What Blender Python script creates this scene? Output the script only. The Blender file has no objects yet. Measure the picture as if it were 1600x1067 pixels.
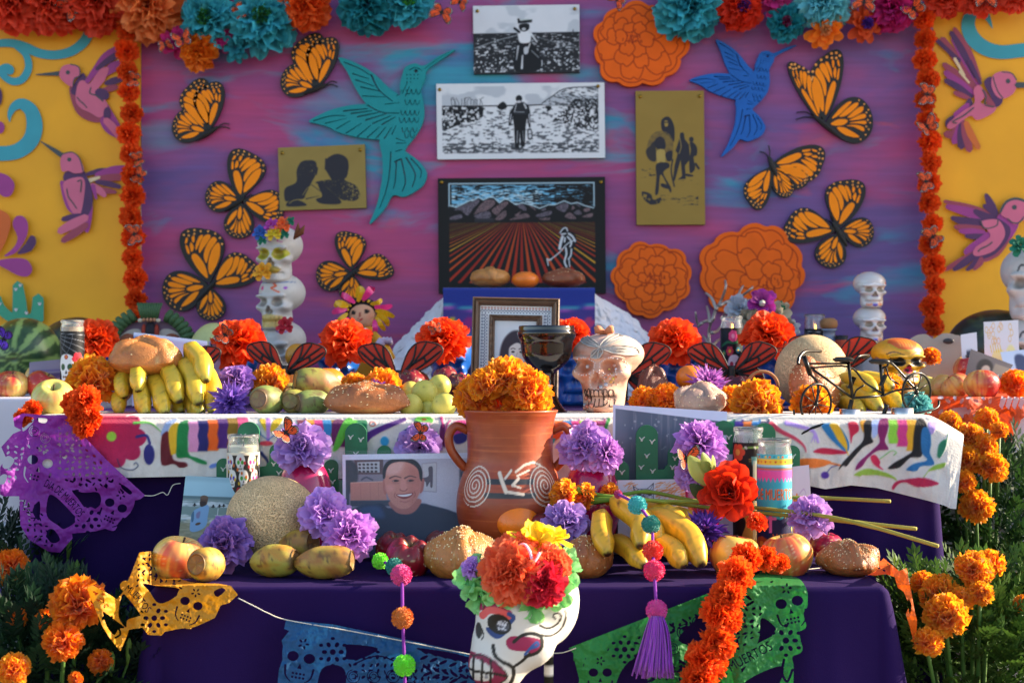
import bpy,bmesh,math,random
import numpy as np
from mathutils import Vector,Matrix,Euler,Quaternion

# ---------------------------------------------------------------- camera, sky, sun, exposure
SC=bpy.context.scene
COL=SC.collection
FPX,CH,HY=2400.0,0.85,560.0 # focal length in photo pixels, eye height, horizon row
cam_d=bpy.data.cameras.new('camera')
cam=bpy.data.objects.new('camera',cam_d);COL.objects.link(cam)
cam.location=(0,0,CH);cam.rotation_euler=(math.radians(90),0,0)
cam_d.sensor_width=36;cam_d.lens=36*FPX/1600;cam_d.shift_y=(HY-533.5)/1600
cam_d.clip_start=.05;cam_d.clip_end=400
cam_d.dof.use_dof=True;cam_d.dof.focus_distance=2.68;cam_d.dof.aperture_fstop=6.0
SC.camera=cam
SUN_AZ,SUN_EL=math.radians(11),math.radians(23) # sun: right and a little behind the painted boards
sunv=Vector((math.cos(SUN_AZ)*math.cos(SUN_EL),math.sin(SUN_AZ)*math.cos(SUN_EL),math.sin(SUN_EL)))
W=bpy.data.worlds.new('World');SC.world=W;W.use_nodes=True
nt=W.node_tree;bg=nt.nodes['Background']
sky=nt.nodes.new('ShaderNodeTexSky');sky.sky_type='NISHITA';sky.sun_disc=False
sky.sun_elevation=SUN_EL;sky.sun_rotation=math.radians(90)-SUN_AZ
nt.links.new(sky.outputs[0],bg.inputs[0]);bg.inputs[1].default_value=0.12
sl=bpy.data.lights.new('sun','SUN');sl.energy=5.0;sl.angle=math.radians(.5);sl.color=(1,.83,.62)
so=bpy.data.objects.new('sun',sl);COL.objects.link(so);so.location=sunv*20
so.rotation_euler=(-sunv).to_track_quat('-Z','Y').to_euler()
SC.view_settings.view_transform='Standard';SC.view_settings.look='None'
SC.view_settings.exposure=1.65;SC.view_settings.gamma=1;SC.view_settings.use_curve_mapping=False

# ---------------------------------------------------------------- helpers
RND=random.Random(7)
PI=math.pi
def R(d):return math.radians(d)
def hx(h):
    c=np.array([int(h[i:i+2],16)for i in(0,2,4)])/255.0
    return c
def lin(c):
    c=np.asarray(c,float)
    return np.where(c<=.04045,c/12.92,((c+.055)/1.055)**2.4)
def lx(h):return lin(hx(h))
def at(px,py,Y):return np.array([(px-800)/FPX*Y,Y,CH-(py-HY)/FPX*Y])
def m(n,Y):return n*Y/FPX # photo pixels -> metres at depth Y
def cr(pts,n=5,closed=True): # Catmull-Rom
    p=np.asarray(pts,float);N=len(p);out=[]
    idx=range(N if closed else N-1)
    for i in idx:
        if closed:a,b,c,d=p[i-1],p[i],p[(i+1)%N],p[(i+2)%N]
        else:a,b,c,d=p[max(i-1,0)],p[i],p[i+1],p[min(i+2,N-1)]
        for k in range(n):
            t=k/n
            out.append(.5*((2*b)+(c-a)*t+(2*a-5*b+4*c-d)*t*t+(3*b-a-3*c+d)*t**3))
    if not closed:out.append(p[-1])
    return np.array(out)
def hash2(ix,iy,s):
    n=(ix.astype(np.int64)*374761393+iy.astype(np.int64)*668265263+s*982451653)&0x7fffffff
    n=((n^(n>>13))*1274126177)&0x7fffffff
    return((n^(n>>16))&0xffff)/65535.0
def vn(x,y,s=0):
    x=np.asarray(x,float);y=np.asarray(y,float)
    ix,iy=np.floor(x),np.floor(y);fx,fy=x-ix,y-iy
    fx=fx*fx*(3-2*fx);fy=fy*fy*(3-2*fy)
    a,b,c,d=hash2(ix,iy,s),hash2(ix+1,iy,s),hash2(ix,iy+1,s),hash2(ix+1,iy+1,s)
    return a+(b-a)*fx+(c-a)*fy+(a-b-c+d)*fx*fy
def fbm(x,y,s=0,o=3):
    return sum(vn(x*2**i,y*2**i,s+i*17)*.5**i for i in range(o))/sum(.5**i for i in range(o))
def sst(a,b,x):
    t=np.clip((x-a)/(b-a),0,1);return t*t*(3-2*t)
def mix(a,b,t):
    t=np.asarray(t)[...,None];return np.asarray(a)*(1-t)+np.asarray(b)*t

# ---------------------------------------------------------------- materials
_MC={}
def mat(name,col=None,rough=.6,bump=0,bs=120,var=0,vs=25,trans=0,metal=0,coat=0,sheen=0,spec=.5,glass=0,emit=0,rv=0,alpha=1,sss=0):
    """Procedural material; col None reads the painted colour attribute."""
    key=(name,None if col is None else tuple(col),rough,bump,bs,var,vs,trans,metal,coat,sheen,spec,glass,emit,rv,alpha,sss)
    if key in _MC:return _MC[key]
    M=bpy.data.materials.new(name);M.use_nodes=True;t=M.node_tree;N=t.nodes;L=t.links
    b=N['Principled BSDF'];out=N['Material Output']
    if col is None:
        a=N.new('ShaderNodeAttribute');a.attribute_name='Col';c=a.outputs['Color']
    else:
        a=N.new('ShaderNodeRGB');a.outputs[0].default_value=(*col,1);c=a.outputs[0]
    tc=N.new('ShaderNodeTexCoord');oi=N.new('ShaderNodeObjectInfo')
    ad=N.new('ShaderNodeVectorMath');ad.operation='ADD'
    L.new(tc.outputs['Object'],ad.inputs[0]);L.new(oi.outputs['Random'],ad.inputs[1])
    if var:
        n=N.new('ShaderNodeTexNoise');n.inputs['Scale'].default_value=vs;n.inputs['Detail'].default_value=5
        L.new(ad.outputs[0],n.inputs['Vector'])
        mr=N.new('ShaderNodeMapRange');mr.inputs[1].default_value=.25;mr.inputs[2].default_value=.75
        mr.inputs[3].default_value=1-var;mr.inputs[4].default_value=1+var
        L.new(n.outputs[0],mr.inputs[0])
        mx=N.new('ShaderNodeVectorMath');mx.operation='SCALE'
        L.new(c,mx.inputs[0]);L.new(mr.outputs[0],mx.inputs['Scale']);c=mx.outputs[0]
    if rv:
        mr=N.new('ShaderNodeMapRange');mr.inputs[3].default_value=1-rv;mr.inputs[4].default_value=1+rv
        L.new(oi.outputs['Random'],mr.inputs[0])
        mx=N.new('ShaderNodeVectorMath');mx.operation='SCALE'
        L.new(c,mx.inputs[0]);L.new(mr.outputs[0],mx.inputs['Scale']);c=mx.outputs[0]
    L.new(c,b.inputs['Base Color'])
    b.inputs['Roughness'].default_value=rough;b.inputs['Metallic'].default_value=metal
    b.inputs['Specular IOR Level'].default_value=spec
    b.inputs['Coat Weight'].default_value=coat;b.inputs['Coat Roughness'].default_value=.12
    b.inputs['Sheen Weight'].default_value=sheen
    b.inputs['Transmission Weight'].default_value=glass
    if sss:
        b.inputs['Subsurface Weight'].default_value=sss;b.inputs['Subsurface Radius'].default_value=(.012,.006,.003);b.inputs['Subsurface Scale'].default_value=.5
    if emit:
        L.new(c,b.inputs['Emission Color']);b.inputs['Emission Strength'].default_value=emit
    if bump:
        n=N.new('ShaderNodeTexNoise');n.inputs['Scale'].default_value=bs;n.inputs['Detail'].default_value=4
        L.new(ad.outputs[0],n.inputs['Vector'])
        bp=N.new('ShaderNodeBump');bp.inputs['Strength'].default_value=bump;bp.inputs['Distance'].default_value=.004
        L.new(n.outputs[0],bp.inputs['Height']);L.new(bp.outputs[0],b.inputs['Normal'])
    if trans:
        tr=N.new('ShaderNodeBsdfTranslucent');L.new(c,tr.inputs[0])
        ms=N.new('ShaderNodeMixShader');ms.inputs[0].default_value=trans
        L.new(b.outputs[0],ms.inputs[1]);L.new(tr.outputs[0],ms.inputs[2]);L.new(ms.outputs[0],out.inputs[0])
    _MC[key]=M;return M
PAINT=mat('painted_surface',rough=.6,spec=.2,bump=.12,bs=90,var=.07)
PAPER=mat('printed_paper',rough=.5,spec=.25,var=.03)
TISSUE=mat('tissue_paper',rough=.7,trans=.34,var=.1,vs=40,rv=.10)
PETAL=mat('petal',rough=.6,trans=.5,var=.1,vs=60,rv=.08,sheen=.2)
LEAF=mat('leaf',rough=.6,spec=.25,trans=.25,var=.2,vs=30,rv=.1)
SKIN=mat('fruit_skin',rough=.32,var=.06,vs=60,bump=.04,bs=150,coat=.15)
MATTE=mat('matte_coloured',rough=.75,var=.06)
GLOSS=mat('glazed_coloured',rough=.2,coat=.5)

# ---------------------------------------------------------------- mesh building
class MB:
    """collects pieces, builds ONE mesh with a painted colour per vertex"""
    def __init__(s):s.V=[];s.F=[];s.C=[];s.n=0
    def add(s,VF,col=(1,1,1),M=None):
        V,F=VF[0],VF[1];V=np.asarray(V,float)
        if M is not None:
            A=np.array(M);V=V@A[:3,:3].T+A[:3,3]
        o=s.n;s.V.append(V);s.n+=len(V)
        if isinstance(F,np.ndarray):s.F+=(F+o).tolist()
        else:s.F+=[[i+o for i in f]for f in F]
        c=np.asarray(col,float)
        if c.ndim==1:c=np.tile(c,(len(V),1))
        s.C.append(c);return s
    def mesh(s,name,mt=PAINT,smooth=True):
        return mk(name,np.vstack(s.V),s.F,mt,smooth,np.vstack(s.C))
def mk(name,V,F,mt,smooth=True,col=None):
    me=bpy.data.meshes.new(name)
    me.from_pydata(np.asarray(V).tolist(),[],F.tolist()if isinstance(F,np.ndarray)else F)
    if smooth:me.polygons.foreach_set('use_smooth',np.ones(len(me.polygons),bool))
    if col is not None:
        c=np.asarray(col,float)
        if c.ndim==1:c=np.tile(c,(len(V),1))
        a=me.color_attributes.new('Col','FLOAT_COLOR','POINT')
        a.data.foreach_set('color',np.hstack([np.clip(c,0,1),np.ones((len(c),1))]).astype(np.float32).ravel())
    if mt:me.materials.append(mt)
    me.update();return me
def gridf(nu,nv,wrap=False): # faces of a (nu+1)x(nv+1) grid (or nu columns wrapped)
    w=nu if wrap else nu+1
    i,j=np.meshgrid(np.arange(nu),np.arange(nv))
    a=j*w+i;b=j*w+(i+1)%w if wrap else j*w+i+1
    return np.stack([a,b,b+w,a+w],-1).reshape(-1,4)
def lathe(prof,seg=28,cap=True):
    p=np.asarray(prof,float);t=np.arange(seg)*2*PI/seg
    V=np.stack([p[:,0,None]*np.cos(t),p[:,0,None]*np.sin(t),np.repeat(p[:,1,None],seg,1)],-1).reshape(-1,3)
    F=gridf(seg,len(p)-1,True).tolist()
    if cap:
        if p[0,0]>1e-6:F.append(list(range(seg))[::-1])
        if p[-1,0]>1e-6:F.append([(len(p)-1)*seg+k for k in range(seg)])
    return V,F
def ball(nu=24,nv=14):
    a=np.linspace(-PI/2,PI/2,nv+1)
    return lathe(np.stack([np.cos(a)+1e-9,np.sin(a)],-1),nu,False)
def ellip(cx,cy,cz,rx,ry,rz,nu=14,nv=9):
    V,F=ball(nu,nv);return V*[rx,ry,rz]+[cx,cy,cz],F
def tube(pts,rad,seg=8,caps=True):
    p=np.asarray(pts,float);n=len(p);rad=np.broadcast_to(np.asarray(rad,float),(n,))
    d=np.gradient(p,axis=0);d/=np.linalg.norm(d,axis=1)[:,None]+1e-12
    up=np.array([0,0,1.0])if abs(d[0,2])<.9 else np.array([1.0,0,0])
    V=[];t=np.arange(seg)*2*PI/seg;u=np.cross(up,d[0]);u/=np.linalg.norm(u)
    for i in range(n):
        u=u-d[i]*np.dot(u,d[i]);u/=np.linalg.norm(u)+1e-12;w=np.cross(d[i],u)
        V.append(p[i]+rad[i]*(np.cos(t)[:,None]*u+np.sin(t)[:,None]*w))
    F=gridf(seg,n-1,True).tolist()
    if caps:F+=[list(range(seg))[::-1],[(n-1)*seg+k for k in range(seg)]]
    return np.vstack(V),F
def box(x0,y0,z0,x1,y1,z1):
    V=np.array([(x,y,z)for z in(z0,z1)for y in(y0,y1)for x in(x0,x1)],float)
    return V,[[0,2,3,1],[4,5,7,6],[0,1,5,4],[2,6,7,3],[0,4,6,2],[1,3,7,5]]
def bevbox(sx,sy,sz,b=.004):
    bm=bmesh.new();bmesh.ops.create_cube(bm,size=1)
    for v in bm.verts:v.co=(v.co.x*sx,v.co.y*sy,v.co.z*sz)
    bmesh.ops.bevel(bm,geom=bm.edges[:],offset=b,segments=2,affect='EDGES',profile=.5)
    V=np.array([v.co[:]for v in bm.verts]);F=[[v.index for v in f.verts]for f in bm.faces]
    bm.free();return V,F
def fill(loops): # 2-D filled polygon (holes by nesting) -> tris
    from mathutils.geometry import delaunay_2d_cdt
    vs=[];ed=[]
    for l in loops:
        o=len(vs);n=len(l);vs+=[Vector((float(a),float(b)))for a,b in l]
        ed+=[(o+i,o+(i+1)%n)for i in range(n)]
    r=delaunay_2d_cdt(vs,ed,[],4 if len(loops)>1 else 1,1e-6)
    return np.array([v[:]for v in r[0]]),[list(f)for f in r[2]]
def extrude(V,F,off): # front sheet V (n,3) -> closed plate going to V+off
    n=len(V);E={}
    for f in F:
        for i in range(len(f)):
            a,b=f[i],f[(i+1)%len(f)];E[(a,b)]=1
    side=[[b,a,a+n,b+n]for(a,b)in E if(b,a)not in E]
    V2=np.vstack([V,V+np.asarray(off)])
    return V2,[list(f)for f in F]+[[i+n for i in f[::-1]]for f in F]+side
MSQ={1:['aAD'],2:['bBA'],3:['abBD'],4:['cCB'],5:['aAD','cCB'],6:['bcCA'],7:['abcCD'],8:['dDC'],9:['aACd'],
       10:['bBA','dDC'],11:['abBCd'],12:['cdDB'],13:['aABcd'],14:['bcdDA'],15:['abcd']}
def msq(f,lv=.5):
    """marching squares: field f[j,i] -> 2-D verts in grid units and faces where f>=lv"""
    ny,nx=f.shape;ins=f>=lv;V=[];n=0
    jj,ii=np.nonzero(ins);gid=-np.ones((ny,nx),int);gid[jj,ii]=np.arange(len(jj));V.append(np.stack([ii,jj],-1).astype(float));n=len(jj)
    cx=ins[:,1:]!=ins[:,:-1];j,i=np.nonzero(cx);ex=-np.ones((ny,nx),int);ex[j,i]=n+np.arange(len(j));n+=len(j)
    t=np.clip((lv-f[j,i])/(f[j,i+1]-f[j,i]+1e-12),.02,.98);V.append(np.stack([i+t,j],-1))
    cy=ins[1:]!=ins[:-1];j,i=np.nonzero(cy);ey=-np.ones((ny,nx),int);ey[j,i]=n+np.arange(len(j));n+=len(j)
    t=np.clip((lv-f[j,i])/(f[j+1,i]-f[j,i]+1e-12),.02,.98);V.append(np.stack([i,j+t],-1))
    case=ins[:-1,:-1]*1+ins[:-1,1:]*2+ins[1:,1:]*4+ins[1:,:-1]*8
    F=[]
    loc={'a':lambda j,i:gid[j,i],'b':lambda j,i:gid[j,i+1],'c':lambda j,i:gid[j+1,i+1],'d':lambda j,i:gid[j+1,i],
           'A':lambda j,i:ex[j,i],'B':lambda j,i:ey[j,i+1],'C':lambda j,i:ex[j+1,i],'D':lambda j,i:ey[j,i]}
    for k,polys in MSQ.items():
        j,i=np.nonzero(case==k)
        if len(j)==0:continue
        for p in polys:F+=np.stack([loc[ch](j,i)for ch in p],-1).tolist()
    return np.vstack(V),F

# ---------------------------------------------------------------- painting canvas (for flat print and painted decoration)
class Cv:
    def __init__(s,x0,y0,x1,y1,nx,bg='ffffff',o=(0,0,1)):
        s.b=(x0,y0,x1,y1);s.nx=nx;s.d=(x1-x0)/nx;s.ny=max(2,int(round((y1-y0)/s.d)));s.o=o
        s.a=np.empty((s.ny,s.nx,3));s.a[:]=hx(bg)if isinstance(bg,str)else bg
        s.X,s.Y=np.meshgrid(x0+(np.arange(s.nx)+.5)*s.d,y0+(np.arange(s.ny)+.5)*(y1-y0)/s.ny)
    def p(s,pts):return np.asarray(pts,float)/s.o[2]+np.array(s.o[:2])
    def _blend(s,sl,cov,col):
        c=hx(col)if isinstance(col,str)else np.asarray(col,float)
        s.a[sl]=s.a[sl]*(1-cov[...,None])+c*cov[...,None]
    def _bb(s,p,pad):
        i0=int(max(0,(p[:,0].min()-pad-s.b[0])/s.d));i1=int(min(s.nx,(p[:,0].max()+pad-s.b[0])/s.d+2))
        j0=int(max(0,(p[:,1].min()-pad-s.b[1])/s.d));j1=int(min(s.ny,(p[:,1].max()+pad-s.b[1])/s.d+2))
        return(slice(j0,max(j1,j0)),slice(i0,max(i1,i0)))
    def poly(s,pts,col,soft=0,al=1,sm=True,tex=None):
        p=s.p(pts);p=cr(p)if sm else p
        soft=max(soft/s.o[2],s.d);sl=s._bb(p,soft);X,Y=s.X[sl],s.Y[sl]
        if X.size==0:return s
        ins=np.zeros(X.shape,bool);dd=np.full(X.shape,1e9)
        for k in range(len(p)):
            (ax,ay),(bx,by)=p[k-1],p[k]
            c=((ay>Y)!=(by>Y));ins^=c&(X<(bx-ax)*(Y-ay)/(by-ay+1e-12)+ax)
            ex,ey=bx-ax,by-ay;t=np.clip(((X-ax)*ex+(Y-ay)*ey)/(ex*ex+ey*ey+1e-12),0,1)
            dd=np.minimum(dd,(X-ax-t*ex)**2+(Y-ay-t*ey)**2)
        sd=np.sqrt(dd)*np.where(ins,1,-1);cov=np.clip(.5+sd/soft,0,1)*al
        if tex is not None:cov=cov*tex(X,Y)
        s._blend(sl,cov,col);return s
    def line(s,pts,w,col,w1=None,sm=True,al=1,soft=0):
        p=s.p(pts);p=cr(p,5,False)if sm and len(p)>2 else p
        w/=s.o[2];w1=w if w1 is None else w1/s.o[2];soft=max(soft/s.o[2],s.d)
        sl=s._bb(p,max(w,w1)+soft);X,Y=s.X[sl],s.Y[sl]
        if X.size==0:return s
        best=np.full(X.shape,1e9);n=len(p)-1
        for k in range(n):
            (ax,ay),(bx,by)=p[k],p[k+1];ex,ey=bx-ax,by-ay
            t=np.clip(((X-ax)*ex+(Y-ay)*ey)/(ex*ex+ey*ey+1e-12),0,1)
            best=np.minimum(best,np.hypot(X-ax-t*ex,Y-ay-t*ey)-.5*(w+(w1-w)*(k+t)/n))
        s._blend(sl,np.clip(.5-best/soft,0,1)*al,col);return s
    def ell(s,cx,cy,rx,ry=None,col='000000',rot=0,soft=0,al=1):
        ry=rx if ry is None else ry
        t=np.arange(20)*2*PI/20;c,n=math.cos(R(rot)),math.sin(R(rot))
        x,y=rx*np.cos(t),ry*np.sin(t)
        return s.poly(np.stack([cx+x*c-y*n,cy+x*n+y*c],-1),col,soft,al,False)
    def rect(s,x0,y0,x1,y1,col,soft=0,al=1,tex=None):return s.poly([(x0,y0),(x1,y0),(x1,y1),(x0,y1)],col,soft,al,False,tex)
    def text(s,st,x,y,h,col,arc=None,ang=0,sx=1):
        """x,y = left base line; arc = fn(x_along)->(px,py,angle)"""
        V,F=glyphs(st);V=V*[h*sx,h]
        for f in F:
            q=V[f]
            if arc:q=np.array([arc(a,b)for a,b in q])
            else:
                c,n=math.cos(R(ang)),math.sin(R(ang));q=np.stack([x+q[:,0]*c+q[:,1]*n,y+q[:,0]*n-q[:,1]*c],-1)
            s.poly(q,col,0,1,False)
        return s
    def samp(s,X,Y):
        x=np.clip((np.asarray(X)-s.b[0])/s.d-.5,0,s.nx-1.001);y=np.clip((np.asarray(Y)-s.b[1])/(s.b[3]-s.b[1])*s.ny-.5,0,s.ny-1.001)
        i,j=x.astype(int),y.astype(int);fx,fy=(x-i)[...,None],(y-j)[...,None];a=s.a
        return lin((a[j,i]*(1-fx)+a[j,i+1]*fx)*(1-fy)+(a[j+1,i]*(1-fx)+a[j+1,i+1]*fx)*fy)
_gl={}
def glyphs(st):
    if st not in _gl:
        cu=bpy.data.curves.new('t','FONT');cu.body=st;cu.resolution_u=3;o=bpy.data.objects.new('t',cu)
        me=bpy.data.meshes.new_from_object(o)
        V=np.array([v.co[:2]for v in me.vertices]);me.calc_loop_triangles();F=[list(t.vertices)for t in me.loop_triangles]
        bpy.data.objects.remove(o);bpy.data.curves.remove(cu);bpy.data.meshes.remove(me);_gl[st]=(V,F)
    return _gl[st]
def sheet(cv,quad,nx=None,bend=0,thick=.0006,name='print'):
    """flat paper carrying the canvas; quad = 4 world corners tl,tr,br,bl"""
    nx=nx or cv.nx;ny=max(2,int(nx*cv.ny/cv.nx))
    u,v=np.meshgrid(np.linspace(0,1,nx+1),np.linspace(0,1,ny+1));q=[np.asarray(a,float)for a in quad]
    P=((1-u)*(1-v))[...,None]*q[0]+(u*(1-v))[...,None]*q[1]+(u*v)[...,None]*q[2]+((1-u)*v)[...,None]*q[3]
    nrm=np.cross(q[3]-q[0],q[1]-q[0]);nrm/=np.linalg.norm(nrm)
    P=P+nrm*(bend*(4*u*(1-u)))[...,None]
    c=cv.samp(cv.b[0]+u*(cv.b[2]-cv.b[0]),cv.b[1]+v*(cv.b[3]-cv.b[1]))
    return(P.reshape(-1,3),gridf(nx,ny)[:,::-1]),c.reshape(-1,3)

# ---------------------------------------------------------------- objects
def tag(o,label=None,cat=None,group=None,kind=None):
    if label:o['label']=label
    if cat:o['category']=cat
    if group:o['group']=group
    if kind:o['kind']=kind
    return o
def obj(name,me,parent=None,M=None):
    o=bpy.data.objects.new(name,me);COL.objects.link(o)
    if parent is not None:o.parent=parent
    if M is not None:o.matrix_local=M
    return o
def thing(name,label,cat,loc=(0,0,0),rot=None,group=None,scale=1):
    o=bpy.data.objects.new(name,None);COL.objects.link(o);o.empty_display_size=.02
    o.location=Vector(loc)
    if rot is not None:o.rotation_euler=rot if not isinstance(rot,Quaternion)else rot.to_euler()
    o.scale=(scale,)*3 if not hasattr(scale,'__len__')else scale
    return tag(o,label,cat,group)
def solo(name,me,label,cat,loc=(0,0,0),rot=None,group=None,scale=1,kind=None):
    o=obj(name,me);o.location=Vector(loc)
    if rot is not None:o.rotation_euler=rot if not isinstance(rot,Quaternion)else rot.to_euler()
    o.scale=(scale,)*3 if not hasattr(scale,'__len__')else scale
    return tag(o,label,cat,group,kind)
def dup(root,label,loc,rot=None,scale=1,group=None):
    def cp(o,par):
        c=o.copy();COL.objects.link(c)
        if par is not None:c.parent=par
        for k in o.children:cp(k,c)
        return c
    r=cp(root,None);r.location=Vector(loc);r['label']=label
    if rot is not None:r.rotation_euler=rot if not isinstance(rot,Quaternion)else rot.to_euler()
    r.scale=(scale,)*3 if not hasattr(scale,'__len__')else scale
    if group:r['group']=group
    return r
def aim(d,spin=0): # local +Z -> d
    d=Vector(d).normalized()
    return d.to_track_quat('Z','Y')@Quaternion((0,0,1),spin)
def structure(name,me):return tag(obj(name,me),kind='structure')
Z1=CH-.357 # front table top
Z2=CH-.1081 # upper table top
YB=4.30 # face of the painted boards
# ---------------------------------------------------------------- builders: flowers
def petal(w,l,nu,nv,cup,jag,rip,rs,shape=.5,droop=0):
    u,v=np.meshgrid(np.linspace(-1,1,nu+1),np.linspace(0,1,nv+1))
    wd=(np.sin(np.clip(v*shape+.12,0,1)*PI)**.7 if shape>.6 else(.35+.65*v**.6)*np.sqrt(np.clip(1.02-v**6*.55,.05,1)))
    x=u*w/2*wd;y=v*l
    tip=np.array([rs.uniform(-1,1)for _ in range(nu+1)]);y=y+jag*l*tip[None,:]*v**3-.12*l*(u**4)*v**2
    ph=rs.uniform(0,6);z=cup*w*(u**2)*.5*(1-.3*v)+rip*w*np.sin(u*3.2+ph)*v+rip*.6*w*np.sin(u*6.5+2*ph)*v**2-droop*l*v**2
    return np.stack([x,y,z],-1).reshape(-1,3),gridf(nu,nv),v.ravel()
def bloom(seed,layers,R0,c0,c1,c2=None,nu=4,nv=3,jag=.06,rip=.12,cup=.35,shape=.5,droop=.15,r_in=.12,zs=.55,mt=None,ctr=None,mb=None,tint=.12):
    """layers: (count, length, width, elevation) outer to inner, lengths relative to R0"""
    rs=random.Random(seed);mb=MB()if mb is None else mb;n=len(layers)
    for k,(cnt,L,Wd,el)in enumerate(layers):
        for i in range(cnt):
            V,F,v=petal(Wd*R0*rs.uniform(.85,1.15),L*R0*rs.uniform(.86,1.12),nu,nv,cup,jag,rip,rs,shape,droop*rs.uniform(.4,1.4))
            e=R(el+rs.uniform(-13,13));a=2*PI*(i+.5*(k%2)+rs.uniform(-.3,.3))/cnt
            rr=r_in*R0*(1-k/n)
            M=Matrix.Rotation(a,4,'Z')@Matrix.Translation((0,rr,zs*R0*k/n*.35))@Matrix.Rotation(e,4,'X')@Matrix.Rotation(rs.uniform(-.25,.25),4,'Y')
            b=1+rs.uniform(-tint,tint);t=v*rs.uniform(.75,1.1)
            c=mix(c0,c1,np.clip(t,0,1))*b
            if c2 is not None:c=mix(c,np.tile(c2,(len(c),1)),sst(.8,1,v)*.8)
            mb.add((V,F),c,M)
    if ctr is not None:mb.add(ellip(0,0,.12*R0,.2*R0,.2*R0,.16*R0,10,6),ctr)
    return mb
def tissue(seed,Rr,c0,c1,jag=.06,dense=1,**k):
    L=[(11,1,.8,-4),(11,.98,.8,14),(11,.95,.78,30),(10,.88,.74,46),(9,.8,.66,60),(8,.7,.56,74),(6,.62,.5,86)]
    L=[(max(3,int(n*dense)),a,b,e)for n,a,b,e in L]
    kw=dict(nu=6,nv=4,jag=jag,rip=.2,cup=.28);kw.update(k);return bloom(seed,L,Rr,c0,c1,**kw)
def fringe(seed,Rr,c0,c1,**k): # tissue flower with finely cut pointed petals
    L=[(17,1,.3,0),(17,1,.3,16),(16,.96,.28,32),(14,.9,.26,47),(12,.82,.24,60),(9,.72,.2,72),(6,.62,.2,82)]
    kw=dict(nu=2,nv=4,jag=.10,rip=.18,cup=.4,shape=1,droop=.12);kw.update(k)
    return bloom(seed,L,Rr,c0,c1,**kw)
def pompom(seed,Rr,c0,c1,n=130,w=.46,jag=.16,half=-.25,c2=None,nu=3,nv=2,mb=None,elong=1,cut=.3):
    """marigold / carnation head: a ball of small ruffled petals"""
    rs=random.Random(seed);mb=MB()if mb is None else mb
    for i in range(n):
        z=1-(1-half)*((i+.5)/n);a=i*2.39996+rs.uniform(-.2,.2);s=math.sqrt(max(0,1-z*z))
        d=Vector((s*math.cos(a),s*math.sin(a),z));d=(d+Vector((rs.uniform(-.22,.22),rs.uniform(-.22,.22),rs.uniform(-.1,.25)))).normalized()
        V,F,v=petal(w*Rr*rs.uniform(.8,1.2),(1-cut)*Rr,nu,nv,.5,jag,.22,rs,.5,rs.uniform(-.1,.25))
        V=V[:,[0,2,1]]*[1,-1,1] # along +Z
        V[:,2]+=cut*Rr*rs.uniform(.85,1.12)
        Q=aim(d,rs.uniform(-.6,.6)).to_matrix().to_4x4()
        c=mix(c0,c1,np.clip(v*rs.uniform(.7,1.15),0,1))*(1+rs.uniform(-.13,.13))
        if c2 is not None:c=mix(c,np.tile(c2,(len(c),1)),sst(.7,1,v)*.7)
        M=Matrix.Diagonal((1,1,elong,1))@Q
        mb.add((V,F),c,M)
    mb.add(ellip(0,0,0,cut*Rr*1.2,cut*Rr*1.2,cut*Rr*1.2,10,6),c0)
    return mb
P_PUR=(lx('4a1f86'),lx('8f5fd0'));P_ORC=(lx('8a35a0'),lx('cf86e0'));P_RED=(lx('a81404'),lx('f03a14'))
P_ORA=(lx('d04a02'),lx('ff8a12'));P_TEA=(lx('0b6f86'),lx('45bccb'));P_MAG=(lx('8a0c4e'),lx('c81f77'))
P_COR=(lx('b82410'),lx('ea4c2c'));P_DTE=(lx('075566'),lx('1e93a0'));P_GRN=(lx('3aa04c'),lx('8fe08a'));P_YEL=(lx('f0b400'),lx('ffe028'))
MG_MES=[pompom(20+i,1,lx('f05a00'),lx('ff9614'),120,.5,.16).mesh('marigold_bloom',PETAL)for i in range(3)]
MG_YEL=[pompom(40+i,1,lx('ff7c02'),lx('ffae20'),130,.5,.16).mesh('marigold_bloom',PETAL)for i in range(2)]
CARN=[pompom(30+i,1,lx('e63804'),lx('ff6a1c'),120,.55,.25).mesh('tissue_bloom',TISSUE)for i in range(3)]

# ---------------------------------------------------------------- builders: small monarch
def FW(p):return p
FW_OUT=[(0,.0),(.2,.10),(.5,.17),(.78,.17),(.95,.11),(1.0,.02),(.97,-.09),(.89,-.2),(.79,-.31),(.62,-.38),(.42,-.34),(.2,-.19),(.05,-.06)]
FW_CELL=[[(.08,-.005),(.25,.06),(.5,.09),(.56,.045),(.5,.0),(.3,-.035)],[(.12,-.05),(.3,-.08),(.5,-.19),(.58,-.30),(.5,-.31),(.34,-.25),(.2,-.15)],
           [(.33,-.065),(.47,-.07),(.62,-.16),(.70,-.27),(.62,-.30),(.5,-.17)],[(.53,-.03),(.62,-.05),(.76,-.15),(.77,-.23),(.71,-.24),(.61,-.13)],
           [(.60,.0),(.7,-.03),(.80,-.11),(.79,-.16),(.7,-.09)],[(.60,.06),(.70,.055),(.76,.02),(.66,.01)],[(.60,.115),(.74,.105),(.72,.08),(.6,.085)],[(.78,.1),(.86,.06),(.84,.04),(.78,.07)],
           [(.74,.0),(.83,-.01),(.84,-.05),(.76,-.03)]]
FW_DOT=[(.92,.07),(.95,.0),(.93,-.08),(.87,-.15),(.82,-.24),(.74,-.315),(.64,-.35),(.88,.015),(.87,-.06),(.53,-.345)]
HW_OUT=[(0,0),(.12,.14),(.35,.31),(.6,.38),(.82,.33),(.96,.17),(1,-.03),(.94,-.2),(.78,-.33),(.55,-.36),(.3,-.27),(.1,-.11)]
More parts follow.
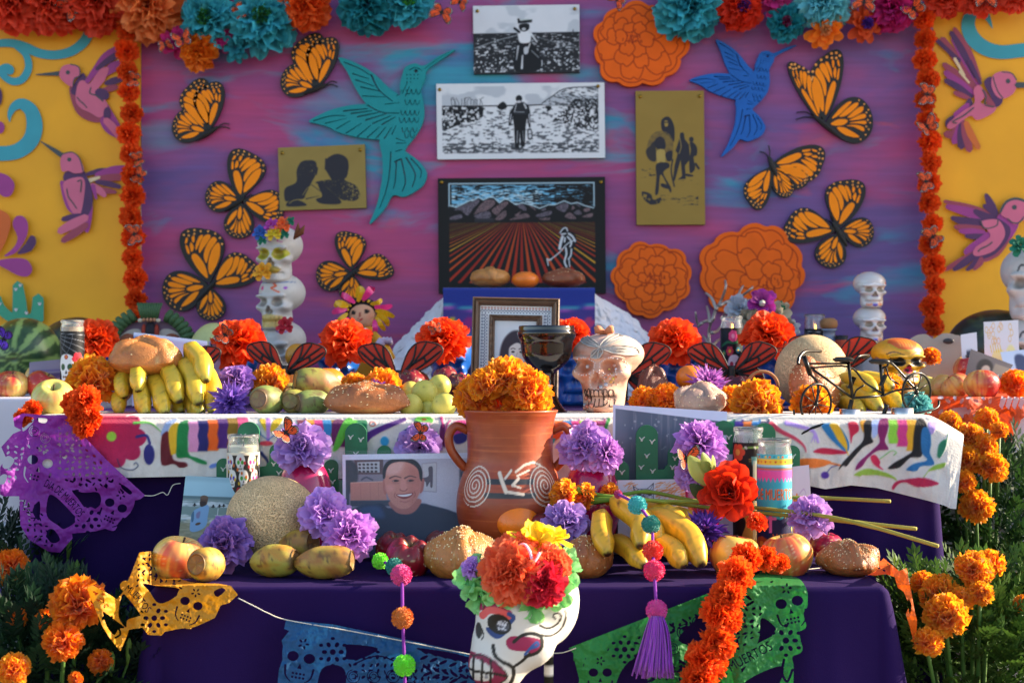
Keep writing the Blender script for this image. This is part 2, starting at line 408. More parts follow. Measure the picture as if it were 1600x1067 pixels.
HW_CELL=[[(.1,.0),(.25,.05),(.42,.04),(.46,.0),(.36,-.045),(.2,-.04)],[(.14,.08),(.3,.12),(.5,.23),(.6,.3),(.5,.3),(.3,.2)],[(.3,.095),(.46,.1),(.68,.2),(.74,.27),(.64,.27),(.46,.19)],
           [(.47,.06),(.6,.06),(.8,.13),(.83,.2),(.74,.2),(.58,.13)],[(.5,.015),(.65,.005),(.84,.02),(.85,.08),(.74,.08),(.58,.04)],[(.49,-.03),(.65,-.05),(.83,-.08),(.84,-.03),(.7,-.02)],
           [(.42,-.065),(.58,-.1),(.76,-.19),(.78,-.13),(.64,-.075)],[(.22,-.075),(.38,-.09),(.58,-.2),(.66,-.27),(.52,-.26),(.34,-.19)]]
HW_DOT=[(.93,.14),(.95,.04),(.93,-.07),(.88,-.17),(.8,-.25),(.68,-.31),(.86,.24),(.76,.31),(.88,.1),(.89,-.02),(.84,-.12)]
def wing_map(root,tip,wf):
    r,t=np.array(root,float),np.array(tip,float);d=t-r;n=np.array([-d[1],d[0]])*wf
    return lambda P:r+np.asarray(P)[:,:1]*d+np.asarray(P)[:,1:]*n
def dot(c,r,n=7):
    t=np.arange(n)*2*PI/n;return np.stack([c[0]+r*np.cos(t),c[1]+r*np.sin(t)],-1)
ORG=lx('f07d12')
def small_monarch_mesh(fold):
    mb=MB();blk=lx('141011')
    for s in(-1,1):
        for out,cells,dots,root,tip,wf in((FW_OUT,FW_CELL,FW_DOT,(.02,.05),(.85,.62),-1.05),(HW_OUT,HW_CELL,HW_DOT,(.02,0),(.72,-.42),-1.0)):
            f=wing_map(root,tip,-wf if out is FW_OUT else wf);V,F=fill([f(cr(out,3))])
            V3=np.stack([V[:,0],V[:,1],0*V[:,0]],-1);q=extrude(V3,F,(0,0,-.02));pieces=[(q,blk)]
            for c in cells:
                V,F=fill([f(cr(c,2))]);V3=np.stack([V[:,0],V[:,1],0*V[:,0]+.008],-1);pieces.append(((V3,F),lx('e5500d')));V4=V3.copy();V4[:,2]=-.03;pieces.append(((V4,F),lx('e5500d')))
            for c in dots:
                V,F=fill([dot(f(np.array([c]))[0],.022,5)]);pieces.append(((np.stack([V[:,0],V[:,1],0*V[:,0]+.008],-1),F),lx('e8e0d8')))
            A=Matrix.Rotation(-s*R(fold),4,'Y')@Matrix.Diagonal((s,1,1,1))
            for q,c in pieces:mb.add(q,c,A)
    mb.add(ellip(0,.02,.01,.055,.36,.06,8,8),blk)
    for s in(-1,1):mb.add(tube([(0,.34,.02),(s*.1,.5,.06),(s*.2,.62,.08)],.01,4),blk)
    return mb.mesh('small_monarch',mat('feather',rough=.7,var=.1),False)
SM=[small_monarch_mesh(a)for a in(8,30,-18)]
def monarch(px,py,Y,size,ang,label,group,v=0,tilt=0,lean=90):
    """size = half span in photo pixels; ang = heading in the picture plane"""
    q=Euler((R(lean),0,0)).to_quaternion();q=Quaternion((0,-1,0),R(ang))@q@Quaternion((0,1,0),R(tilt))
    return solo('monarch_butterfly',SM[v],label,'butterfly',at(px,py,Y),q,group,m(size,Y))

# ---------------------------------------------------------------- builders: skull by ray marching a distance field
def smin(a,b,k):
    h=np.clip(.5+.5*(b-a)/k,0,1);return b*(1-h)+a*h-k*h*(1-h)
def sel(p,c,r):
    q=(p-np.array(c))/np.array(r);k=np.linalg.norm(q,axis=-1);return(k-1)*min(r)
def skull_sdf(p):
    q=p.copy();q[:,0]=abs(q[:,0])
    d=sel(q,(0,.18,.32),(.70,.86,.66));d=smin(d,sel(q,(0,-.28,-.2),(.5,.45,.5)),.12)
    d=smin(d,sel(q,(.42,-.40,-.2),(.15,.27,.12)),.12);d=smin(d,sel(q,(0,-.08,-.5),(.40,.46,.5)),.1);d=smin(d,sel(q,(.27,-.60,.17),(.26,.12,.08)),.08)
    d=smin(d,sel(q,(0,-.48,-.56),(.33,.29,.22)),.08);d=smin(d,sel(q,(0,-.42,-.86),(.36,.34,.17)),.07)
    d=smin(d,sel(q,(.36,-.16,-.64),(.13,.26,.38)),.1);d=smin(d,sel(q,(0,-.66,-.22),(.10,.14,.16)),.06)
    def sub(d,e,k):return-smin(-d,e,k)
    sk=sel(q,(.275,-.80,-.03),(.2,.30,.175));d=sub(d,sk,.04)
    ns=np.minimum(sel(q,(.06,-.86,-.37),(.075,.26,.09)),sel(q,(0,-.86,-.28),(.06,.24,.12)));d=sub(d,ns,.025)
    d=sub(d,sel(q,(.78,-.36,.04),(.15,.26,.22)),.12);d=sub(d,sel(q,(.52,-.50,-.5),(.13,.2,.13)),.09)
    return d,np.minimum(sk,ns)
def march(sdf,D,c0,rmax=1.7,n=40):
    c=np.array(c0);lo=np.zeros(len(D));t=np.linspace(.05,rmax,60)
    r=np.full(len(D),.1);alive=np.ones(len(D),bool)
    prev=np.full(len(D),.05)
    for k in t: # first exit from inside
        d=sdf(c+D*k)[0];cr_=alive&(d>0);r[cr_]=prev[cr_];lo[cr_]=k;alive&=~cr_;prev[alive]=k
    a,b=r.copy(),np.where(alive,rmax,lo)
    for _ in range(14):
        mid=(a+b)/2;o=sdf(c+D*mid[:,None])[0]>0;b=np.where(o,mid,b);a=np.where(o,a,mid)
    return c+D*((a+b)/2)[:,None]
def skull_shape(nu=110,nv=84,teeth=.012):
    V,F=ball(nu,nv);V[:,[0,1]]=V[:,[0,1]];D=V/np.linalg.norm(V,axis=1)[:,None]
    P=march(skull_sdf,D,(0,-.12,-.12));cav=skull_sdf(P)[1]
    front=sst(-.3,-.55,P[:,1]);z=P[:,2]
    g=(np.abs(np.sin(P[:,0]*PI/.105))**8)*sst(-.84,-.78,z)*sst(-.5,-.55,z)*front*(abs(P[:,0])<.4)
    line=np.exp(-((z+.68)/.018)**2)*front*(abs(P[:,0])<.38)
    P=P-D*(teeth*(1-g)*0+teeth*2.2*line+teeth*1.6*(1-np.abs(np.sin(P[:,0]*PI/.105)))**3*sst(-.84,-.78,z)*sst(-.5,-.55,z)*front)[:,None]
    return P,F,cav,line
SKP,SKF,SKC,SKL=skull_shape()
def skull_mesh(name,base,cavc,fn=None,mt=PAINT,var=.05):
    c=np.tile(np.asarray(base,float),(len(SKP),1))
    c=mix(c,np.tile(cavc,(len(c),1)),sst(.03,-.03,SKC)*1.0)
    if fn is not None:c=fn(SKP,c)
    return mk(name,SKP,SKF,mt,True,c)

# ---------------------------------------------------------------- builders: fruit and bread
def apple_mesh(seed,lobes=0,c=('c9c05a','e0b45a','b8392c'),blush=.5,tall=.92):
    rs=random.Random(seed);V,F=ball(64,44);th=np.arctan2(V[:,1],V[:,0]);ph=np.arcsin(np.clip(V[:,2],-1,1))
    z=V[:,2];rad=np.cos(ph)*(1+.10*z-.06*z**2)
    rad=rad*(1+lobes*np.cos(5*th)*(.25+.9*sst(.1,.9,abs(z))))
    zz=tall*z-.42*np.exp(-(rad/.30)**2)*(z>0)*.9+.3*np.exp(-(rad/.28)**2)*(z<0)+lobes*1.6*np.cos(5*th)*sst(.3,.9,z)*np.exp(-((rad-.5)/.3)**2)
    P=np.stack([rad*np.cos(th),rad*np.sin(th),zz],-1)
    n=fbm(th*1.6+seed,ph*1.2+3,seed,3);st=vn(th*22,ph*1.3+seed,seed+3)
    t=sst(.35,.75,.5*n+.3*st+blush*(.5+.5*np.cos(th-seed))*.6)
    col=mix(mix(lx(c[0]),lx(c[1]),vn(th*3,ph*2,seed+9)),np.tile(lx(c[2]),(len(P),1)),t)
    col=mix(col,np.tile(lx('7d7a30'),(len(P),1)),np.exp(-(rad/.2)**2)*(z>0)*.7)
    col=mix(col,np.tile(lx('e8d8a0'),(len(P),1)),sst(.86,.92,vn(th*16,ph*18,seed+5))*.45);mb=MB().add((P,F),col);return mb.mesh('apple',SKIN)
STEM=MB().add(tube([(0,0,.38),(.02,0,.6),(.07,.01,.86)],[.035,.03,.045],6),lx('4a3018')).mesh('stem',MATTE)
def fruit(name,me,label,cat,loc,rot=None,scale=.04,group=None,stem=True):
    t=thing(name,label,cat,loc,rot,group,scale);obj('skin' if name!='bread' else 'crust',me,t)
    if stem:obj('stem',STEM,t)
    return t
def orange_mesh(c='ec7a10',flat=.88,seed=0,dimple=1):
    V,F=ball(32,22);z=V[:,2].copy();r=np.hypot(V[:,0],V[:,1]);V[:,2]=z*flat-.1*dimple*np.exp(-(r/.16)**2)*(z>0)
    n=fbm(V[:,0]*2+seed,V[:,2]*2,seed);col=lx(c)*(.88+.3*n)[:,None]
    col=mix(col,np.tile(lx('5a5a28'),(len(V),1)),np.exp(-(r/.07)**2)*(z>0)*dimple)
    return mk('orange',V,F,mat('citrus_peel',rough=.34,bump=.22,bs=14,var=.05,coat=.15),True,col)
def tuna_mesh(seed,cs=('8a8a3a','9c6a3e','6b5a34')):
    rs=random.Random(seed);z=np.linspace(-1,1,30)
    pr=[(0,-1.0)]+[(max(.02,.62*(1-abs(t*.93-.08)**3.0)**.6)*(.72+.28*sst(-1,-.1,t)),t)for t in z]+[(.40,.985),(.30,.965),(.14,.95),(0,.95)]
    V,F=lathe(pr,36,False);th=np.arctan2(V[:,1],V[:,0]);n=fbm(th*1.2+seed,V[:,2]*2,seed,4)
    col=mix(np.tile(lx(cs[0]),(len(V),1)),np.tile(lx(cs[1]),(len(V),1)),sst(.35,.7,n))
    sp=np.maximum.outer(np.zeros(1),np.cos(th*4+np.round(V[:,2]*3.2)*.8))[0]*np.cos(V[:,2]*3.2*2*PI*.5)
    k=sst(.955,.985,np.abs(sp));col=mix(col,np.tile(lx('2e2416'),(len(V),1)),k*.8);V=V*(1+.02*k)[:,None]
    n2=fbm(th*3+seed,V[:,2]*6,seed+2);col=mix(col,np.tile(lx('5c3c22'),(len(V),1)),sst(.62,.75,n2)*.7);col=mix(col,np.tile(lx(cs[2]),(len(V),1)),sst(.78,.98,V[:,2]+.25*(n2-.5))*.85)
    V=V*(1+.14*(fbm(th*.9,V[:,2]*1.5+seed,seed+4)-.5))[:,None]
    return mk('prickly_pear',V,F,mat('cactus_skin',rough=.5,var=.15,vs=45,bump=.15,bs=60),True,col)
def bread_mesh(seed,c=('c07a32','8a4214','d9a866'),bones=2,knob=True,flat=.6,lump=1):
    """pan de muerto: domed bun, crossing knuckled 'bone' strips, centre knob"""
    V,F=ball(80,44);D=V.copy();z=D[:,2];th=np.arctan2(D[:,1],D[:,0]);h=np.zeros(len(D));groove=np.zeros(len(D))
    for k in range(bones):
        a=seed*.7+k*PI/bones;n=np.array([-math.sin(a),math.cos(a),0]);s=D@n;al=np.arctan2(D@np.array([math.cos(a),math.sin(a),0]),z)
        w=.21+.05*np.cos(al*5+seed);q=np.clip(1-(s/w)**2,0,1);up=sst(-.35,.05,z)
        h=np.maximum(h,.17*lump*np.sqrt(q)*up*(.72+.28*np.cos(al*5+seed)));groove+=np.exp(-((abs(s)-w*1.03)/.035)**2)*up
    if knob:ka=np.arccos(np.clip(z,-1,1));q=np.clip(1-(ka/.36)**2,0,1);h=np.maximum(h,.19*np.sqrt(q));groove+=np.exp(-((ka-.38)/.045)**2)
    nz=fbm(th*1.5+seed,z*2,seed,3)-.5
    r=1+h+.10*nz-.05*np.clip(groove,0,1);P=D*r[:,None];P[:,2]=np.where(D[:,2]<0,P[:,2]*.45,np.abs(D[:,2])**.72*r*flat)
    bake=np.clip(.5+.9*nz+.8*h-.5*(groove>.5)*.6,0,1)
    col=mix(np.tile(lx(c[2]),(len(P),1)),np.tile(lx(c[0]),(len(P),1)),sst(.1,.5,bake+.3*sst(-.5,.2,z)));col=mix(col,np.tile(lx(c[1]),(len(P),1)),sst(.55,1,bake)*.9)
    return mk('crust',P,F,mat('bread_crust',rough=.42,var=.16,vs=9,bump=.5,bs=26,coat=.2),True,col),P
def bread(seed,label,loc,rx,ry=None,hz=None,rot=0,sesame=0,c=('b8702c','7c3a12','d2a05c'),bones=2,knob=True,flat=.6,lump=1,mt_sug=0,tilt=0):
    ry=ry or rx;me,P=bread_mesh(seed,c,bones,knob,flat,lump)
    t=thing('bread',label,'bread',loc,Euler((tilt,0,rot)),None,(rx/1.1,ry/1.1,(hz or rx)/1.1))
    obj('crust',me,t)
    if sesame:
        rs=random.Random(seed);mb=MB();e=ellip(0,0,0,1,.62,.4,6,4);pick=[i for i in range(len(P))if P[i,2]>-.05]
        for _ in range(sesame):
            i=rs.choice(pick);p=P[i];d=Vector(p/np.linalg.norm(p));A=Matrix.Translation(p+np.array(d)*.005)@aim(d,rs.uniform(0,6)).to_matrix().to_4x4()@Matrix.Scale(.030,4);mb.add(e,lx('ead8a8')*rs.uniform(.8,1.1),A)
        o=obj('sesame_seeds' if not mt_sug else 'sugar_crystals',mb.mesh('sesame_seeds',MATTE),t);o['kind']='stuff'
    return t
def banana_part(pts,r,seed,parent,c=('d8b62c','9aa03a'),tipdark=.04):
    p=cr(pts,7,False);n=len(p);s=np.linspace(0,1,n);rad=r*np.clip(np.minimum((s/.2)**.6,np.minimum(1,.30+.70*((1-s)/.30)**.8)),.16,1)
    rad=np.where(s<.07,np.minimum(rad,r*.34),rad)
    V,F=tube(p,rad,15);a=np.tile(np.arange(15),n);ss=np.repeat(s,15)
    V=V+0;ctr=np.repeat(p,15,0);V=ctr+(V-ctr)*(1+.085*np.cos(a*2*PI/15*5))[:,None]
    nz=fbm(a*.25+seed,ss*9,seed);col=mix(np.tile(lx(c[0]),(len(V),1)),np.tile(lx(c[1]),(len(V),1)),np.clip(sst(.22,.02,ss)+sst(.8,1,ss)*.8+.5*sst(.6,.8,nz)*.5,0,1))
    col=mix(col,np.tile(lx('3a2614'),(len(V),1)),np.clip(sst(.955,.975,ss)*1.0+sst(.03,.0,ss)+.35*sst(.74,.8,vn(a*1.7+9,ss*90,seed+4))+sst(.90,.95,vn(a*2.2+seed*3.7,ss*40+seed*5,seed+11))*.6,0,1))
    me=MB().add((V,F),col).mesh('banana',mat('banana_skin',rough=.42,var=.07,vs=40,bump=.05));return obj('banana',me,parent)
def pic(px,Y,py=None,z=None):
    """point from photo column px at depth Y resting at height z (or seen at row py)"""
    a=at(px,py if py is not None else 500,Y)
    if z is not None:a[2]=z
    return a
# ================================================================ SETTING: ground and painted backdrop
gm=mat('packed_earth',lx('7a6a58'),rough=.95,bump=.5,bs=30,var=.25,vs=6)
V,F=np.array([(-60,-40,0),(60,-40,0),(60,90,0),(-60,90,0)],float),[[0,1,2,3]]
structure('ground',mk('ground',V,F,gm,False))
def streak_mat(name,cols,sx,sz,seed):
    M=bpy.data.materials.new(name);M.use_nodes=True;t=M.node_tree;N,L=t.nodes,t.links;b=N['Principled BSDF']
    tc=N.new('ShaderNodeTexCoord');b.inputs['Roughness'].default_value=.55
    def noise(scx,scz,off,det=4,dist=0):
        mp=N.new('ShaderNodeMapping');mp.inputs['Scale'].default_value=(scx,1,scz);mp.inputs['Location'].default_value=(off,seed,off*1.7);L.new(tc.outputs['Object'],mp.inputs[0])
        n=N.new('ShaderNodeTexNoise');n.inputs['Scale'].default_value=1;n.inputs['Detail'].default_value=det;n.inputs['Distortion'].default_value=dist;L.new(mp.outputs[0],n.inputs['Vector']);return n.outputs[0]
    def ramp(src,stops):
        r=N.new('ShaderNodeValToRGB');L.new(src,r.inputs[0]);e=r.color_ramp.elements
        while len(e)<len(stops):e.new(.5)
        for k,(p,c)in enumerate(stops):e[k].position=p;e[k].color=(*c,1)
        return r.outputs[0]
    def mixc(f,a,c):
        x=N.new('ShaderNodeMix');x.data_type='RGBA';L.new(f,x.inputs[0]);L.new(a,x.inputs[6]);L.new(c,x.inputs[7]);return x.outputs[2]
    one=(1,1,1);zero=(0,0,0)
    base=ramp(noise(sx,sz,1.3,5,.6),cols)
 # the left half of the board is redder, the right half bluer
    sp=N.new('ShaderNodeSeparateXYZ');L.new(tc.outputs['Object'],sp.inputs[0])
    g=N.new('ShaderNodeMapRange');g.inputs[1].default_value=-1.0;g.inputs[2].default_value=1.0;g.inputs[3].default_value=1;g.inputs[4].default_value=0;L.new(sp.outputs[0],g.inputs[0])
    k=N.new('ShaderNodeMath');k.operation='MULTIPLY';L.new(g.outputs[0],k.inputs[0]);L.new(ramp(noise(sx*.8,sz*.7,4.1,4,.5),[(.36,zero),(.62,(.85,)*3)]),k.inputs[1])
    c=mixc(k.outputs[0],base,ramp(noise(sx*2,sz*2.2,2.2),[(.3,tuple(lx('962c6c'))),(.55,tuple(lx('b43468'))),(.75,tuple(lx('c44066')))]))
    tl=ramp(noise(sx*1.5,sz*1.6,7.7,4,.7),[(.54,zero),(.68,one)]);c=mixc(tl,c,ramp(noise(sx*3,sz*4,3.3),[(.3,tuple(lx('46609a'))),(.6,tuple(lx('2c8ca6')))]))
    pk=ramp(noise(sx*1.9,sz*1.8,11.7,4,.7),[(.61,zero),(.74,one)]);c=mixc(pk,c,ramp(noise(sx*3,sz*5,5.3),[(.3,tuple(lx('b83064'))),(.6,tuple(lx('c04a60')))]))
    fine=ramp(noise(sx*3,sz*16,9.1,6,.3),[(.3,(.88,)*3),(.7,(1.08,)*3)])
    mu=N.new('ShaderNodeMix');mu.data_type='RGBA';mu.blend_type='MULTIPLY';mu.inputs[0].default_value=1;L.new(c,mu.inputs[6]);L.new(fine,mu.inputs[7]);L.new(mu.outputs[2],b.inputs['Base Color'])
    bp=N.new('ShaderNodeBump');bp.inputs['Strength'].default_value=.12;bp.inputs['Distance'].default_value=.003;L.new(noise(sx*6,sz*26,2.1),bp.inputs['Height']);L.new(bp.outputs[0],b.inputs['Normal'])
    return M
bm_=streak_mat('brushed_purple_paint',[(.28,tuple(lx('564684'))),(.42,tuple(lx('6c4684'))),(.52,tuple(lx('8c427c'))),(.62,tuple(lx('a83c74'))),(.74,tuple(lx('5c5092')))],1.5,4.6,3.1)
xl,xr=at(221,0,YB)[0],at(1458,0,YB)[0];BT=2.95
solo('painted_backdrop',mk('painted_backdrop',*box(xl,YB,.05,xr,YB+.02,BT),bm_,False),'large central backdrop board brushed in purple, magenta and teal paint','backdrop')
def ymat():
    return mat('ochre_paint',lx('e8a206'),rough=.6,var=.16,vs=3,bump=.2,bs=30)
MUR=mat('mural_paint',rough=.55,var=.08,vs=14)
class Mural:
    """painted shapes a hair proud of a board, each later shape over the earlier ones"""
    def __init__(s,o,Y):s.mb=MB();s.o=o;s.k=0;s.Y=Y
    def cut(s,name,par):
        obj(name,s.mb.mesh(name,MUR,False),par);s.mb=MB()
    def pg(s,pts,col,sm=True):
        p=np.asarray(pts,float)/s.o[2]+np.array(s.o[:2]);p=cr(p,6)if sm else p;s.k+=1
        V,F=fill([p]);W3=np.array([at(a,b,YB)for a,b in V]);W3[:,1]=s.Y-.0015-.00025*s.k
        W3[:,[0,2]]=W3[:,[0,2]];s.mb.add((W3,F),lx(col));return s
    def st(s,pts,w,col,n=5): # brush stroke with a width for each point
        p=np.asarray(pts,float);w=np.broadcast_to(np.asarray(w,float),(len(p),));q=cr(np.column_stack([p,w]),n,False)
        d=np.gradient(q[:,:2],axis=0);d/=np.linalg.norm(d,axis=1)[:,None]+1e-9;nn=np.stack([-d[:,1],d[:,0]],-1);h=q[:,2:]/2
        e0=[q[0,:2]-d[0]*h[0]*.8];e1=[q[-1,:2]+d[-1]*h[-1]*.8]
        return s.pg(np.vstack([q[:,:2]+nn*h,e1,(q[:,:2]-nn*h)[::-1],e0]),col,False)
    def el(s,x,y,a,b,col,rot=0):
        t=np.arange(22)*2*PI/22;c,n=math.cos(R(rot)),math.sin(R(rot));return s.pg(np.stack([x+a*np.cos(t)*c-b*np.sin(t)*n,y+a*np.cos(t)*n+b*np.sin(t)*c],-1),col,False)
TL,PK,PL,MA,MR,OC,CR='2f93a2','c8607e','4a1f52','96307e','94384e','3c4448','d6bd92'
# --- left yellow panel
yl=thing('side_panel','yellow side panel left of the centre board with teal swirls and cactus','panel')
xa,xb=at(223.5,0,YB)[0],at(217.6,0,YB)[0];V,F=box(-3.3,YB+.003,.05,xa,YB+.02,BT);V[[1,3],0]=xb-.004;pm=mk('panel',V,F,ymat(),False);obj('board',pm,yl)
u=Mural((0,0,3.9525),YB)
u.st([(-60,275),(60,268),(150,290),(240,330),(340,342),(440,320),(520,260),(552,190),(535,148),(480,146),(440,165),(424,205)],[45,50,55,55,55,58,62,60,55,45,30,6],TL)
u.st([(100,290),(160,340),(178,420),(140,490),(80,505),(22,470),(8,430),(40,412),(72,425),(72,452),(40,458)],[30,40,46,48,46,40,36,34,28,20,6],TL)
u.st([(-80,945),(30,950),(120,930),(190,870),(215,780),(195,690),(140,645),(90,660),(62,710),(62,755)],[90,90,95,100,100,85,70,52,30,5],TL)
u.cut('painted_swirls',yl)
u.el(-10,600,26,60,PL);u.cut('painted_drop',yl);u.el(0,790,30,38,MA);u.cut('painted_drop',yl)
u.st([(372,457),(225,464)],[30,6],OC);u.pg([(430,545),(470,690),(560,752),(640,745),(600,640),(500,560)],MR);u.pg([(440,560),(510,455),(540,510),(500,545),(470,590)],PL)
u.pg([(700,700),(660,640),(650,700),(620,750),(660,820),(740,860),(768,850),(740,770)],MA)
u.st([(530,520),(590,440),(660,350),(760,290)],[26,40,50,40],MA);u.st([(600,430),(680,370),(752,325)],[24,40,34],PL);u.st([(690,410),(752,365)],[10,16],CR);u.st([(640,470),(700,420),(752,400)],[30,60,50],MA)
u.st([(655,520),(700,505),(752,490)],[24,44,36],PL);u.st([(640,560),(690,548),(725,540)],[24,40,26],MR)
u.pg([(470,620),(485,520),(520,500),(555,520),(625,430),(675,425),(650,500),(610,560),(665,640),(660,690),(620,730),(560,700),(500,670)],PK)
u.el(634,585,46,34,PL,25);u.el(665,705,22,40,PL);u.st([(655,745),(700,790),(740,850)],[40,50,34],PK);u.st([(565,545),(560,580),(600,595),(640,630)],8,OC);u.st([(480,605),(500,630),(520,645),(540,670)],7,OC)
u.pg([(370,460),(390,415),(440,402),(490,420),(495,470),(460,500),(450,540),(410,520),(380,490)],PK);u.st([(440,402),(490,418),(497,470),(465,490),(455,530)],7,OC);u.el(424,452,13,13,OC)
u.cut('painted_bird',yl)
u.st([(258,878),(330,925),(398,970)],[6,24,32],OC);u.pg([(395,1100),(420,1060),(520,1055),(530,1110),(470,1115),(410,1125)],PL)
u.st([(540,1080),(620,1060),(690,1055)],[20,34,24],PL);u.st([(600,1085),(700,1060),(785,1050)],[30,60,50],MA);u.st([(560,1110),(680,1100),(780,1095)],[20,44,40],MR);u.st([(540,1125),(620,1098)],[30,16],CR)
u.st([(600,1125),(680,1140),(745,1158)],[24,36,26],PL);u.st([(590,1170),(660,1180),(720,1190)],[24,36,20],MR);u.st([(570,1150),(620,1180),(655,1212)],[40,46,26],PK);u.st([(580,1150),(600,1230)],[30,16],MA)
u.pg([(395,1120),(385,1180),(420,1290),(480,1345),(545,1440),(575,1330),(560,1240)],MA);u.pg([(515,1090),(560,1130),(580,1250),(550,1330),(500,1330)],PL);u.pg([(400,1130),(470,1100),(525,1110),(528,1200),(500,1330),(450,1310),(405,1200)],PK)
u.st([(520,1335),(450,1345),(395,1358)],[30,40,28],PL);u.st([(540,1390),(470,1440),(395,1490)],[40,50,34],MR);u.st([(540,1345),(450,1390),(375,1432)],[44,58,40],PK)
u.st([(420,1170),(430,1220),(460,1260),(480,1290)],7,OC);u.st([(485,1125),(510,1120),(505,1190)],8,OC)
u.pg([(380,1000),(400,955),(450,945),(500,985),(525,1060),(470,1075),(430,1060),(392,1062)],PK);u.st([(400,955),(455,945),(500,985),(520,1060)],7,OC);u.el(436,990,13,13,OC)
u.cut('painted_bird',yl)
u.pg([(-30,1075),(50,1085),(98,1140),(80,1205),(40,1220),(0,1195),(-30,1160)],MA);u.pg([(-30,1320),(40,1312),(76,1370),(50,1480),(0,1570),(-40,1570)],'c85a12')
u.pg([(88,1390),(110,1340),(155,1342),(182,1390),(170,1470),(110,1560),(35,1585),(95,1530),(118,1470)],MA);u.pg([(118,1570),(165,1510),(200,1458),(228,1470),(230,1510),(195,1555)],PL);u.pg([(-20,1620),(80,1598),(170,1605),(208,1660),(185,1705),(130,1705),(60,1670)],MA)
u.cut('painted_drops',yl)
G_='2f9070';u.st([(130,2010),(132,1900),(120,1760)],[90,90,62],G_);u.st([(130,1980),(215,1960),(240,1900),(245,1840)],[60,60,68,68],G_);u.st([(140,1990),(60,1950),(10,1900),(-10,1840)],[60,60,62,55],G_);u.st([(245,1980),(245,1860)],[70,70],G_)
for a,b in((135,1765),(108,1790),(255,1880),(10,1880),(110,1915),(175,1935)):u.st([(a-8,b-8),(a,b+6),(a+10,b-8)],6,'c9c0c0');u.st([(a,b-10),(a+2,b+8)],5,'c9c0c0')
u.cut('painted_cactus',yl)
# --- right yellow panel
yr=thing('side_panel','yellow side panel right of the centre board with one teal swirl and two pink birds','panel')
obj('board',mk('panel',*box(at(1456,0,YB)[0],YB+.003,.05,3.45,YB+.02,BT),ymat(),False),yr)
u=Mural((1200,0,3.9525),YB)
u.st([(1750,300),(1581,312),(1440,325),(1340,300),(1265,240),(1235,160),(1255,95),(1305,80),(1350,105),(1385,178)],[85,85,85,90,92,85,70,55,40,5],TL)
u.cut('painted_swirls',yr)
for p,w,c in(([(1290,560),(1190,400),(1075,245)],[30,56,40],MR),([(1300,520),(1230,380),(1150,240)],[30,60,50],MA),([(1300,500),(1230,330),(1150,180)],[40,60,26],MR),([(1280,480),(1200,320),(1130,205)],[24,44,30],PL),([(1180,380),(1040,250)],[30,26],PL),
                ([(1290,560),(1180,480),(1085,400)],[26,60,30],MR),([(1270,580),(1180,520),(1095,450)],[26,56,34],MA),([(1260,600),(1170,540),(1095,500)],[20,40,30],PL),([(1240,610),(1190,590),(1150,575)],[20,34,24],MR),([(1210,470),(1150,365)],[14,20],CR),([(1240,515),(1180,445)],[12,16],CR),([(1310,520),(1240,380)],[20,30],PL)):
    u.st(p,w,c)
u.pg([(1240,610),(1180,690),(1100,740),(1105,790),(1200,720),(1260,660)],PL);u.st([(1230,650),(1160,720)],[30,50],MA)
for x,y,c,w in((1095,845,MR,55),(1145,895,MA,55),(1190,925,PL,60),(1240,945,MR,56),(1295,930,'c8641c',46)):u.st([(1200+(x-1200)*.2,760),((1200+x)/2,830),(x,y-15)],[w*.7,w,w*.75],c)
u.pg([(1300,530),(1340,590),(1310,640),(1400,655),(1385,700),(1290,745),(1240,720),(1130,800),(1105,770),(1200,690),(1270,640),(1265,560)],PK);u.pg([(1330,520),(1360,480),(1395,500),(1440,600),(1440,640),(1400,665),(1370,600)],PL);u.pg([(1330,560),(1370,610),(1400,660),(1350,650)],MR)
u.pg([(1375,530),(1385,470),(1440,445),(1500,455),(1530,520),(1510,580),(1445,615),(1400,590)],PK);u.st([(1440,450),(1500,458),(1530,500)],7,OC);u.st([(1385,480),(1395,520),(1415,570),(1445,612)],7,OC);u.el(1477,506,14,15,OC);u.st([(1530,530),(1600,530),(1700,528)],[36,32,10],OC)
u.st([(1320,560),(1340,600),(1335,650),(1390,665)],8,OC);u.st([(1265,670),(1200,720),(1135,755),(1160,765)],8,OC)
u.cut('painted_bird',yr);y0=1028
for p,w,c in(([(1430,330),(1250,270),(1085,218)],[40,60,20],MR),([(1430,345),(1250,290),(1100,250)],[40,60,30],MA),([(1400,330),(1330,310),(1270,278)],[40,50,30],PL),([(1400,300),(1370,240),(1340,178)],[40,50,26],PL),([(1380,290),(1330,245)],[24,30],PL),([(1320,350),(1200,340),(1130,320)],[40,50,26],PL),([(1320,390),(1210,385),(1150,375)],[40,50,26],MR),([(1330,420),(1260,410),(1180,400)],[40,50,26],MA),([(1340,430),(1270,435),(1215,432)],[24,36,22],PL)):
    u.st([(a,b+y0)for a,b in p],w,c)
u.pg([(a,b+y0)for a,b in[(1430,290),(1540,330),(1500,440),(1400,560),(1300,590),(1200,530),(1300,440),(1380,380)]],MA);u.pg([(a,b+y0)for a,b in[(1395,320),(1480,370),(1480,440),(1400,545),(1300,580),(1280,560),(1420,470),(1440,390)]],PL);u.pg([(a,b+y0)for a,b in[(1500,430),(1420,550),(1320,590),(1310,580),(1400,540)]],MR)
for p,c,w in(([(1270,540),(1180,590),(1085,640)],MR,44),([(1270,545),(1200,600),(1140,640)],PL,44),([(1290,560),(1270,600),(1220,640)],PL,40),([(1310,570),(1300,600),(1265,638)],MR,36)):u.st([(a,b+y0)for a,b in p],[w*.8,w,w*.5],c)
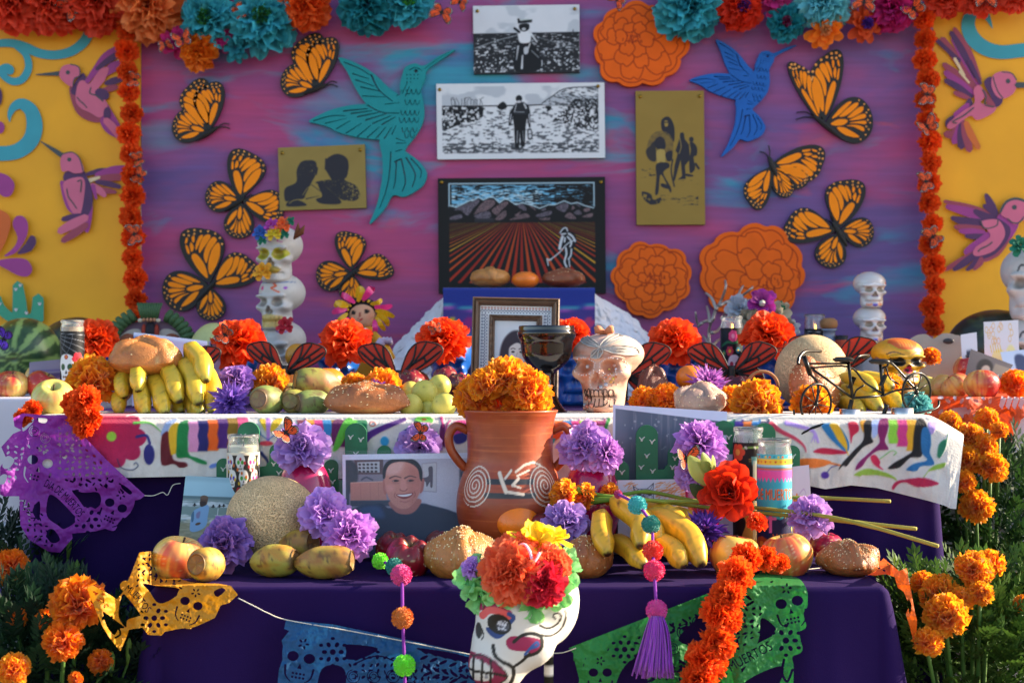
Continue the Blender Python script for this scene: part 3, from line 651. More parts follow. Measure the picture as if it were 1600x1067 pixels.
u.pg([(a,b+y0)for a,b in[(1305,345),(1400,330),(1445,375),(1450,440),(1390,520),(1300,555),(1258,545),(1275,500),(1360,440),(1345,395)]],PK);u.st([(1305,340+y0),(1330,385+y0),(1400,370+y0),(1410,335+y0)],8,OC);u.st([(1290,530+y0),(1300,515+y0),(1350,490+y0),(1375,470+y0)],9,OC)
u.pg([(a,b+y0)for a,b in[(1430,300),(1450,230),(1520,205),(1600,230),(1620,290),(1560,340),(1510,360),(1480,330)]],PK);u.st([(1425,285+y0),(1460,225+y0),(1520,203+y0),(1590,222+y0)],16,OC);u.el(1511,256+y0,15,15,OC);u.st([(1470,325+y0),(1500,350+y0),(1540,350+y0),(1570,315+y0)],8,OC);u.st([(1610,250+y0),(1700,260+y0)],[30,6],OC)
u.cut('painted_bird',yr)

# ================================================================ prints on the board
def speck(cv,x0,y0,x1,y1,col,sx,sy,th,seed=0,sharp=.06,al=1,grad=None):
    def tex(X,Y):
        n=fbm(X*sx,Y*sy,seed,3);t=th if grad is None else th+grad*(Y-cv.p([(0,y0)])[0,1])/(cv.p([(0,y1)])[0,1]-cv.p([(0,y0)])[0,1])
        return sst(t-sharp,t+sharp,n)
    return cv.rect(x0,y0,x1,y1,col,0,al,tex)
def board_print(name,label,o,cor,cv,thick=.012,screws=(),edge='2a2a2c',nx=None):
    Yf=YB-thick;t=thing(name,label,'print');q=[at(*(np.array(c)/o[2]+np.array(o[:2])),YB)for c in cor]
    for a in q:a[1]=Yf
    qb=[a+np.array((0,thick-.0005,0))for a in q]
    obj('backing',mk('backing',np.array(q+qb),[[3,2,1,0],[4,5,6,7],[0,1,5,4],[1,2,6,5],[2,3,7,6],[3,0,4,7]],mat('board_edge',lx(edge),rough=.6),False),t)
    s,c=sheet(cv,[a-np.array((0,.0008,0))for a in q],nx);obj('printed_picture',MB().add(s,c).mesh('printed_picture',PAPER,False),t)
    for x,y in screws:
        p=at(x/o[2]+o[0],y/o[2]+o[1],YB);p[1]=Yf-.003
        obj('screw',mk('screw',*[(lathe([(0,.003),(.003,.0028),(.0048,.0015),(.005,0)],10)[0]@np.array([[1,0,0],[0,0,-1],[0,1,0]]))+p,lathe([(0,.003),(.003,.0028),(.0048,.0015),(.005,0)],10)[1]],mat('brass',lx('9a7a30'),rough=.35,metal=1)),t)
    return t
o=(660,0,4.1033);K,Wt='16171b','d6d8da'
cv=Cv(738,9,907,119,250,'d4d7db',o);speck(cv,320,40,1010,220,'bcc2c8',.03,.05,.55,3)
cv.rect(320,224,1012,490,'222327');speck(cv,320,228,1012,330,'b4b8bc',.22,.5,.66,5,grad=-.06);speck(cv,320,330,1012,480,'d0d4d8',.3,.45,.64,8,grad=-.02);cv.line([(330,318),(470,270),(620,232)],5,'9aa0a4');cv.line([(700,235),(860,290),(1005,330)],4,'85898d');cv.line([(320,224),(1010,222)],6,K);cv.line([(970,224),(972,205)],5,K)
cv.poly([(600,300),(640,280),(700,285),(760,390),(740,470),(590,470)],K);cv.poly([(612,207),(650,196),(690,210),(694,275),(660,290),(622,282),(612,240)],'dcdee0');cv.line([(686,212),(735,282)],18,'cfd2d4',8);cv.line([(620,215),(590,190)],16,K);cv.poly([(608,125),(622,125),(626,140),(706,132),(703,152),(612,158)],K,sm=False);cv.line([(628,132),(703,133)],4,'aab'[0:3]*2);cv.poly([(622,165),(680,160),(684,195),(655,212),(625,200)],K);cv.ell(650,196,14,10,'b5b8ba')
cv.poly([(650,320),(678,315),(676,355),(652,362)],'b9bcc0');cv.line([(612,310),(600,400)],14,'aeb1b5',5);cv.line([(690,290),(680,320)],8,'cccccc');cv.line([(640,370),(635,455)],8,'c8ccd0',14);cv.line([(700,340),(745,385)],5,'9a9da1')
board_print('picture_print','black and white print of a field worker carrying a box',o,[(325,47),(1005,38),(1008,470),(330,482)],cv,screws=((353,80),(975,66)))
cv=Cv(682,130,946,252,400,'d9dbdd',o);speck(cv,125,553,1135,680,'b8bdc3',.03,.05,.5,6);speck(cv,125,690,1135,997,'5a5d62',.16,.4,.64,11,grad=-.06);speck(cv,125,930,1135,997,'4a4d52',.2,.5,.55,14);cv.line([(125,684),(600,682),(770,678)],7,K);cv.line([(760,680),(1130,690)],4,'55585c')
cv.poly([(125,690),(240,678),(385,690),(400,730),(350,780),(250,800),(125,835)],K,al=1,tex=lambda X,Y:sst(.40,.5,fbm(X*.3,Y*.3,4)));
for k in range(14):x=190+k*15;cv.line([(x,690),(x+RND.uniform(-12,12),640+RND.uniform(-12,30)),(x+RND.uniform(-25,25),622+RND.uniform(0,30))],3,'34363a')
cv.poly([(480,690),(520,655),(545,690),(510,710)],K)
cv.line([(770,668),(840,620),(930,570),(1130,562)],6,'3a3c40');cv.poly([(770,668),(860,610),(935,572),(1133,562),(1133,700),(900,690)],'55585c',sm=False,tex=lambda X,Y:sst(.52,.6,fbm(X*.1+Y*.25,Y*.5-X*.22,8)))
cv.poly([(830,790),(930,700),(980,640),(1133,640),(1133,868),(1000,830),(900,800)],'1e1f23',sm=False,tex=lambda X,Y:sst(.47,.53,fbm(X*.35-Y*.2,Y*.35+X*.2,9)));cv.poly([(790,690),(830,690),(815,720)],K)
cv.rect(90,540,125,1020,'d9dbdd');cv.rect(1134,540,1170,1020,'d9dbdd');cv.rect(90,997,1170,1030,'d9dbdd')
cv.poly([(590,680),(560,730),(552,815),(566,815),(580,750),(588,820),(592,940),(595,965),(618,968),(625,860),(632,958),(655,955),(662,830),(672,760),(684,828),(695,828),(692,720),(684,682),(650,660)],K,sm=False);cv.poly([(585,700),(606,664),(660,664),(680,715),(668,740),(585,735)],'24262b');cv.ell(622,636,21,23,'1c1d21');cv.poly([(612,650),(632,650),(630,664),(612,664)],'c2c4c8')
cv.line([(605,672),(592,725)],5,'c9ccd0');cv.line([(655,672),(668,700)],10,'c9ccd0');cv.line([(600,724),(655,726)],5,'9a9da2');cv.line([(570,740),(562,790)],7,'b8bbc0');cv.line([(686,740),(688,800)],6,'b8bbc0');cv.line([(610,850),(606,930)],4,'c2c5ca');cv.line([(645,850),(648,920)],3,'c2c5ca')
cv.poly([(676,842),(700,840),(705,900),(678,905)],K);cv.poly([(681,850),(697,849),(700,893),(683,897)],'c8cace');cv.line([(680,872),(702,870)],4,K);cv.line([(595,962),(575,972),(660,975)],6,'3a3c40')
board_print('picture_print','wide black and white print of a walker with backpack on dirt road',o,[(90,545),(1165,535),(1170,1017),(97,1027)],cv,screws=((112,582),(1124,560)))
o=(670,260,5.08);cv=Cv(684,276,946,460,420,'121214',o)
cv.rect(155,122,1318,320,'a8c6d2');cv.rect(166,133,1308,320,'121214')
cv.rect(180,140,1306,318,'6fb2d2',0,1,lambda X,Y:sst(.46,.5,fbm(X*.11,Y*.9,5)-.0013*np.maximum(X-810,0)*1.6));cv.rect(180,180,900,318,'b4d0da',0,1,lambda X,Y:sst(.57,.6,fbm(X*.13,Y*1.0,15)))
ridge=[(160,302),(215,318),(330,262),(345,266),(395,238),(432,260),(480,238),(515,240),(560,284),(600,255),(630,258),(690,300),(740,285),(800,300),(880,330),(950,302),(1000,303),(1075,272),(1130,295),(1180,286),(1240,312),(1310,330)]
cv.poly(ridge+[(1320,440),(150,440)],'131316',sm=False);cv.line(ridge,9,'b0c8d0',sm=False)
for pts in([(200,335),(330,275),(385,255),(400,275),(350,330),(305,385),(255,345)],[(430,275),(505,258),(525,290),(470,340),(400,360),(355,375)],[(500,340),(600,275),(630,290),(570,350),(540,385)],[(360,385),(470,350),(490,400),(400,410)],[(525,415),(600,345),(615,380),(580,420)],[(165,400),(250,375),(260,405),(180,420)],[(640,420),(760,370),(800,400),(700,418)],[(700,310),(740,295),(775,330),(760,350)],[(850,385),(960,350),(970,380),(880,402)],[(1010,320),(1070,290),(1110,305),(1080,360),(1030,345)],[(1140,310),(1160,330),(1135,345)],[(1080,395),(1120,365),(1170,415),(1110,415)],[(1150,370),(1190,345),(1215,375),(1190,385)],[(1215,400),(1300,370),(1290,405)],[(890,350),(920,325),(930,345)],[(790,305),(830,320),(850,350)],[(1230,340),(1270,325),(1280,350),(1240,362)],[(880,410),(960,408),(950,425),(890,425)],[(680,385),(730,352),(710,388)],[(1165,300),(1190,300),(1205,325)]):
    cv.poly(pts,'6e6470' if RND.random()<.6 else '7c6468',tex=lambda X,Y:.55+.45*sst(.35,.6,vn(X*1.2+Y,Y*.7-X*.5,3)))
cv.rect(360,408,520,440,'26262c');cv.line([(370,412),(500,414)],4,'4a4a52')
for k in range(-26,28):
    x=735+k*(15+abs(k)*.25)*1.55;bx=735+k*72+(k*abs(k))*2.2;c=['c8761c','c4531a','a82c18','cf9426'][(k*7)%4]
    if abs(k)<9:c=['9a2418','b8441c','a82c18'][k%3]
    p=np.array([(735+(bx-735)*.16-3,444),(735+(bx-735)*.16+3,444),(bx+17,945),(bx-17,945)]);cv.poly(p,c,sm=False)
cv.rect(60,436,160,1010,'121214');cv.rect(1320,436,1410,1010,'121214');cv.rect(60,930,1410,1010,'121214')
fg='c9ccd0';cv.poly([(1035,520),(1055,485),(1090,482),(1110,515),(1160,540),(1172,600),(1150,650),(1140,690),(1130,740),(1112,805),(1080,805),(1085,730),(1068,680),(1060,640),(1030,660),(1035,600),(1055,550)],'16161a',sm=False)
for a,w in(([(1040,528),(1065,495),(1090,490),(1100,515)],10),([(1050,540),(1085,535)],12),([(1060,560),(1045,610),(1036,655)],22),([(1080,570),(1075,600)],14),([(1110,535),(1140,560),(1160,595)],16),([(1150,590),(1095,620),(1030,690),(950,752)],9),([(1100,560),(1130,600),(1120,640)],14),([(1085,650),(1090,700),(1075,760),(1090,800)],15),([(1130,660),(1125,710),(1105,740)],12),([(1110,745),(1115,800)],9),([(935,735),(945,790)],9),([(940,740),(970,745)],8)):cv.line(a,w,fg)
board_print('picture_print','colour linocut poster of a farm worker hoeing orange crop rows below mountains',o,[(73,100),(1397,88),(1404,1010),(80,1012)],cv,screws=((103,133),(1363,130)),edge='101012')
o=(960,120,4.27);cv=Cv(991,142,1102,354,190,'8f7330',o);cv.rect(100,80,640,1010,'9a7e3a',0,.6,lambda X,Y:fbm(X*.03,Y*.05,4));D_='2a2931'
cv.poly([(308,340),(312,290),(350,268),(380,290),(400,350),(395,440),(360,400),(320,370)],D_);cv.poly([(330,300),(352,298),(355,330),(335,335)],'9c8040');cv.line([(325,308),(352,308)],7,D_)
cv.poly([(205,500),(225,420),(270,372),(340,372),(385,420),(390,500),(375,560),(330,570),(290,570),(230,560)],'6b5834',tex=lambda X,Y:.5+.5*sst(.4,.6,fbm(X*.25,Y*.5,3)));cv.poly([(200,500),(225,470),(262,440),(270,560),(240,570),(212,545)],D_,al=.85);cv.poly([(262,430),(300,402),(332,430),(336,480),(300,498),(266,470)],D_);cv.poly([(275,500),(330,496),(332,580),(300,570),(282,590)],'a8904c');cv.poly([(335,520),(380,500),(380,560),(350,570)],D_)
cv.poly([(272,590),(350,580),(362,610),(320,650),(372,750),(366,782),(340,720),(300,660),(285,780),(262,790),(272,680)],D_);cv.poly([(305,720),(360,735),(368,760),(310,745)],D_);cv.poly([(172,775),(230,790),(250,830),(300,815),(295,850),(230,862),(180,820)],D_,tex=lambda X,Y:sst(.36,.42,fbm(X*.3,Y*.3,6)))
cv.poly([(440,380),(465,385),(470,420),(500,460),(505,560),(470,600),(475,690),(420,695),(450,670),(440,560),(400,700),(385,712),(398,600),(420,520),(405,500),(430,430)],D_,sm=False);cv.ell(452,392,14,16,D_);cv.line([(432,400),(445,470),(430,520)],5,'a08748');cv.ell(516,424,16,18,D_);cv.poly([(505,445),(530,445),(555,480),(552,530),(530,545),(540,620),(505,650),(500,560),(512,500)],D_);cv.line([(385,560),(375,640),(395,740)],10,D_);cv.line([(545,590),(565,620)],16,D_);cv.poly([(475,655),(525,665),(520,675),(480,672)],D_)
speck(cv,170,620,270,690,D_,.15,.8,.68,3);speck(cv,300,800,560,870,D_,.1,.8,.72,7);speck(cv,430,700,560,730,D_,.1,.8,.68,8)
board_print('picture_print','tall gold print of three figures walking, one with a bundle',o,[(138,103),(592,100),(601,990),(145,992)],cv,thick=.016,screws=((168,140),(563,138)),edge='4a3a1c')
o=(420,210,7.622);cv=Cv(434,226,576,332,200,'8c763a',o);cv.rect(100,100,1200,940,'9a8344',0,.6,lambda X,Y:fbm(X*.04,Y*.06,9))
cv.poly([(175,800),(180,650),(300,590),(330,540),(330,430),(370,340),(430,300),(560,310),(585,400),(570,480),(520,570),(440,720),(400,790),(240,810)],D_);cv.poly([(560,585),(720,555),(760,560),(715,470),(690,410),(710,290),(840,230),(960,290),(980,420),(940,530),(930,570),(1060,640),(1110,760),(1060,830),(960,830),(860,800),(700,650)],D_,tex=lambda X,Y:sst(.22,.3,fbm(X*.5,Y*.5,2)+.6*(Y<283)));cv.poly([(590,610),(660,620),(880,850),(640,860),(560,800),(640,760)],D_);cv.poly([(200,880),(215,820),(330,800),(430,850),(420,880)],D_);cv.line([(440,790),(600,760)],14,D_,5);cv.line([(510,610),(720,780)],8,D_);cv.line([(230,840),(300,800),(420,800)],10,'9a8344');cv.line([(400,740),(480,640),(580,700)],8,'9a8344');speck(cv,330,290,600,500,'9a8344',.6,.6,.78,4);speck(cv,900,580,1130,860,'9a8344',.5,.5,.66,7)
for p in([(590,400),(575,480)],[(700,290),(690,420)],[(940,530),(960,480)]):cv.line(p,18,D_)
board_print('picture_print','small gold print showing the dark silhouettes of a couple',o,[(118,170),(1150,128),(1170,883),(140,915)],cv,thick=.014,screws=((170,232),(1095,195)),edge='4a3a1c')

# ================================================================ wooden cut-outs on the board
def big_monarch(label,wings,body,ants):
    t=thing('monarch_cutout',label,'butterfly cutout',group='painted monarch cutouts on the board');K_=mat('black_paint',lx('15120f'),rough=.6)
    dots=MB();mbk=MB()
    for k,(ty,root,tip,wf)in enumerate(wings):
        f=wing_map(root,tip,wf*1.2);out,cs,ds=(FW_OUT,FW_CELL,FW_DOT)if ty=='F' else(HW_OUT,HW_CELL,HW_DOT);L=math.hypot(tip[0]-root[0],tip[1]-root[1]);dy=.0006*k
        V,F=fill([f(cr(out,5))]);P=np.array([at(a,b,YB)for a,b in V]);P[:,1]=YB-.012-dy
        nz=np.cross(P[F[0][1]]-P[F[0][0]],P[F[0][2]]-P[F[0][0]])[1]
        F=[f_[::-1]for f_ in F]if nz>0 else F
        mbk.add(extrude(P,F,(0,.011,0)),(0,0,0))
        for c in cs:
            V,F=fill([f(cr(c,4))]);P=np.array([at(a,b,YB)for a,b in V]);P[:,1]=YB-.0128-dy-.0004;obj('wing_cell',mk('wing_cell',P,F,mat('orange_paint',lx('fb8c10'),rough=.6,spec=.2,var=.06),False),t)
        for c in ds:
            V,F=fill([dot(f(np.array([c]))[0],L*.019,8)]);P=np.array([at(a,b,YB)for a,b in V]);P[:,1]=YB-.0128-dy-.0004;dots.add((P,F),lx('f0a050'))
    b0,b1=at(*body[0],YB),at(*body[1],YB);b0[1]=b1[1]=YB-.0115
    s=np.linspace(0,1,9)[:,None];mbk.add(tube(b0+(b1-b0)*s,m(4.6,YB)*np.sin(np.clip(s[:,0]*.8+.12,0,1)*PI)**.6,8),(0,0,0))
    for a in ants:
        p=np.array([at(x,y,YB)for x,y in cr(np.array(a),4,False)]);p[:,1]=YB-.008;mbk.add(tube(p,m(1.0,YB),5),(0,0,0))
    obj('wing_frame',mbk.mesh('wing_frame',K_,False),t);obj('pale_dots',dots.mesh('pale_dots',PAINT,False),t)['kind']='stuff'
big_monarch('large painted monarch cutout with closed wings above the small gold print',[('F',(327,203),(312,124),1.0),('H',(326,207),(271,193),1.05),('F',(329,203),(340,129),.95)],((341,200),(307,221)),[[(340,200),(350,194),(359,195)],[(340,201),(350,199),(360,202)]])
big_monarch('painted monarch cutout with closed wings under the orange and teal paper flowers',[('F',(495,136),(493,53),1.0),('H',(494,140),(441,120),1.05),('F',(498,137),(521,60),.9)],((510,134),(475,148)),[[(509,134),(518,128),(527,130)],[(509,135),(519,133),(528,137)]])
big_monarch('painted monarch cutout just left of the small gold print',[('F',(377,311),(374,233),-1.15),('H',(376,314),(322,305),1.0),('F',(381,315),(442,342),1.15),('H',(378,318),(371,373),-.95)],((384,310),(352,330)),[[(382,309),(390,298),(396,293)],[(384,311),(392,305),(399,307)]])
big_monarch('largest left painted monarch cutout, low beside the marigold garland',[('F',(328,442),(294,358),-1.1),('H',(326,446),(256,462),1.0),('F',(333,446),(406,420),1.05),('H',(330,450),(331,501),-1.0)],((338,439),(308,472)),[[(336,437),(344,420),(355,411)],[(338,439),(350,425),(366,417)]])
big_monarch('painted monarch cutout right of the skull tower, above the rag doll',[('F',(550,422),(534,362),-1.15),('H',(548,426),(495,436),1.0),('F',(555,427),(616,423),1.0),('H',(552,430),(546,471),-1.0)],((559,420),(531,448)),[[(557,419),(564,411),(574,407)],[(558,421),(568,412),(582,412)]])
big_monarch('largest right painted monarch cutout, next to the blue hummingbird',[('F',(1281,192),(1233,98),-.46),('F',(1287,190),(1306,79),.66),('H',(1289,196),(1362,186),-1.1)],((1270,182),(1313,217)),[[(1271,183),(1258,176),(1244,177)],[(1270,185),(1256,184),(1243,188)]])
big_monarch('painted monarch cutout with sideways wings right of the tall gold print',[('F',(1206,258),(1288,240),-1.0),('H',(1206,262),(1262,285),-.75),('F',(1203,262),(1180,328),-.9),('H',(1206,264),(1232,308),-.7)],((1200,246),(1213,278)),[[(1201,247),(1202,238),(1200,228)],[(1201,248),(1194,240),(1186,238)]])
big_monarch('painted monarch cutout spread open above the skull pair on the right',[('F',(1308,357),(1341,283),1.1),('H',(1312,361),(1364,366),-1.0),('F',(1304,361),(1222,364),-1.0),('H',(1308,366),(1290,418),1.0)],((1300,348),(1322,385)),[[(1302,350),(1297,340),(1297,331)],[(1301,351),(1291,344),(1281,342)]])
def cutout(name,label,cat,cv_mask,col,thick,cv_col=None,edge=None,group=None):
    """plate cut to a mask (marching squares on the canvas), standing on the board"""
    f=np.pad(cv_mask.a[:,:,0],1);V,F=msq(f,.5);V=V-1
    px=cv_mask.b[0]+(V[:,0]+.5)*cv_mask.d;py=cv_mask.b[1]+(V[:,1]+.5)*(cv_mask.b[3]-cv_mask.b[1])/cv_mask.ny
    P=np.stack([(px-800)/FPX*YB,np.full(len(px),YB-thick),CH-(py-HY)/FPX*YB],-1)
    c=np.tile(lx(col),(len(P),1))if cv_col is None else cv_col.samp(px,py)
    P2,F2=extrude(P,F,(0,thick-.0005,0));c2=np.vstack([c,np.tile(lx(edge or col),(len(P),1))])
    mb=MB().add((P2,F2),c2);return solo(name,mb.mesh(name,PAINT,False),label,cat,group=group)
BP=[[(905,470),(925,420),(985,398),(1040,412),(1130,355),(1215,316),(1222,324),(1068,430),(1048,490),(1022,560),(1032,620),(1042,690),(1030,770),(985,850),(940,905),(920,935),(890,960),(800,960),(778,890),(770,860),(850,700),(890,610),(890,540)],
      [(515,362),(640,405),(735,465),(830,555),(880,590),(910,640),(800,680),(700,660),(640,590),(600,520),(565,450)],
      [(332,752),(440,695),(560,660),(690,648),(900,640),(900,790),(860,850),(780,868),(640,855),(520,825),(450,790),(380,770)],
      [(770,870),(900,900),(920,935),(990,985),(1040,1040),(1058,1080),(1042,1138),(1000,1178),(918,1220),(848,1212),(800,1290),(705,1388),(745,1280),(772,1160),(785,1060),(780,960)]]
BS=[([(548,392),(640,430),(705,470)],9),([(600,462),(700,495)],9),([(618,500),(735,540)],9),([(650,545),(775,572)],9),([(662,600),(800,606)],8),([(715,470),(760,560),(845,632)],12),([(690,655),(780,700),(885,705)],10),([(800,650),(890,640)],7),([(360,752),(470,722),(560,722)],9),([(430,768),(560,738)],7),([(500,802),(585,752)],9),([(560,828),(655,768)],9),([(630,848),(712,780)],9),([(690,855),(765,790)],9),([(745,860),(805,790)],9),([(795,862),(842,790)],9),([(842,835),(868,780)],8),
      ([(545,692),(690,678)],12),([(590,708),(720,690)],11),([(630,728),(765,700)],11),([(680,748),(805,710)],11),([(725,768),(835,722)],10),([(780,775),(865,728)],10),([(835,945),(825,1090),(800,1200),(765,1290)],9),([(870,1000),(862,1120),(850,1170)],10),([(900,990),(925,1120),(905,1185)],11),([(930,980),(985,1080),(965,1160)],11),([(960,985),(1020,1055),(1015,1105)],9),([(950,440),(990,425),(1030,445)],7),([(1045,430),(1120,375),(1200,325)],5),([(860,1005),(900,985)],14),([(865,940),(905,930)],8),([(870,890),(930,890)],8),([(868,860),(925,880)],7),([(872,600),(905,560)],6),([(905,585),(935,520)],7),([(925,600),(950,540)],7)]
for r,(x0,x1,n)in enumerate(((930,1020,3),(920,1015,3),(895,1010,4),(885,1010,4),(900,1000,3),(915,985,2))):
    for k in range(n):x=x0+(x1-x0)*(k+.5)/n;y=(560,625,690,735,765,770)[r]if r<4 else(795,830)[r-4];BS.append(([(x-13,y),(x-8,y+22),(x,y+28),(x+9,y+20),(x+13,y)],7))
BD=[(990,446,13)]+[(935+(k%4)*22,470+(k//4)*22,5)for k in range(10)]
def hummer(label,col,S):
    pm=lambda P:[tuple(S(np.array(q)/3.9525+np.array((400,0))))for q in P];allp=np.array([q for P in BP for q in pm(P)]);a,b=allp.min(0)-2,allp.max(0)+2;sc=np.linalg.norm(S(np.array((1.,0)))-S(np.array((0.,0))))/3.9525
    cvm=Cv(a[0],a[1],b[0],b[1],int((b[0]-a[0])/.8),(0,0,0))
    for P in BP:cvm.poly(pm(P),(1,1,1))
    for P,w in BS:cvm.line(pm(P),w*sc*.8,(0,0,0),w*sc*.45)
    for x,y,r in BD:q=pm([(x,y)])[0];cvm.ell(q[0],q[1],r*sc*.9,r*sc*.9,(0,0,0))
    return cutout('hummingbird_cutout',label,'hummingbird cutout',cvm,col,.014)
hummer('large teal hummingbird cutout with slotted feathers','1f8a8e',lambda p:p)
th_=R(8);rot_=np.array([[math.cos(th_),-math.sin(th_)],[math.sin(th_),math.cos(th_)]])
hummer('smaller blue hummingbird cutout with slotted feathers','1f5fae',lambda p:(np.asarray(p)-np.array((578,348)))@rot_.T*.693+np.array((1126,244)))
def marigold_cut(label,cx,cy,rx,ry,seed,off):
    rs=random.Random(seed);cvm=Cv(cx-rx-8,cy-ry-8,cx+rx+8,cy+ry+8,int(2*(rx+8)/1.0),(0,0,0));cc=Cv(*cvm.b,cvm.nx,'e4600e')
    n=11;pts=[]
    for k in range(n*8):
        a=2*PI*k/(n*8);s=abs(math.sin(a*n/2+seed))**.5;q=.86+.13*s+.035*math.sin(3*a+seed)+.03*math.sin(5*a+2*seed);pts.append((cx+rx*q*math.cos(a),cy+ry*q*math.sin(a)))
    cvm.poly(pts,(1,1,1),sm=False);ln='8f2a0a';ctr=np.array((cx+off[0],cy+off[1]));pp=np.array(pts);cc.line(np.vstack([(pp-[cx,cy])*.90+[cx,cy],(pp[:1]-[cx,cy])*.90+[cx,cy]]),1.5,ln,sm=False)
    for ring,(rr,w,nn)in enumerate(((.84,.46,7),(.62,.40,7),(.40,.30,6))):
        for k in range(nn):
            a=2*PI*(k+.5*ring+rs.uniform(-.2,.2))/nn;w_=w*rs.uniform(.8,1.2);tip=ctr*(1-rr)+np.array((cx,cy))*rr+np.array((rx*math.cos(a),ry*math.sin(a)))*rr
            d=tip-ctr;L=np.linalg.norm(d);d/=L;nrm=np.array((-d[1],d[0]));b=ctr+d*L*(.42 if ring<2 else .3);wd=w_*min(rx,ry)*.62
            P=[b+nrm*wd*.25,b+d*L*.2+nrm*wd*.8,tip-d*L*.10+nrm*wd*.75,tip+nrm*wd*.15-d*L*.02,tip-d*L*.06-nrm*wd*.1,tip-d*L*.02-nrm*wd*.5,b+d*L*.25-nrm*wd*.85,b-nrm*wd*.25]
            q=cr(np.array(P),4);cc.poly(q,'e4600e',sm=False);cc.line(np.vstack([q,q[:1]]),1.35,ln,sm=False)
    for k in range(26):a=rs.uniform(0,6.28);r=rs.uniform(0,.26);x,y=ctr[0]+rx*r*math.cos(a),ctr[1]+ry*r*math.sin(a);cc.line([(x,y),(x+rs.uniform(-1.5,1.5),y+rs.uniform(2,5))],1.3,ln)
    return cutout('marigold_cutout',label,'marigold cutout',cvm,'e4600e',.02,cc,edge='a02a08')
marigold_cut('orange marigold cutout hanging high beside the black and white prints',998,73,76,68,1.3,(-12,-14))
marigold_cut('round orange marigold cutout between the farm poster and the largest marigold',1017,436,64,60,2.6,(6,2))
marigold_cut('largest orange marigold cutout, behind the silver branch',1174,428,84,80,4.1,(22,16))

# ================================================================ paper flowers along the top
FCACHE={}
def top_flower(label,px,py,r,kind,pal,ctr=None,seed=0,Y=None,tilt=0):
    key=(kind,id(pal),seed%2)
    if key not in FCACHE:FCACHE[key]=tissue(50+seed%2,1,pal[0],pal[1],jag=.05,dense=1.1).mesh('tissue_petals',TISSUE)if kind=='t' else bloom(60+seed%2,[(8,1,.62,8),(8,.9,.6,28),(7,.72,.5,48)],1,pal[0],pal[1],nu=4,nv=4,jag=.03,rip=.08).mesh('tissue_petals',TISSUE)
    Y=Y or YB-.06;rs=random.Random(int(px*7+py));q=aim((rs.uniform(-.25,.25),-1,rs.uniform(-.35,.1)+tilt),rs.uniform(0,6))
    t=thing('paper_flower',label,'paper flower',at(px,py-4,Y),q,None,m(r*.93,Y));obj('petals',FCACHE[key],t)
    if ctr:obj('flower_centre',pompom(70+seed,.34,lx(ctr)*.6,lx(ctr),40,.6,.2,half=0).mesh('flower_centre',TISSUE),t).location=(0,0,.58)
    return t
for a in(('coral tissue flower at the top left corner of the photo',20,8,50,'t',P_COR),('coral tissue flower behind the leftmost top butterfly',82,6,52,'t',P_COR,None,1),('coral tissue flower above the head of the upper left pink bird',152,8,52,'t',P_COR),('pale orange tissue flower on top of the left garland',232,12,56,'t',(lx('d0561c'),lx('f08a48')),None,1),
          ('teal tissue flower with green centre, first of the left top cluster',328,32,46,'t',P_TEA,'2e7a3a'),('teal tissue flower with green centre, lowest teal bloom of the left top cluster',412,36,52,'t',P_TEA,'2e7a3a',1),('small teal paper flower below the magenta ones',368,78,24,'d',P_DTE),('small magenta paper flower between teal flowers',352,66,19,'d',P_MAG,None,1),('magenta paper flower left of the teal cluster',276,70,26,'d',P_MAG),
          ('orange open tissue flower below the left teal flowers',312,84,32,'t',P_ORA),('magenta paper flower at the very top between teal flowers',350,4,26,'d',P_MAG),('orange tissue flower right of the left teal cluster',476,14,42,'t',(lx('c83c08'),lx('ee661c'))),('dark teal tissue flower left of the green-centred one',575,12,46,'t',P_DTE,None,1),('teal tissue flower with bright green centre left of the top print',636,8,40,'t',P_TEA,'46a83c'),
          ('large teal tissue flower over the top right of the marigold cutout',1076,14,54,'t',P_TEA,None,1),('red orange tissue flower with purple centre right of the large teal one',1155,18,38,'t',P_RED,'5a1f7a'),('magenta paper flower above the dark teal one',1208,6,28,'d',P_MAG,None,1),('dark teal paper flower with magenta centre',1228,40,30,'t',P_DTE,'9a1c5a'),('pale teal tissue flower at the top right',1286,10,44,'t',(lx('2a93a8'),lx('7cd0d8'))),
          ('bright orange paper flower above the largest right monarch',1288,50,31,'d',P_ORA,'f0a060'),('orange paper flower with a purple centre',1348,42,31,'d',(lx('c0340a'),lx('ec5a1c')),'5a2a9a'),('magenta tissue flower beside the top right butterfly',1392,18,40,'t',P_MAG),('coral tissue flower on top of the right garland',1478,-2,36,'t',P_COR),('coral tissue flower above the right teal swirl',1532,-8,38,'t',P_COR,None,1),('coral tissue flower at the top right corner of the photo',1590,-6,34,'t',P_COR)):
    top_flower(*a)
def garland(label,px0,px1,y0,y1,n):
    t=thing('flower_garland',label,'garland');rs=random.Random(n)
    for k in range(n):
        s=k/(n-1);p=at(px0+(px1-px0)*s+rs.uniform(-3,3),y0+(y1-y0)*s,YB-.045)
        b=obj('bloom',CARN[k%3],t);b.location=p;b.rotation_euler=aim((rs.uniform(-.5,.5),-1,rs.uniform(-.4,.4)),rs.uniform(0,6)).to_euler();b.scale=(m(17.5*rs.uniform(.9,1.1),YB),)*3
    st=np.array([at(px0+(px1-px0)*s,y0+(y1-y0)*s,YB-.03)for s in np.linspace(0,1,8)]);obj('cord',mk('cord',*tube(st,.0015,5),mat('cotton_cord',lx('d8d0c0'),rough=.8)),t)
garland('orange tissue garland hanging along the left edge of the centre board',200,212,48,500,15)
garland('orange tissue garland hanging along the right edge of the centre board',1444,1460,30,510,16)
BG='small feather monarchs pinned around the backdrop'
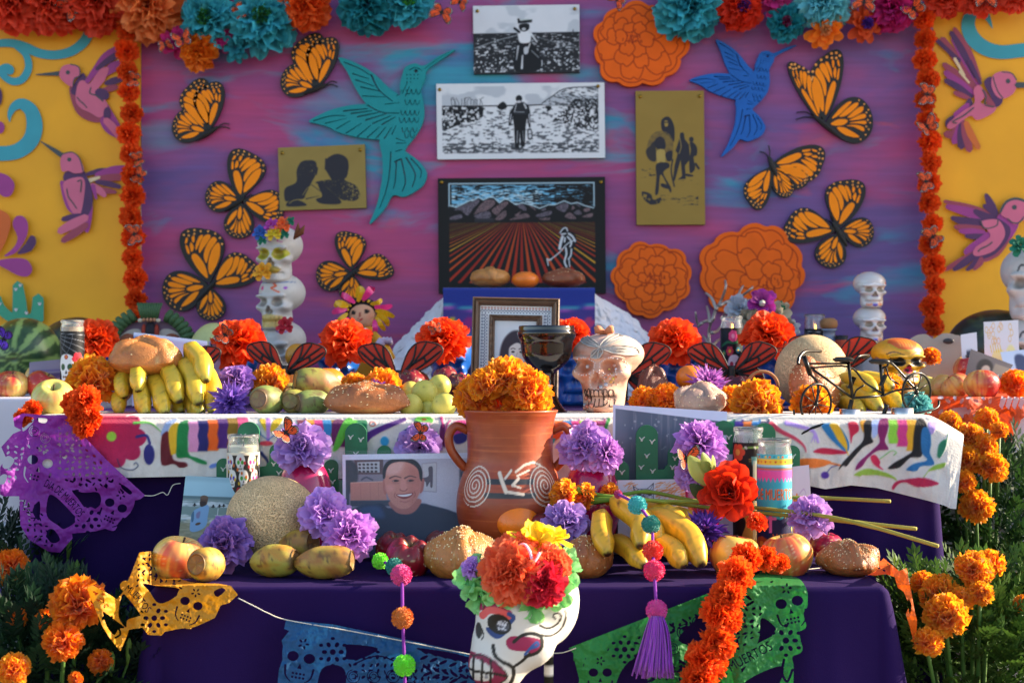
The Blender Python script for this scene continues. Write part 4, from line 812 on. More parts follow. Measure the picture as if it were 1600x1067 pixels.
for a in(('small monarch resting on a coral flower at the top left',108,12,22,130,0),('small monarch between the pale orange flower and the magenta one',285,62,20,20,1),('small dark monarch tucked under the pale orange flower',258,70,14,200,2),('small monarch between the two green-centred teal flowers',374,20,17,-60,1),('small monarch left of the top black and white print',690,20,21,160,0),('small monarch half out of frame left of the top print',718,4,17,150,1),('small monarch at the top edge above the marigold cutout',964,0,17,140,0),('small monarch at the top edge on the pale teal flower',1350,4,21,170,0),('small monarch on the magenta flower near the right garland',1428,14,23,40,1),('small monarch on coral flowers above the right yellow panel',1540,-2,20,180,0),
          ('small monarch on the left garland beside the upper pink bird',211,125,15,80,1),('small monarch on the left garland level with the upper gold print',217,250,16,110,1),('small monarch on the left garland above the lower butterfly',217,275,17,60,2),('lowest small monarch on the left garland',210,366,19,100,0),('topmost small monarch on the right garland',1449,148,20,85,0),('second small monarch on the right garland, tilted',1448,198,22,35,1),('small monarch on the right garland halfway down',1447,284,19,100,0),('lowest small monarch on the right garland beside the lower pink bird',1458,370,22,120,1)):
    monarch(a[1],a[2],YB-.10,a[3],a[4],a[0],BG,a[5],RND.uniform(-15,15))
# ================================================================ tables and cloths
CLOTH=lambda n,c,**k:mat(n,lx(c),rough=.9,bump=.12,bs=500,var=.06,vs=6,spec=.12,**k)
PURC=CLOTH('purple_cloth','231045')
def draped_table(label,x0,x1,y0,y1,zt,seed,flare=.05,fold=.014,matl=PURC,zb=.02,nf=26):
    """table under a cloth: flat top, rounded edge, skirt with hanging folds"""
    rs=random.Random(seed);t=thing('draped_table',label,'table',((x0+x1)/2,(y0+y1)/2,0));off=np.array([(x0+x1)/2,(y0+y1)/2,0]);rc=.014
    path=[];nrm=[]
    def seg(a,b,n,nn):
        for k in range(n):s=k/n;path.append((a[0]+(b[0]-a[0])*s,a[1]+(b[1]-a[1])*s));nrm.append(nn)
    def arc(c,a0,a1):
        for k in range(7):a=a0+(a1-a0)*k/7;path.append((c[0]+rc*math.cos(a),c[1]+rc*math.sin(a)));nrm.append((math.cos(a),math.sin(a)))
    seg((x0,y1),(x0,y0+rc),40,(-1,0));arc((x0+rc,y0+rc),PI,1.5*PI);seg((x0+rc,y0),(x1-rc,y0),200,(0,-1));arc((x1-rc,y0+rc),1.5*PI,2*PI);seg((x1,y0+rc),(x1,y1),40,(1,0))
    P=np.array(path);N=np.array(nrm);n=len(P);L=np.concatenate([[0],np.cumsum(np.linalg.norm(np.diff(P,axis=0),axis=1))])
    hs=np.concatenate([-np.array([.012,.006])[::1],np.array([0,.004,.010]),np.linspace(.03,zt-zb,16)]);V=[]
    f1=fbm(L*7+seed,L*0,seed,2)-.5;f1=f1+.30*(fbm(L*21,L*0+5,seed,2)-.5);f2=np.sin(L*nf+3*fbm(L*3,L*0+2,seed))
    corner=np.exp(-((np.abs(N[:,0])*np.abs(N[:,1])-.5)/.35)**2)
    for h in hs:
        s=max(h,0)/(zt-zb);ins=.006*(1-sst(-.013,.008,h));k=flare*s**.8*(.22+.78*np.abs(N[:,0]))+fold*(f1*2.0+f2*.55)*min(1,s*2.2)+.0*corner
        q=P+N*(k-ins*1.0)[:,None];z=zt-(h if h>.01 else max(0,(h+.004)*.7));V.append(np.column_stack([q,np.full(n,z)]))
    V=np.vstack(V)-off;F=gridf(n-1,len(hs)-1).tolist();F=[f[::-1]for f in F]
    ring=list(range(n));F.append(ring[::-1][::-1])
    obj('tablecloth',mk('tablecloth',V,F,matl,True),t)
    return t
XF0,XF1=at(236,0,2.4)[0],at(1388,0,2.4)[0]
draped_table('low front altar table draped in dark purple cloth',XF0,XF1,2.40,2.79,Z1,3,.095,.020)
draped_table('higher middle altar table draped in dark purple cloth',-.885,.775,2.83,4.12,Z2,8,.05,.022,nf=18)
WHC=CLOTH('white_cloth','cfc9d2');Z3=.766
draped_table('side table under a white cloth on the left',-2.0,-.93,3.32,4.1,Z3,5,.03,.012,WHC)
draped_table('side table under a white cloth on the right',.86,2.0,3.30,4.1,Z3,6,.03,.012,WHC)

# ---- embroidered runner
def wave(pts):return pts
E=Cv(60,636,1508,800,1100,'ccc5bd')
def eo(x):E.o=(x,640,5.3333)
eo(0)
for a in range(9): # magenta daisy at the left
    an=2*PI*a/9;E.ell(940+190*math.cos(an),230+165*math.sin(an),92,78,'a81048',math.degrees(an))
E.ell(940,230,200,170,'a81048');E.ell(930,222,42,42,'86c23a');E.line([(1120,110),(1250,110),(1350,190)],26,'4fa838',4);E.line([(1140,225),(1220,215),(1250,280)],22,'26246e');E.ell(1243,372,46,86,'26246e');E.line([(980,410),(1010,480),(1100,500),(1150,470),(1135,440),(1120,450)],7,'26304e');E.line([(1370,200),(1400,120),(1470,85)],60,'8ea2c8',20)
def beast(x,cols,top,bots,w): # striped animal body, scalloped stripe edges
    for k,c in enumerate(cols):
        xa=x+k*w;t=top(k);b=bots[k];n=max(2,int((b-t)/52))
        L=[(xa+(6 if j%2 else-6),t+(b-t)*j/n)for j in range(n+1)];Rr=[(xa+w+2+(6 if j%2 else-6),t+(b-t)*j/n)for j in range(n+1)]
        E.poly(L+Rr[::-1],c,sm=False);[E.ell(xa+w*.98,t+(b-t)*(j+.5)/n,11,28,c)for j in range(n)]
E.poly([(1345,450),(1350,240),(1400,180),(1430,290),(1440,400),(1480,430),(1550,440),(1560,470),(1500,480),(1460,455),(1400,440)],'5e0e1a')
eo(260)
E.poly([(0,200),(30,260),(50,360),(40,420),(110,435),(170,450),(165,475),(110,480),(60,450),(-40,450),(-40,230)],'5e0e1a');E.poly([(18,190),(60,120),(110,130),(100,330),(60,370),(36,360)],'d8a81c');E.poly([(95,150),(130,100),(190,98),(180,250),(190,370),(260,400),(330,430),(330,455),(260,440),(180,400),(90,395),(85,300)],'147a3c')
beast(185,['d48ab4','232064','e85d12','4a1a6a','8a6510','d8487c'],lambda k:96-k*6,[350,345,340,320,345,200],82)
E.poly([(775,85),(830,85),(870,170),(830,180)],'d8b01c');E.poly([(970,80),(900,85),(860,170),(900,170)],'d8b01c');E.line([(850,90),(848,255)],44,'b47ac8',24);E.ell(945,205,32,26,'3a62a8');E.line([(850,250),(900,210)],8,'3a62a8');E.ell(760,195,30,24,'3a62a8');E.line([(845,250),(780,200)],8,'3a62a8');E.ell(830,280,60,20,'c8384a');E.line([(790,360),(840,420),(845,460)],30,'20306c',12);E.ell(395,465,40,18,'5a78b8',-20)
beast(1090,['6a1238','d88f20','c8347c','2a7cb0','8a5a10','5e1650','58b238','16744a'],lambda k:84,[150,170,190,230,270,310,330,340],72)
eo(520)
E.poly([(0,100),(100,95),(60,200),(0,300)],'5e1650');E.poly([(90,95),(170,95),(60,310),(0,330)],'58b238');E.ell(332,118,28,22,'c04038');E.ell(332,118,21,15,'ccc5bd');E.line([(290,220),(380,170),(520,110),(600,80)],60,'4a1a72',26);E.line([(330,190),(290,260)],40,'4a1a72',16);E.ell(432,262,36,40,'2a8cb8')
E.ell(760,88,80,34,'58b238');E.ell(760,80,22,12,'8a5a10');E.poly([(660,110),(810,105),(790,145),(670,145)],'e4a0c0');E.line([(560,250),(600,190),(680,155),(780,170),(830,230)],44,'26246e',30);E.line([(640,200),(690,160),(760,180)],26,'c8361c');E.poly([(900,130),(935,130),(940,310),(890,250)],'5e1650');E.line([(905,70),(920,140)],26,'c8347c',12);E.line([(980,90),(950,130),(950,200)],12,'c8347c');E.poly([(1000,110),(1110,90),(1110,200),(1010,210)],'c8347c');E.poly([(1005,215),(1110,190),(1110,260),(1030,285)],'26246e')
eo(780)
beast(460,['d86414','2a74b0','c8347c','80bc30','e8721c','9a2a68'],lambda k:92,[170,150,150,170,260,130],70);E.poly([(370,190),(470,175),(540,200),(400,300),(380,250)],'c04a14');E.poly([(380,260),(470,240),(420,310)],'2a8a98');E.line([(915,80),(890,140),(895,200)],26,'2a8a3c')
eo(1040)
beast(500,['16744a','4a2a8a','e0702c','2a74b0','26264e'],lambda k:96,[130,140,150,130,120],72);E.line([(880,120),(960,180),(1080,240),(1150,300),(1170,350)],48,'c43a54',8);E.line([(1010,110),(1120,140),(1230,180),(1270,270)],44,'a88ad0',20);[E.line([(1240,210),(1215+q*28,268)],14,'a88ad0',6)for q in range(3)]
E.poly([(1300,120),(1420,120),(1500,210),(1530,300),(1500,350),(1400,270),(1330,190)],'1f6ea4');E.poly([(1365,120),(1440,130),(1505,260),(1508,330),(1440,260),(1400,190)],'d8a41c');E.line([(1500,320),(1522,375)],12,'d8a41c',6);E.poly([(1520,110),(1590,105),(1610,170),(1560,220),(1545,280),(1530,180)],'b8183c');E.poly([(1230,348),(1300,318),(1420,330),(1505,350),(1500,365),(1400,372),(1290,365)],'b8183c');E.poly([(1060,430),(1150,405),(1300,410),(1380,435),(1300,475),(1180,482)],'e0742a');E.line([(1360,440),(1450,462)],16,'e0742a');E.ell(1328,545,34,30,'4a2a8a');E.line([(1345,520),(1380,480),(1430,462)],6,'34347a');E.poly([(1570,540),(1600,530),(1640,530),(1620,555)],'86ac34')
eo(1300)
def leg(pts,c):E.poly(pts,c)
E.poly([(232,100),(290,95),(275,180),(255,180)],'d8901c');leg([(265,110),(330,95),(325,220),(340,270),(260,310),(160,420),(120,470),(90,465),(55,500),(80,450),(180,340),(260,250)],'141214');leg([(332,95),(400,90),(380,200),(340,235),(330,160)],'9fb2e0');leg([(398,85),(470,80),(460,180),(440,260),(468,330),(380,340),(300,400),(250,470),(195,500),(220,440),(330,340),(395,270),(380,180)],'7a1258')
for x,c,b in((470,'86c43a',280),(545,'c8347c',305),(625,'d89c1c',340)):beast(x,[c],lambda k:84,[b],78)
leg([(708,84),(760,82),(790,140),(750,240),(745,385),(650,400),(560,480),(465,490),(520,440),(640,370),(670,330),(680,200)],'141214');leg([(765,145),(815,170),(825,280),(815,360),(850,455),(740,470),(700,510),(620,500),(680,450),(790,420),(745,350),(740,200)],'1f6498');leg([(800,110),(880,105),(840,200),(815,190)],'a58ac8')
leg([(320,390),(360,375),(400,430),(395,465),(430,500),(380,480),(335,440)],'c8244c');E.line([(400,410),(450,370),(500,340),(535,355),(515,375)],7,'64a850');leg([(185,545),(240,505),(310,490),(440,520),(520,560),(540,595),(500,570),(380,545),(270,545)],'8cac3c');leg([(500,640),(540,595),(640,575),(740,565),(820,580),(890,615),(800,640),(700,640),(610,605),(550,620),(510,665)],'b01c44')
leg([(875,370),(890,290),(930,250),(960,250),(945,320),(900,400),(880,395)],'1c6c4c');E.line([(960,250),(975,170)],6,'1c6c4c');leg([(800,510),(850,465),(945,440),(930,480),(860,500)],'86a83c');E.line([(765,560),(805,505)],6,'86a83c');E.rect(965,220,972,800,'c4bcb0',4,.6);eo(0)
def runner():
    nx=980;px=np.linspace(60,1506,nx+1);hem=np.interp(px,[60,200,300,560,900,1230,1290,1330,1370,1410,1450,1492,1506],[743,746,744,748,748,752,764,758,762,772,782,794,795]);top=652+30*np.clip((px-1452)/54,0,1)**1.2
    rows=[];cols=[]
    for k in range(7):
        s=k/6;Y=3.02-(3.02-2.822)*s;X=(px-800)/FPX*2.818;drop=(top-652)/FPX*2.8;rows.append(np.stack([X,np.full(nx+1,Y),Z2+.004-drop],-1));cols.append(E.samp(px,np.full(nx+1,640+8*s)))
    nh=64
    for k in range(nh+1):
        s=k/nh;py=top+(hem-top)*s;wob=fbm(px/62,py/150+3,5)-.5+.22*(fbm(px/16,py/30+px/40,9)-.5);Y=2.812-.010*sst(0,.12,s)-.034*wob*sst(.05,.7,s)-.05*sst(1400,1500,px)*s-.012*s
        xx=px-10*sst(1470,1506,px)*s*1.2
        rows.append(np.stack([(xx-800)/FPX*Y,Y+0*px,CH-(py-HY)/FPX*Y],-1));cols.append(E.samp(px,py))
    V=np.stack(rows);C=np.stack(cols);col=np.linalg.norm(C-lx('ccc5bd'),axis=-1);V[7:,:,1]-=.0012*np.clip(col*4,0,1)[7:]
    me=mk('embroidered_runner',V.reshape(-1,3),gridf(nx,len(rows)-1)[:,::-1],mat('embroidered_cotton',rough=.9,bump=.25,bs=260,var=.06,vs=80,sheen=.2),True,C.reshape(-1,3))
    solo('embroidered_runner',me,'white cotton runner embroidered with bright striped animals and flowers','table runner')
runner()

# ================================================================ blue draped riser with white lace
xa,xb=at(692,0,3.9)[0],at(930,0,3.9)[0];ZR=at(0,449,3.9)[2]
rz=thing('display_riser','raised stand draped with a blue woven shawl in the middle','riser',((xa+xb)/2,4.03,Z2))
obj('stand',mk('stand',*box(xa+.012-(xa+xb)/2,-.115,.001,xb-.012-(xa+xb)/2,.12,ZR-Z2-.006),mat('riser_board',lx('8a8078'),rough=.8),False),rz)
cv=Cv(0,0,240,260,150,'1c2f86');cv.rect(0,45,240,260,'40307a');cv.line([(0,38),(120,52),(240,38)],5,'3a86a0');cv.line([(0,43),(120,57),(240,43)],3,'9a4aa0')
for k in range(9):x=14+k*27;cv.poly([(x,62),(x+11,76),(x,92),(x-11,76)],['c8a81c','8a1c6c','b03060'][k%3],sm=False);cv.poly([(x,96),(x+9,108),(x,122),(x-9,108)],['d8741c','2a6ca0','c02040'][k%3],sm=False)
for k,c in enumerate(('2a7890','8a1c5c','26264e','c8581c','1c2f86')):cv.rect(0,126+k*24,240,140+k*24,c)
nu,nv=60,70;uu,vv=np.meshgrid(np.linspace(0,1,nu+1),np.linspace(0,1,nv+1));d=vv*.50
X=xa+(xb-xa)*uu;Yc=np.where(d<.22,4.14-d,3.912-.012*np.sin(uu*9)*sst(.24,.4,d)-.02*sst(.24,.5,d));Zc=np.where(d<.22,ZR,ZR-(d-.22));cc=cv.samp(uu*240,np.clip((d-.22)/.28,0,1)*240)
solo('woven_shawl',mk('woven_shawl',np.stack([X,Yc,Zc],-1).reshape(-1,3),gridf(nu,nv)[:,::-1],mat('woven_wool',rough=.9,bump=.2,bs=300,sheen=.2),True,cc.reshape(-1,3)),'royal blue woven shawl with diamond border draped over the riser','shawl')
LACE=mat('white_lace',lx('f0eef2'),rough=.9,bump=.9,bs=70,sheen=.2,trans=.2)
for s,lab in((-1,'white ruffled lace cloth falling left of the blue shawl'),(1,'white ruffled lace cloth falling right of the blue shawl')):
    nu,nv=60,60;u,v=np.meshgrid(np.linspace(0,1,nu+1),np.linspace(0,1,nv+1));x0=(xa if s<0 else xb);out=-m(140,3.8)if s<0 else m(170,3.8)
    Xl=x0-s*.012+(out+s*.012)*u*(v**(.8 if s<0 else .58))+s*.012*u;Yl=3.93-.10*v*(.4+.6*u)+.16*u*(1-v);Zl=ZR+.002-.02*u-(ZR-Z2-.006)*(v**1.02)*(1-.06*np.sin(u*11))
    wb=fbm(u*9,v*26,3+s,3)-.5;ed=fbm(v*14,v*0+s,7)-.5;Xl=Xl+s*.018*ed*u+s*.008*wb*u;Yl=Yl+.035*wb;Zl=np.maximum(Zl+.012*wb*u,Z2+.003)
    F=gridf(nu,nv);F=F if s<0 else F[:,::-1]
    solo('lace_cloth',mk('lace_cloth',np.stack([Xl,Yl,Zl],-1).reshape(-1,3),F,LACE,True),lab,'lace cloth',group=None)
YR=3.97
def on(px,Y,z):return pic(px,Y,z=z)
bread(11,'small golden bun at the left on the blue riser',on(766,YR,ZR+.024),m(35,YR),m(30,YR),m(32,YR),.3,bones=1,c=('c08038','8a4a18','d8b06c'),knob=False)
fruit('tangerine',orange_mesh('ef7a12',.62,3),'tangerine between two buns on the blue riser','tangerine',on(821,YR-.01,ZR+m(13,YR)),scale=m(21.5,YR),stem=False)
bread(12,'dark brown bun at the right on the blue riser',on(881,YR,ZR+.022),m(37,YR),m(30,YR),m(30,YR),.1,40,bones=1,c=('8a4418','5a260c','b0703a'),knob=False)

# ================================================================ back row on the middle table
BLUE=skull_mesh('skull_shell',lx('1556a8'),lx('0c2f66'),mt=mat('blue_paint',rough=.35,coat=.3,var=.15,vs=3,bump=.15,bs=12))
RF=[tissue(80+i,1,lx('d02c04'),lx('ff5812'),jag=.04,dense=1.3,rip=.16).mesh('tissue_petals',TISSUE)for i in range(2)]
YS=3.55
for k,(px,fx,fy,fr,sp)in enumerate(((146,150,538,38,0),(367,372,544,46,1),(528,540,543,43,2),(703,692,538,42,3),(896,893,530,32,4),(1059,1054,540,42,5),(1216,1199,532,44,6))):
    w=('leftmost blue skull, behind the marigolds of the green apple','blue skull behind the purple flowers beside the bananas','blue skull below the rag doll','blue skull left of the wooden picture frame','blue skull between the goblet and the jewelled skull','blue skull behind the pink fringed flower','blue skull half behind the right cantaloupe')[k]
    if k==0:solo('blue_skull',BLUE,w,'skull',on(px,YS,Z3+m(52,YS)),(0,0,R(-4)),'row of blue skulls',(m(50,YS),m(50,YS),m(53,YS)))
    else:solo('blue_skull',BLUE,w,'skull',on(px,YS,Z2+m(60,YS)),(0,0,R(4*(k-3))),'row of blue skulls',(m(50,YS),m(50,YS),m(61,YS)))
    fl=('red tissue flower on the leftmost blue skull','red tissue flower with a small monarch in front of the skull tower','red tissue flower in front of the rag doll','red tissue flower left of the picture frame','red tissue flower partly behind the goblet','red tissue flower right of the white lace','red tissue flower in front of the white bouquet')[k]
    solo('paper_flower',RF[k%2],fl,'paper flower',at(fx,fy-5,YS-.07),aim((.1*(-1)**k,-.75,.8),k),'red flowers crowning the blue skulls',m(fr*.88,YS))
for a in(('small monarch on the red flower by the skull tower',352,523,19,60,1),('small monarch on top of the red flower left of the picture frame',680,514,12,20,2),('small monarch on the red flower over the bouquet',1224,545,12,40,0)):monarch(a[1],a[2],YS-.17,a[3],a[4],a[0],'small monarchs on the red flowers',a[5])
def red_butterfly(label,px,py,l,r,Y=3.36,hw=True,zt=Z2):
    t=thing('paper_butterfly',label,'paper butterfly',group='red paper butterflies between the skulls');plate=MB();vein=MB()
    def q2(P,dy):P=np.array([at(a,b,Y)for a,b in P]);P[:,1]=Y-dy;return P
    for s,tip in((-1,l),(1,r)):
        root=(px+3*s,py-2);fl=-.8 if s<0 else .8
        for ty,tp,wf in(('F',tip,fl*1.12),('H',(px+s*abs(tip[0]-px)*.72,py+12),fl*1.15)):
            f=wing_map(root,tp,wf);o_=cr(FW_OUT if ty=='F' else HW_OUT,4);V,F=fill([f(o_)]);P=q2(V,0 if ty=='F' else-.003)
            if np.cross(P[F[0][1]]-P[F[0][0]],P[F[0][2]]-P[F[0][0]])[1]>0:F=[g[::-1]for g in F]
            plate.add(extrude(P,F,(0,.0025,0)),(1,1,1));dy=.0012 if ty=='F' else-.0018
            vs=[[(0,0),(.3,.07),(.58,.08),(.95,.06)],[(0,0),(.3,-.05),(.58,-.05),(.95,-.08)],[(.1,-.03),(.4,-.14),(.62,-.36)],[(.3,-.05),(.55,-.14),(.82,-.28)],[(.56,.08),(.60,.0),(.56,-.05)]]if ty=='F' else[[(0,0),(.3,.1),(.8,.3)],[(.1,.03),(.5,.07),(.97,.12)],[(.1,0),(.5,-.03),(.95,-.15)],[(.05,-.02),(.35,-.1),(.66,-.34)]]
            for v in vs:vein.add(tube(q2(f(cr(np.array(v),4,False)),dy),[m(1.7,Y)]*(len(cr(np.array(v),4,False))-1)+[m(.8,Y)],5),(0,0,0))
            vein.add(tube(q2(f(np.vstack([o_,o_[:1]])),dy),m(1.1,Y),4),(0,0,0))
    b=np.array([at(px,y,Y)for y in np.linspace(py-12,py+34,8)]);b[:,1]=Y-.004;b[-1,2]=max(b[-1,2],zt+.001);vein.add(tube(b,m(5,Y),8),(0,0,0))
    obj('wings',plate.mesh('wings',mat('red_paper',lx('d03010'),rough=.6,var=.08,trans=.1),False),t);obj('veins',vein.mesh('veins',mat('black_paint',lx('15120f'),rough=.6)),t)
red_butterfly('red paper butterfly behind the bun and the banana bunch',290,590,(238,556),(343,546));red_butterfly('red paper butterfly in front of the white skull tower',445,583,(388,540),(508,545));red_butterfly('red paper butterfly below the lace left of the picture frame',622,590,(562,543),(690,542));red_butterfly('red paper butterfly half behind the jewelled skull',976,592,(925,552),(1046,544))
red_butterfly('red paper butterfly under the skeleton candle',1143,583,(1076,546),(1212,545));red_butterfly('red paper butterfly behind the wire bicycle',1300,585,(1235,530),(1368,534))

# ---- white skull tower
WHITE=mat('painted_plaster',rough=.5,var=.05,vs=8,bump=.15,bs=25)
def tower_skull(seed,dec):
    def fn(P,c):
        fr=sst(.1,-.1,P[:,1]);cv=Cv(-1,-1,1,1,260,'b9b7b3')
        dec(cv);k=cv.samp(P[:,0],-P[:,2]);cav=sst(.03,-.02,SKC);k2=mix(k,np.tile(lx('7a6420')if seed==0 else lx('5c5040'),(len(P),1)),cav);return mix(c,k2,fr)
    return skull_mesh('skull',lx('b9b7b3'),lx('8a7428'),fn,WHITE)
def d1(cv):
    for x in(-.275,.275):cv.ell(x,.03,.235,.21,'a8a41c')
    cv.line([(-.3,-.42),(-.42,-.5),(-.3,-.6),(-.2,-.5)],.03,'a02a8a');cv.line([(-.15,-.6),(-.1,-.42),(.0,-.4),(.05,-.6)],.03,'a02a8a');cv.line([(.12,-.6),(.25,-.55),(.2,-.4),(.35,-.38)],.03,'a02a8a');cv.ell(0,.56,.3,.14,'a89034');cv.line([(-.3,.56),(0,.44),(.3,.56)],.03,'6a5a20')
def d2(cv):
    cv.line([(.1,-.6),(.2,-.5),(.05,-.45),(.2,-.35),(.3,-.3)],.05,'d0501c');cv.ell(-.3,-.45,.07,.07,'c0307a');cv.ell(.45,-.45,.05,.05,'8a3aa8');cv.line([(-.9,-.7),(0,-.62),(.9,-.7)],.025,'26508a');cv.poly([(-.34,.5),(.34,.5),(.3,.86),(-.3,.86)],'c0a45c');[cv.line([(-.3+.1*k,.5),(-.3+.1*k,.84)],.014,'7a6430')for k in range(7)]
def d3(cv):cv.line([(.1,-.62),(.25,-.55),(.4,-.6)],.04,'7a3aa0');cv.line([(-.2,-.55),(-.4,-.4)],.03,'c0a030');cv.line([(.0,.3),(.15,.33)],.05,'c03040')
tw=thing('skull_tower','tower of three white painted skulls with a flower crown','skull tower',on(437,3.85,Z2));sk=m(49,3.85)
for k,(d,py,yaw)in enumerate(((d1,399,-12),(d2,473,-20),(d3,547,-16))):
    o_=obj('skull',tower_skull(k,d),tw);z=at(0,py,3.85)[2]-Z2+.03*sk;o_.location=(m((-2,0,2)[k],3.85),0,z);o_.rotation_euler=(0,0,R(yaw));o_.scale=(sk,sk,sk*.93)
obj('base',mk('base',*lathe([(0,0),(m(34,3.85),0),(m(36,3.85),.008),(m(30,3.85),at(0,590,3.85)[2]-Z2),(0,at(0,588,3.85)[2]-Z2)],28),mat('plaster',lx('b9b7b3'),rough=.6)),tw)
mini={c:bloom(90,[(7,1,.75,10),(6,.75,.6,40),(4,.5,.5,65)],1,lx(c)*.6,lx(c),nu=2,nv=2,jag=.02,rip=.05).mesh('flower',MATTE)for c in('2a5cb0','b03aa0','f06428','e0c020','c01830','e8a018','14785a')}
for px,py,c,r in((407,363,'2a5cb0',12),(424,352,'b03aa0',11),(442,351,'f06428',13),(428,363,'e0c020',13),(411,424,'e8a018',15),(446,508,'c01830',14),(410,375,'14785a',8),(444,365,'14785a',9),(453,346,'14785a',8)):
    o_=obj('flower',mini[c],tw);p=at(px,py,3.78);o_.location=Vector(p)-Vector(tw.location);o_.rotation_euler=aim((0,-1,.3)).to_euler();o_.scale=(m(r,3.78),)*3
lf=MB();
for x,y in((476,352),(466,348)):lf.add(tube(np.array([at(459,374,3.8),at((459+x)/2+3,(374+y)/2,3.79),at(x,y,3.78)]),[.002,m(5,3.8),.001],6),lx('6a3c1c'))
o_=obj('dry_leaf',lf.mesh('dry_leaf',MATTE),tw);o_.location=-Vector(tw.location)

# ---- rag doll
YD=3.72;dl=thing('rag_doll','rag doll with pink and yellow ribbons in her braids','doll',on(568,YD,Z2));D0=Vector(dl.location);u_=m(1,YD)
def dp(px,py,dy=0):p=at(px,py,YD);return np.array((p[0]-D0.x,dy,p[2]-D0.z))
mb=MB();c0=dp(567,493);hv,hf=ellip(*c0,22.5*u_,19*u_,20.5*u_,48,36);cv=Cv(540,465,594,521,220,'c89878');cv.ell(553.5,489,3.6,3.8,'1c1512');cv.ell(574.5,487,3.6,3.8,'1c1512');cv.line([(564,495),(564.5,489),(565.5,494)],1.2,'8a3028');cv.poly([(559.5,496.5),(564,499),(569.5,496),(566,501.5),(564.5,502)],'a8242c');cv.ell(550,497,5,4,'d08868',0,4,.5);cv.ell(580,495,5,4,'d08868',0,4,.5)
pxv=(hv[:,0]+D0.x)/YD*FPX+800;pyv=HY-(hv[:,2]+D0.z-CH)/YD*FPX;obj('head',MB().add((hv,hf),np.where((hv[:,1]<0)[:,None],cv.samp(pxv,pyv),lx('1c1512'))).mesh('head',mat('cotton_doll',rough=.85,bump=.1,bs=300)),dl)
hb=MB();hb.add(ellip(*(c0+np.array((0,5*u_,3*u_))),27*u_,19*u_,25*u_,24,16),lx('17120f'))
for k in range(26):
    a=R(-25+230*k/25);p=c0+np.array((24.5*u_*math.cos(a),-9*u_,22.5*u_*math.sin(a)+1*u_));hb.add(ellip(*p,2.6*u_,2.6*u_,2.6*u_,6,4),(lx('17120f')if k%2 else lx('d8b020')))
obj('hair',hb.mesh('hair',MATTE),dl)
def ribbon(pts,w,col,par):
    p=cr(np.array([dp(x,y,dy)for x,y,dy in pts]),5,False);n=len(p);d=np.gradient(p,axis=0);s=np.cross(d,(0,1,.3));s/=np.linalg.norm(s,axis=1)[:,None]+1e-9;ww=w*u_*np.sin(np.linspace(.25,2.9,n))[:,None]**.7
    V=np.vstack([p-s*ww,p+s*ww+np.array((0,-.004,0))]);F=[[i,i+1,n+i+1,n+i]for i in range(n-1)];par.add((V,F),lx(col))
rb=MB();pk,yw='e83a8a','dcae18'
for pts,w,c in(([(560,472,-.02),(568,458,-.03),(563,452,-.02),(558,466,-.01)],5,yw),([(568,470,-.02),(578,458,-.03),(582,452,-.02),(570,468,-.01)],6,pk),([(556,474,-.02),(546,466,-.03),(538,462,-.02),(552,474,-.01)],5,pk),([(580,476,-.02),(592,474,-.03),(598,468,-.02)],4,yw),([(586,480,-.02),(600,482,-.03),(614,478,-.02)],5,pk),([(588,486,-.02),(604,490,-.03),(617,496,-.01)],5,yw),([(590,492,-.02),(604,500,-.03),(607,510,-.01)],5,yw),([(588,496,-.02),(597,508,-.03),(602,517,-.01)],4.5,yw),([(586,500,-.02),(588,512,-.03),(586,526,-.01)],4.5,pk),([(546,478,-.02),(532,474,-.03),(524,480,-.01)],5,yw),([(544,484,-.02),(530,486,-.03),(520,490,-.01)],5,pk),([(545,490,-.02),(534,500,-.03),(528,508,-.01)],4.5,yw),([(546,496,-.02),(540,508,-.03),(531,516,-.01)],4.5,pk),([(548,500,-.02),(546,512,-.03),(542,522,-.01)],4,yw),([(546,480,-.02),(536,478,-.04),(526,472,-.03)],4,yw)):ribbon(pts,w,c,rb)
obj('ribbons',rb.mesh('ribbons',mat('satin_ribbon',rough=.35,trans=.15)),dl)
bd=MB();bd.add(tube(np.array([dp(570,512),dp(572,524),dp(576,545),dp(582,585),dp(584,634)]),[12*u_,17*u_,22*u_,34*u_,42*u_],16),lx('c88a14'));bd.add(tube(np.array([dp(584,524,-.03),dp(604,545,-.05),dp(612,556,-.05),dp(596,572,-.05)]),[8*u_,9*u_,9*u_,8*u_],10),lx('d09418'));obj('dress',bd.mesh('dress',mat('cotton_dress',rough=.85,bump=.1,bs=200)),dl)
lc=MB();[lc.add(tube(np.array([dp(586+k*4,548-k*4+abs(k-3)*3,-.055),dp(592+k*4,538-k*2+abs(k-3)*2,-.062),dp(598+k*3,530+k*1.5,-.05)]),[5*u_,6*u_,4*u_],8),lx('c8b4c4'))for k in range(6)];lc.add(ellip(*dp(571,519,-.045),12*u_,5*u_,6*u_),lx('d8d0e0'));obj('lace_collar',lc.mesh('lace_collar',MATTE),dl)
pb=MB();[pb.add(ellip(*dp(568+8*math.cos(a),527+5*math.sin(a),-.06),6*u_,3*u_,5*u_),lx('e83a78'))for a in(0,1.6,3.14,4.7)];obj('bow',pb.mesh('bow',MATTE),dl)
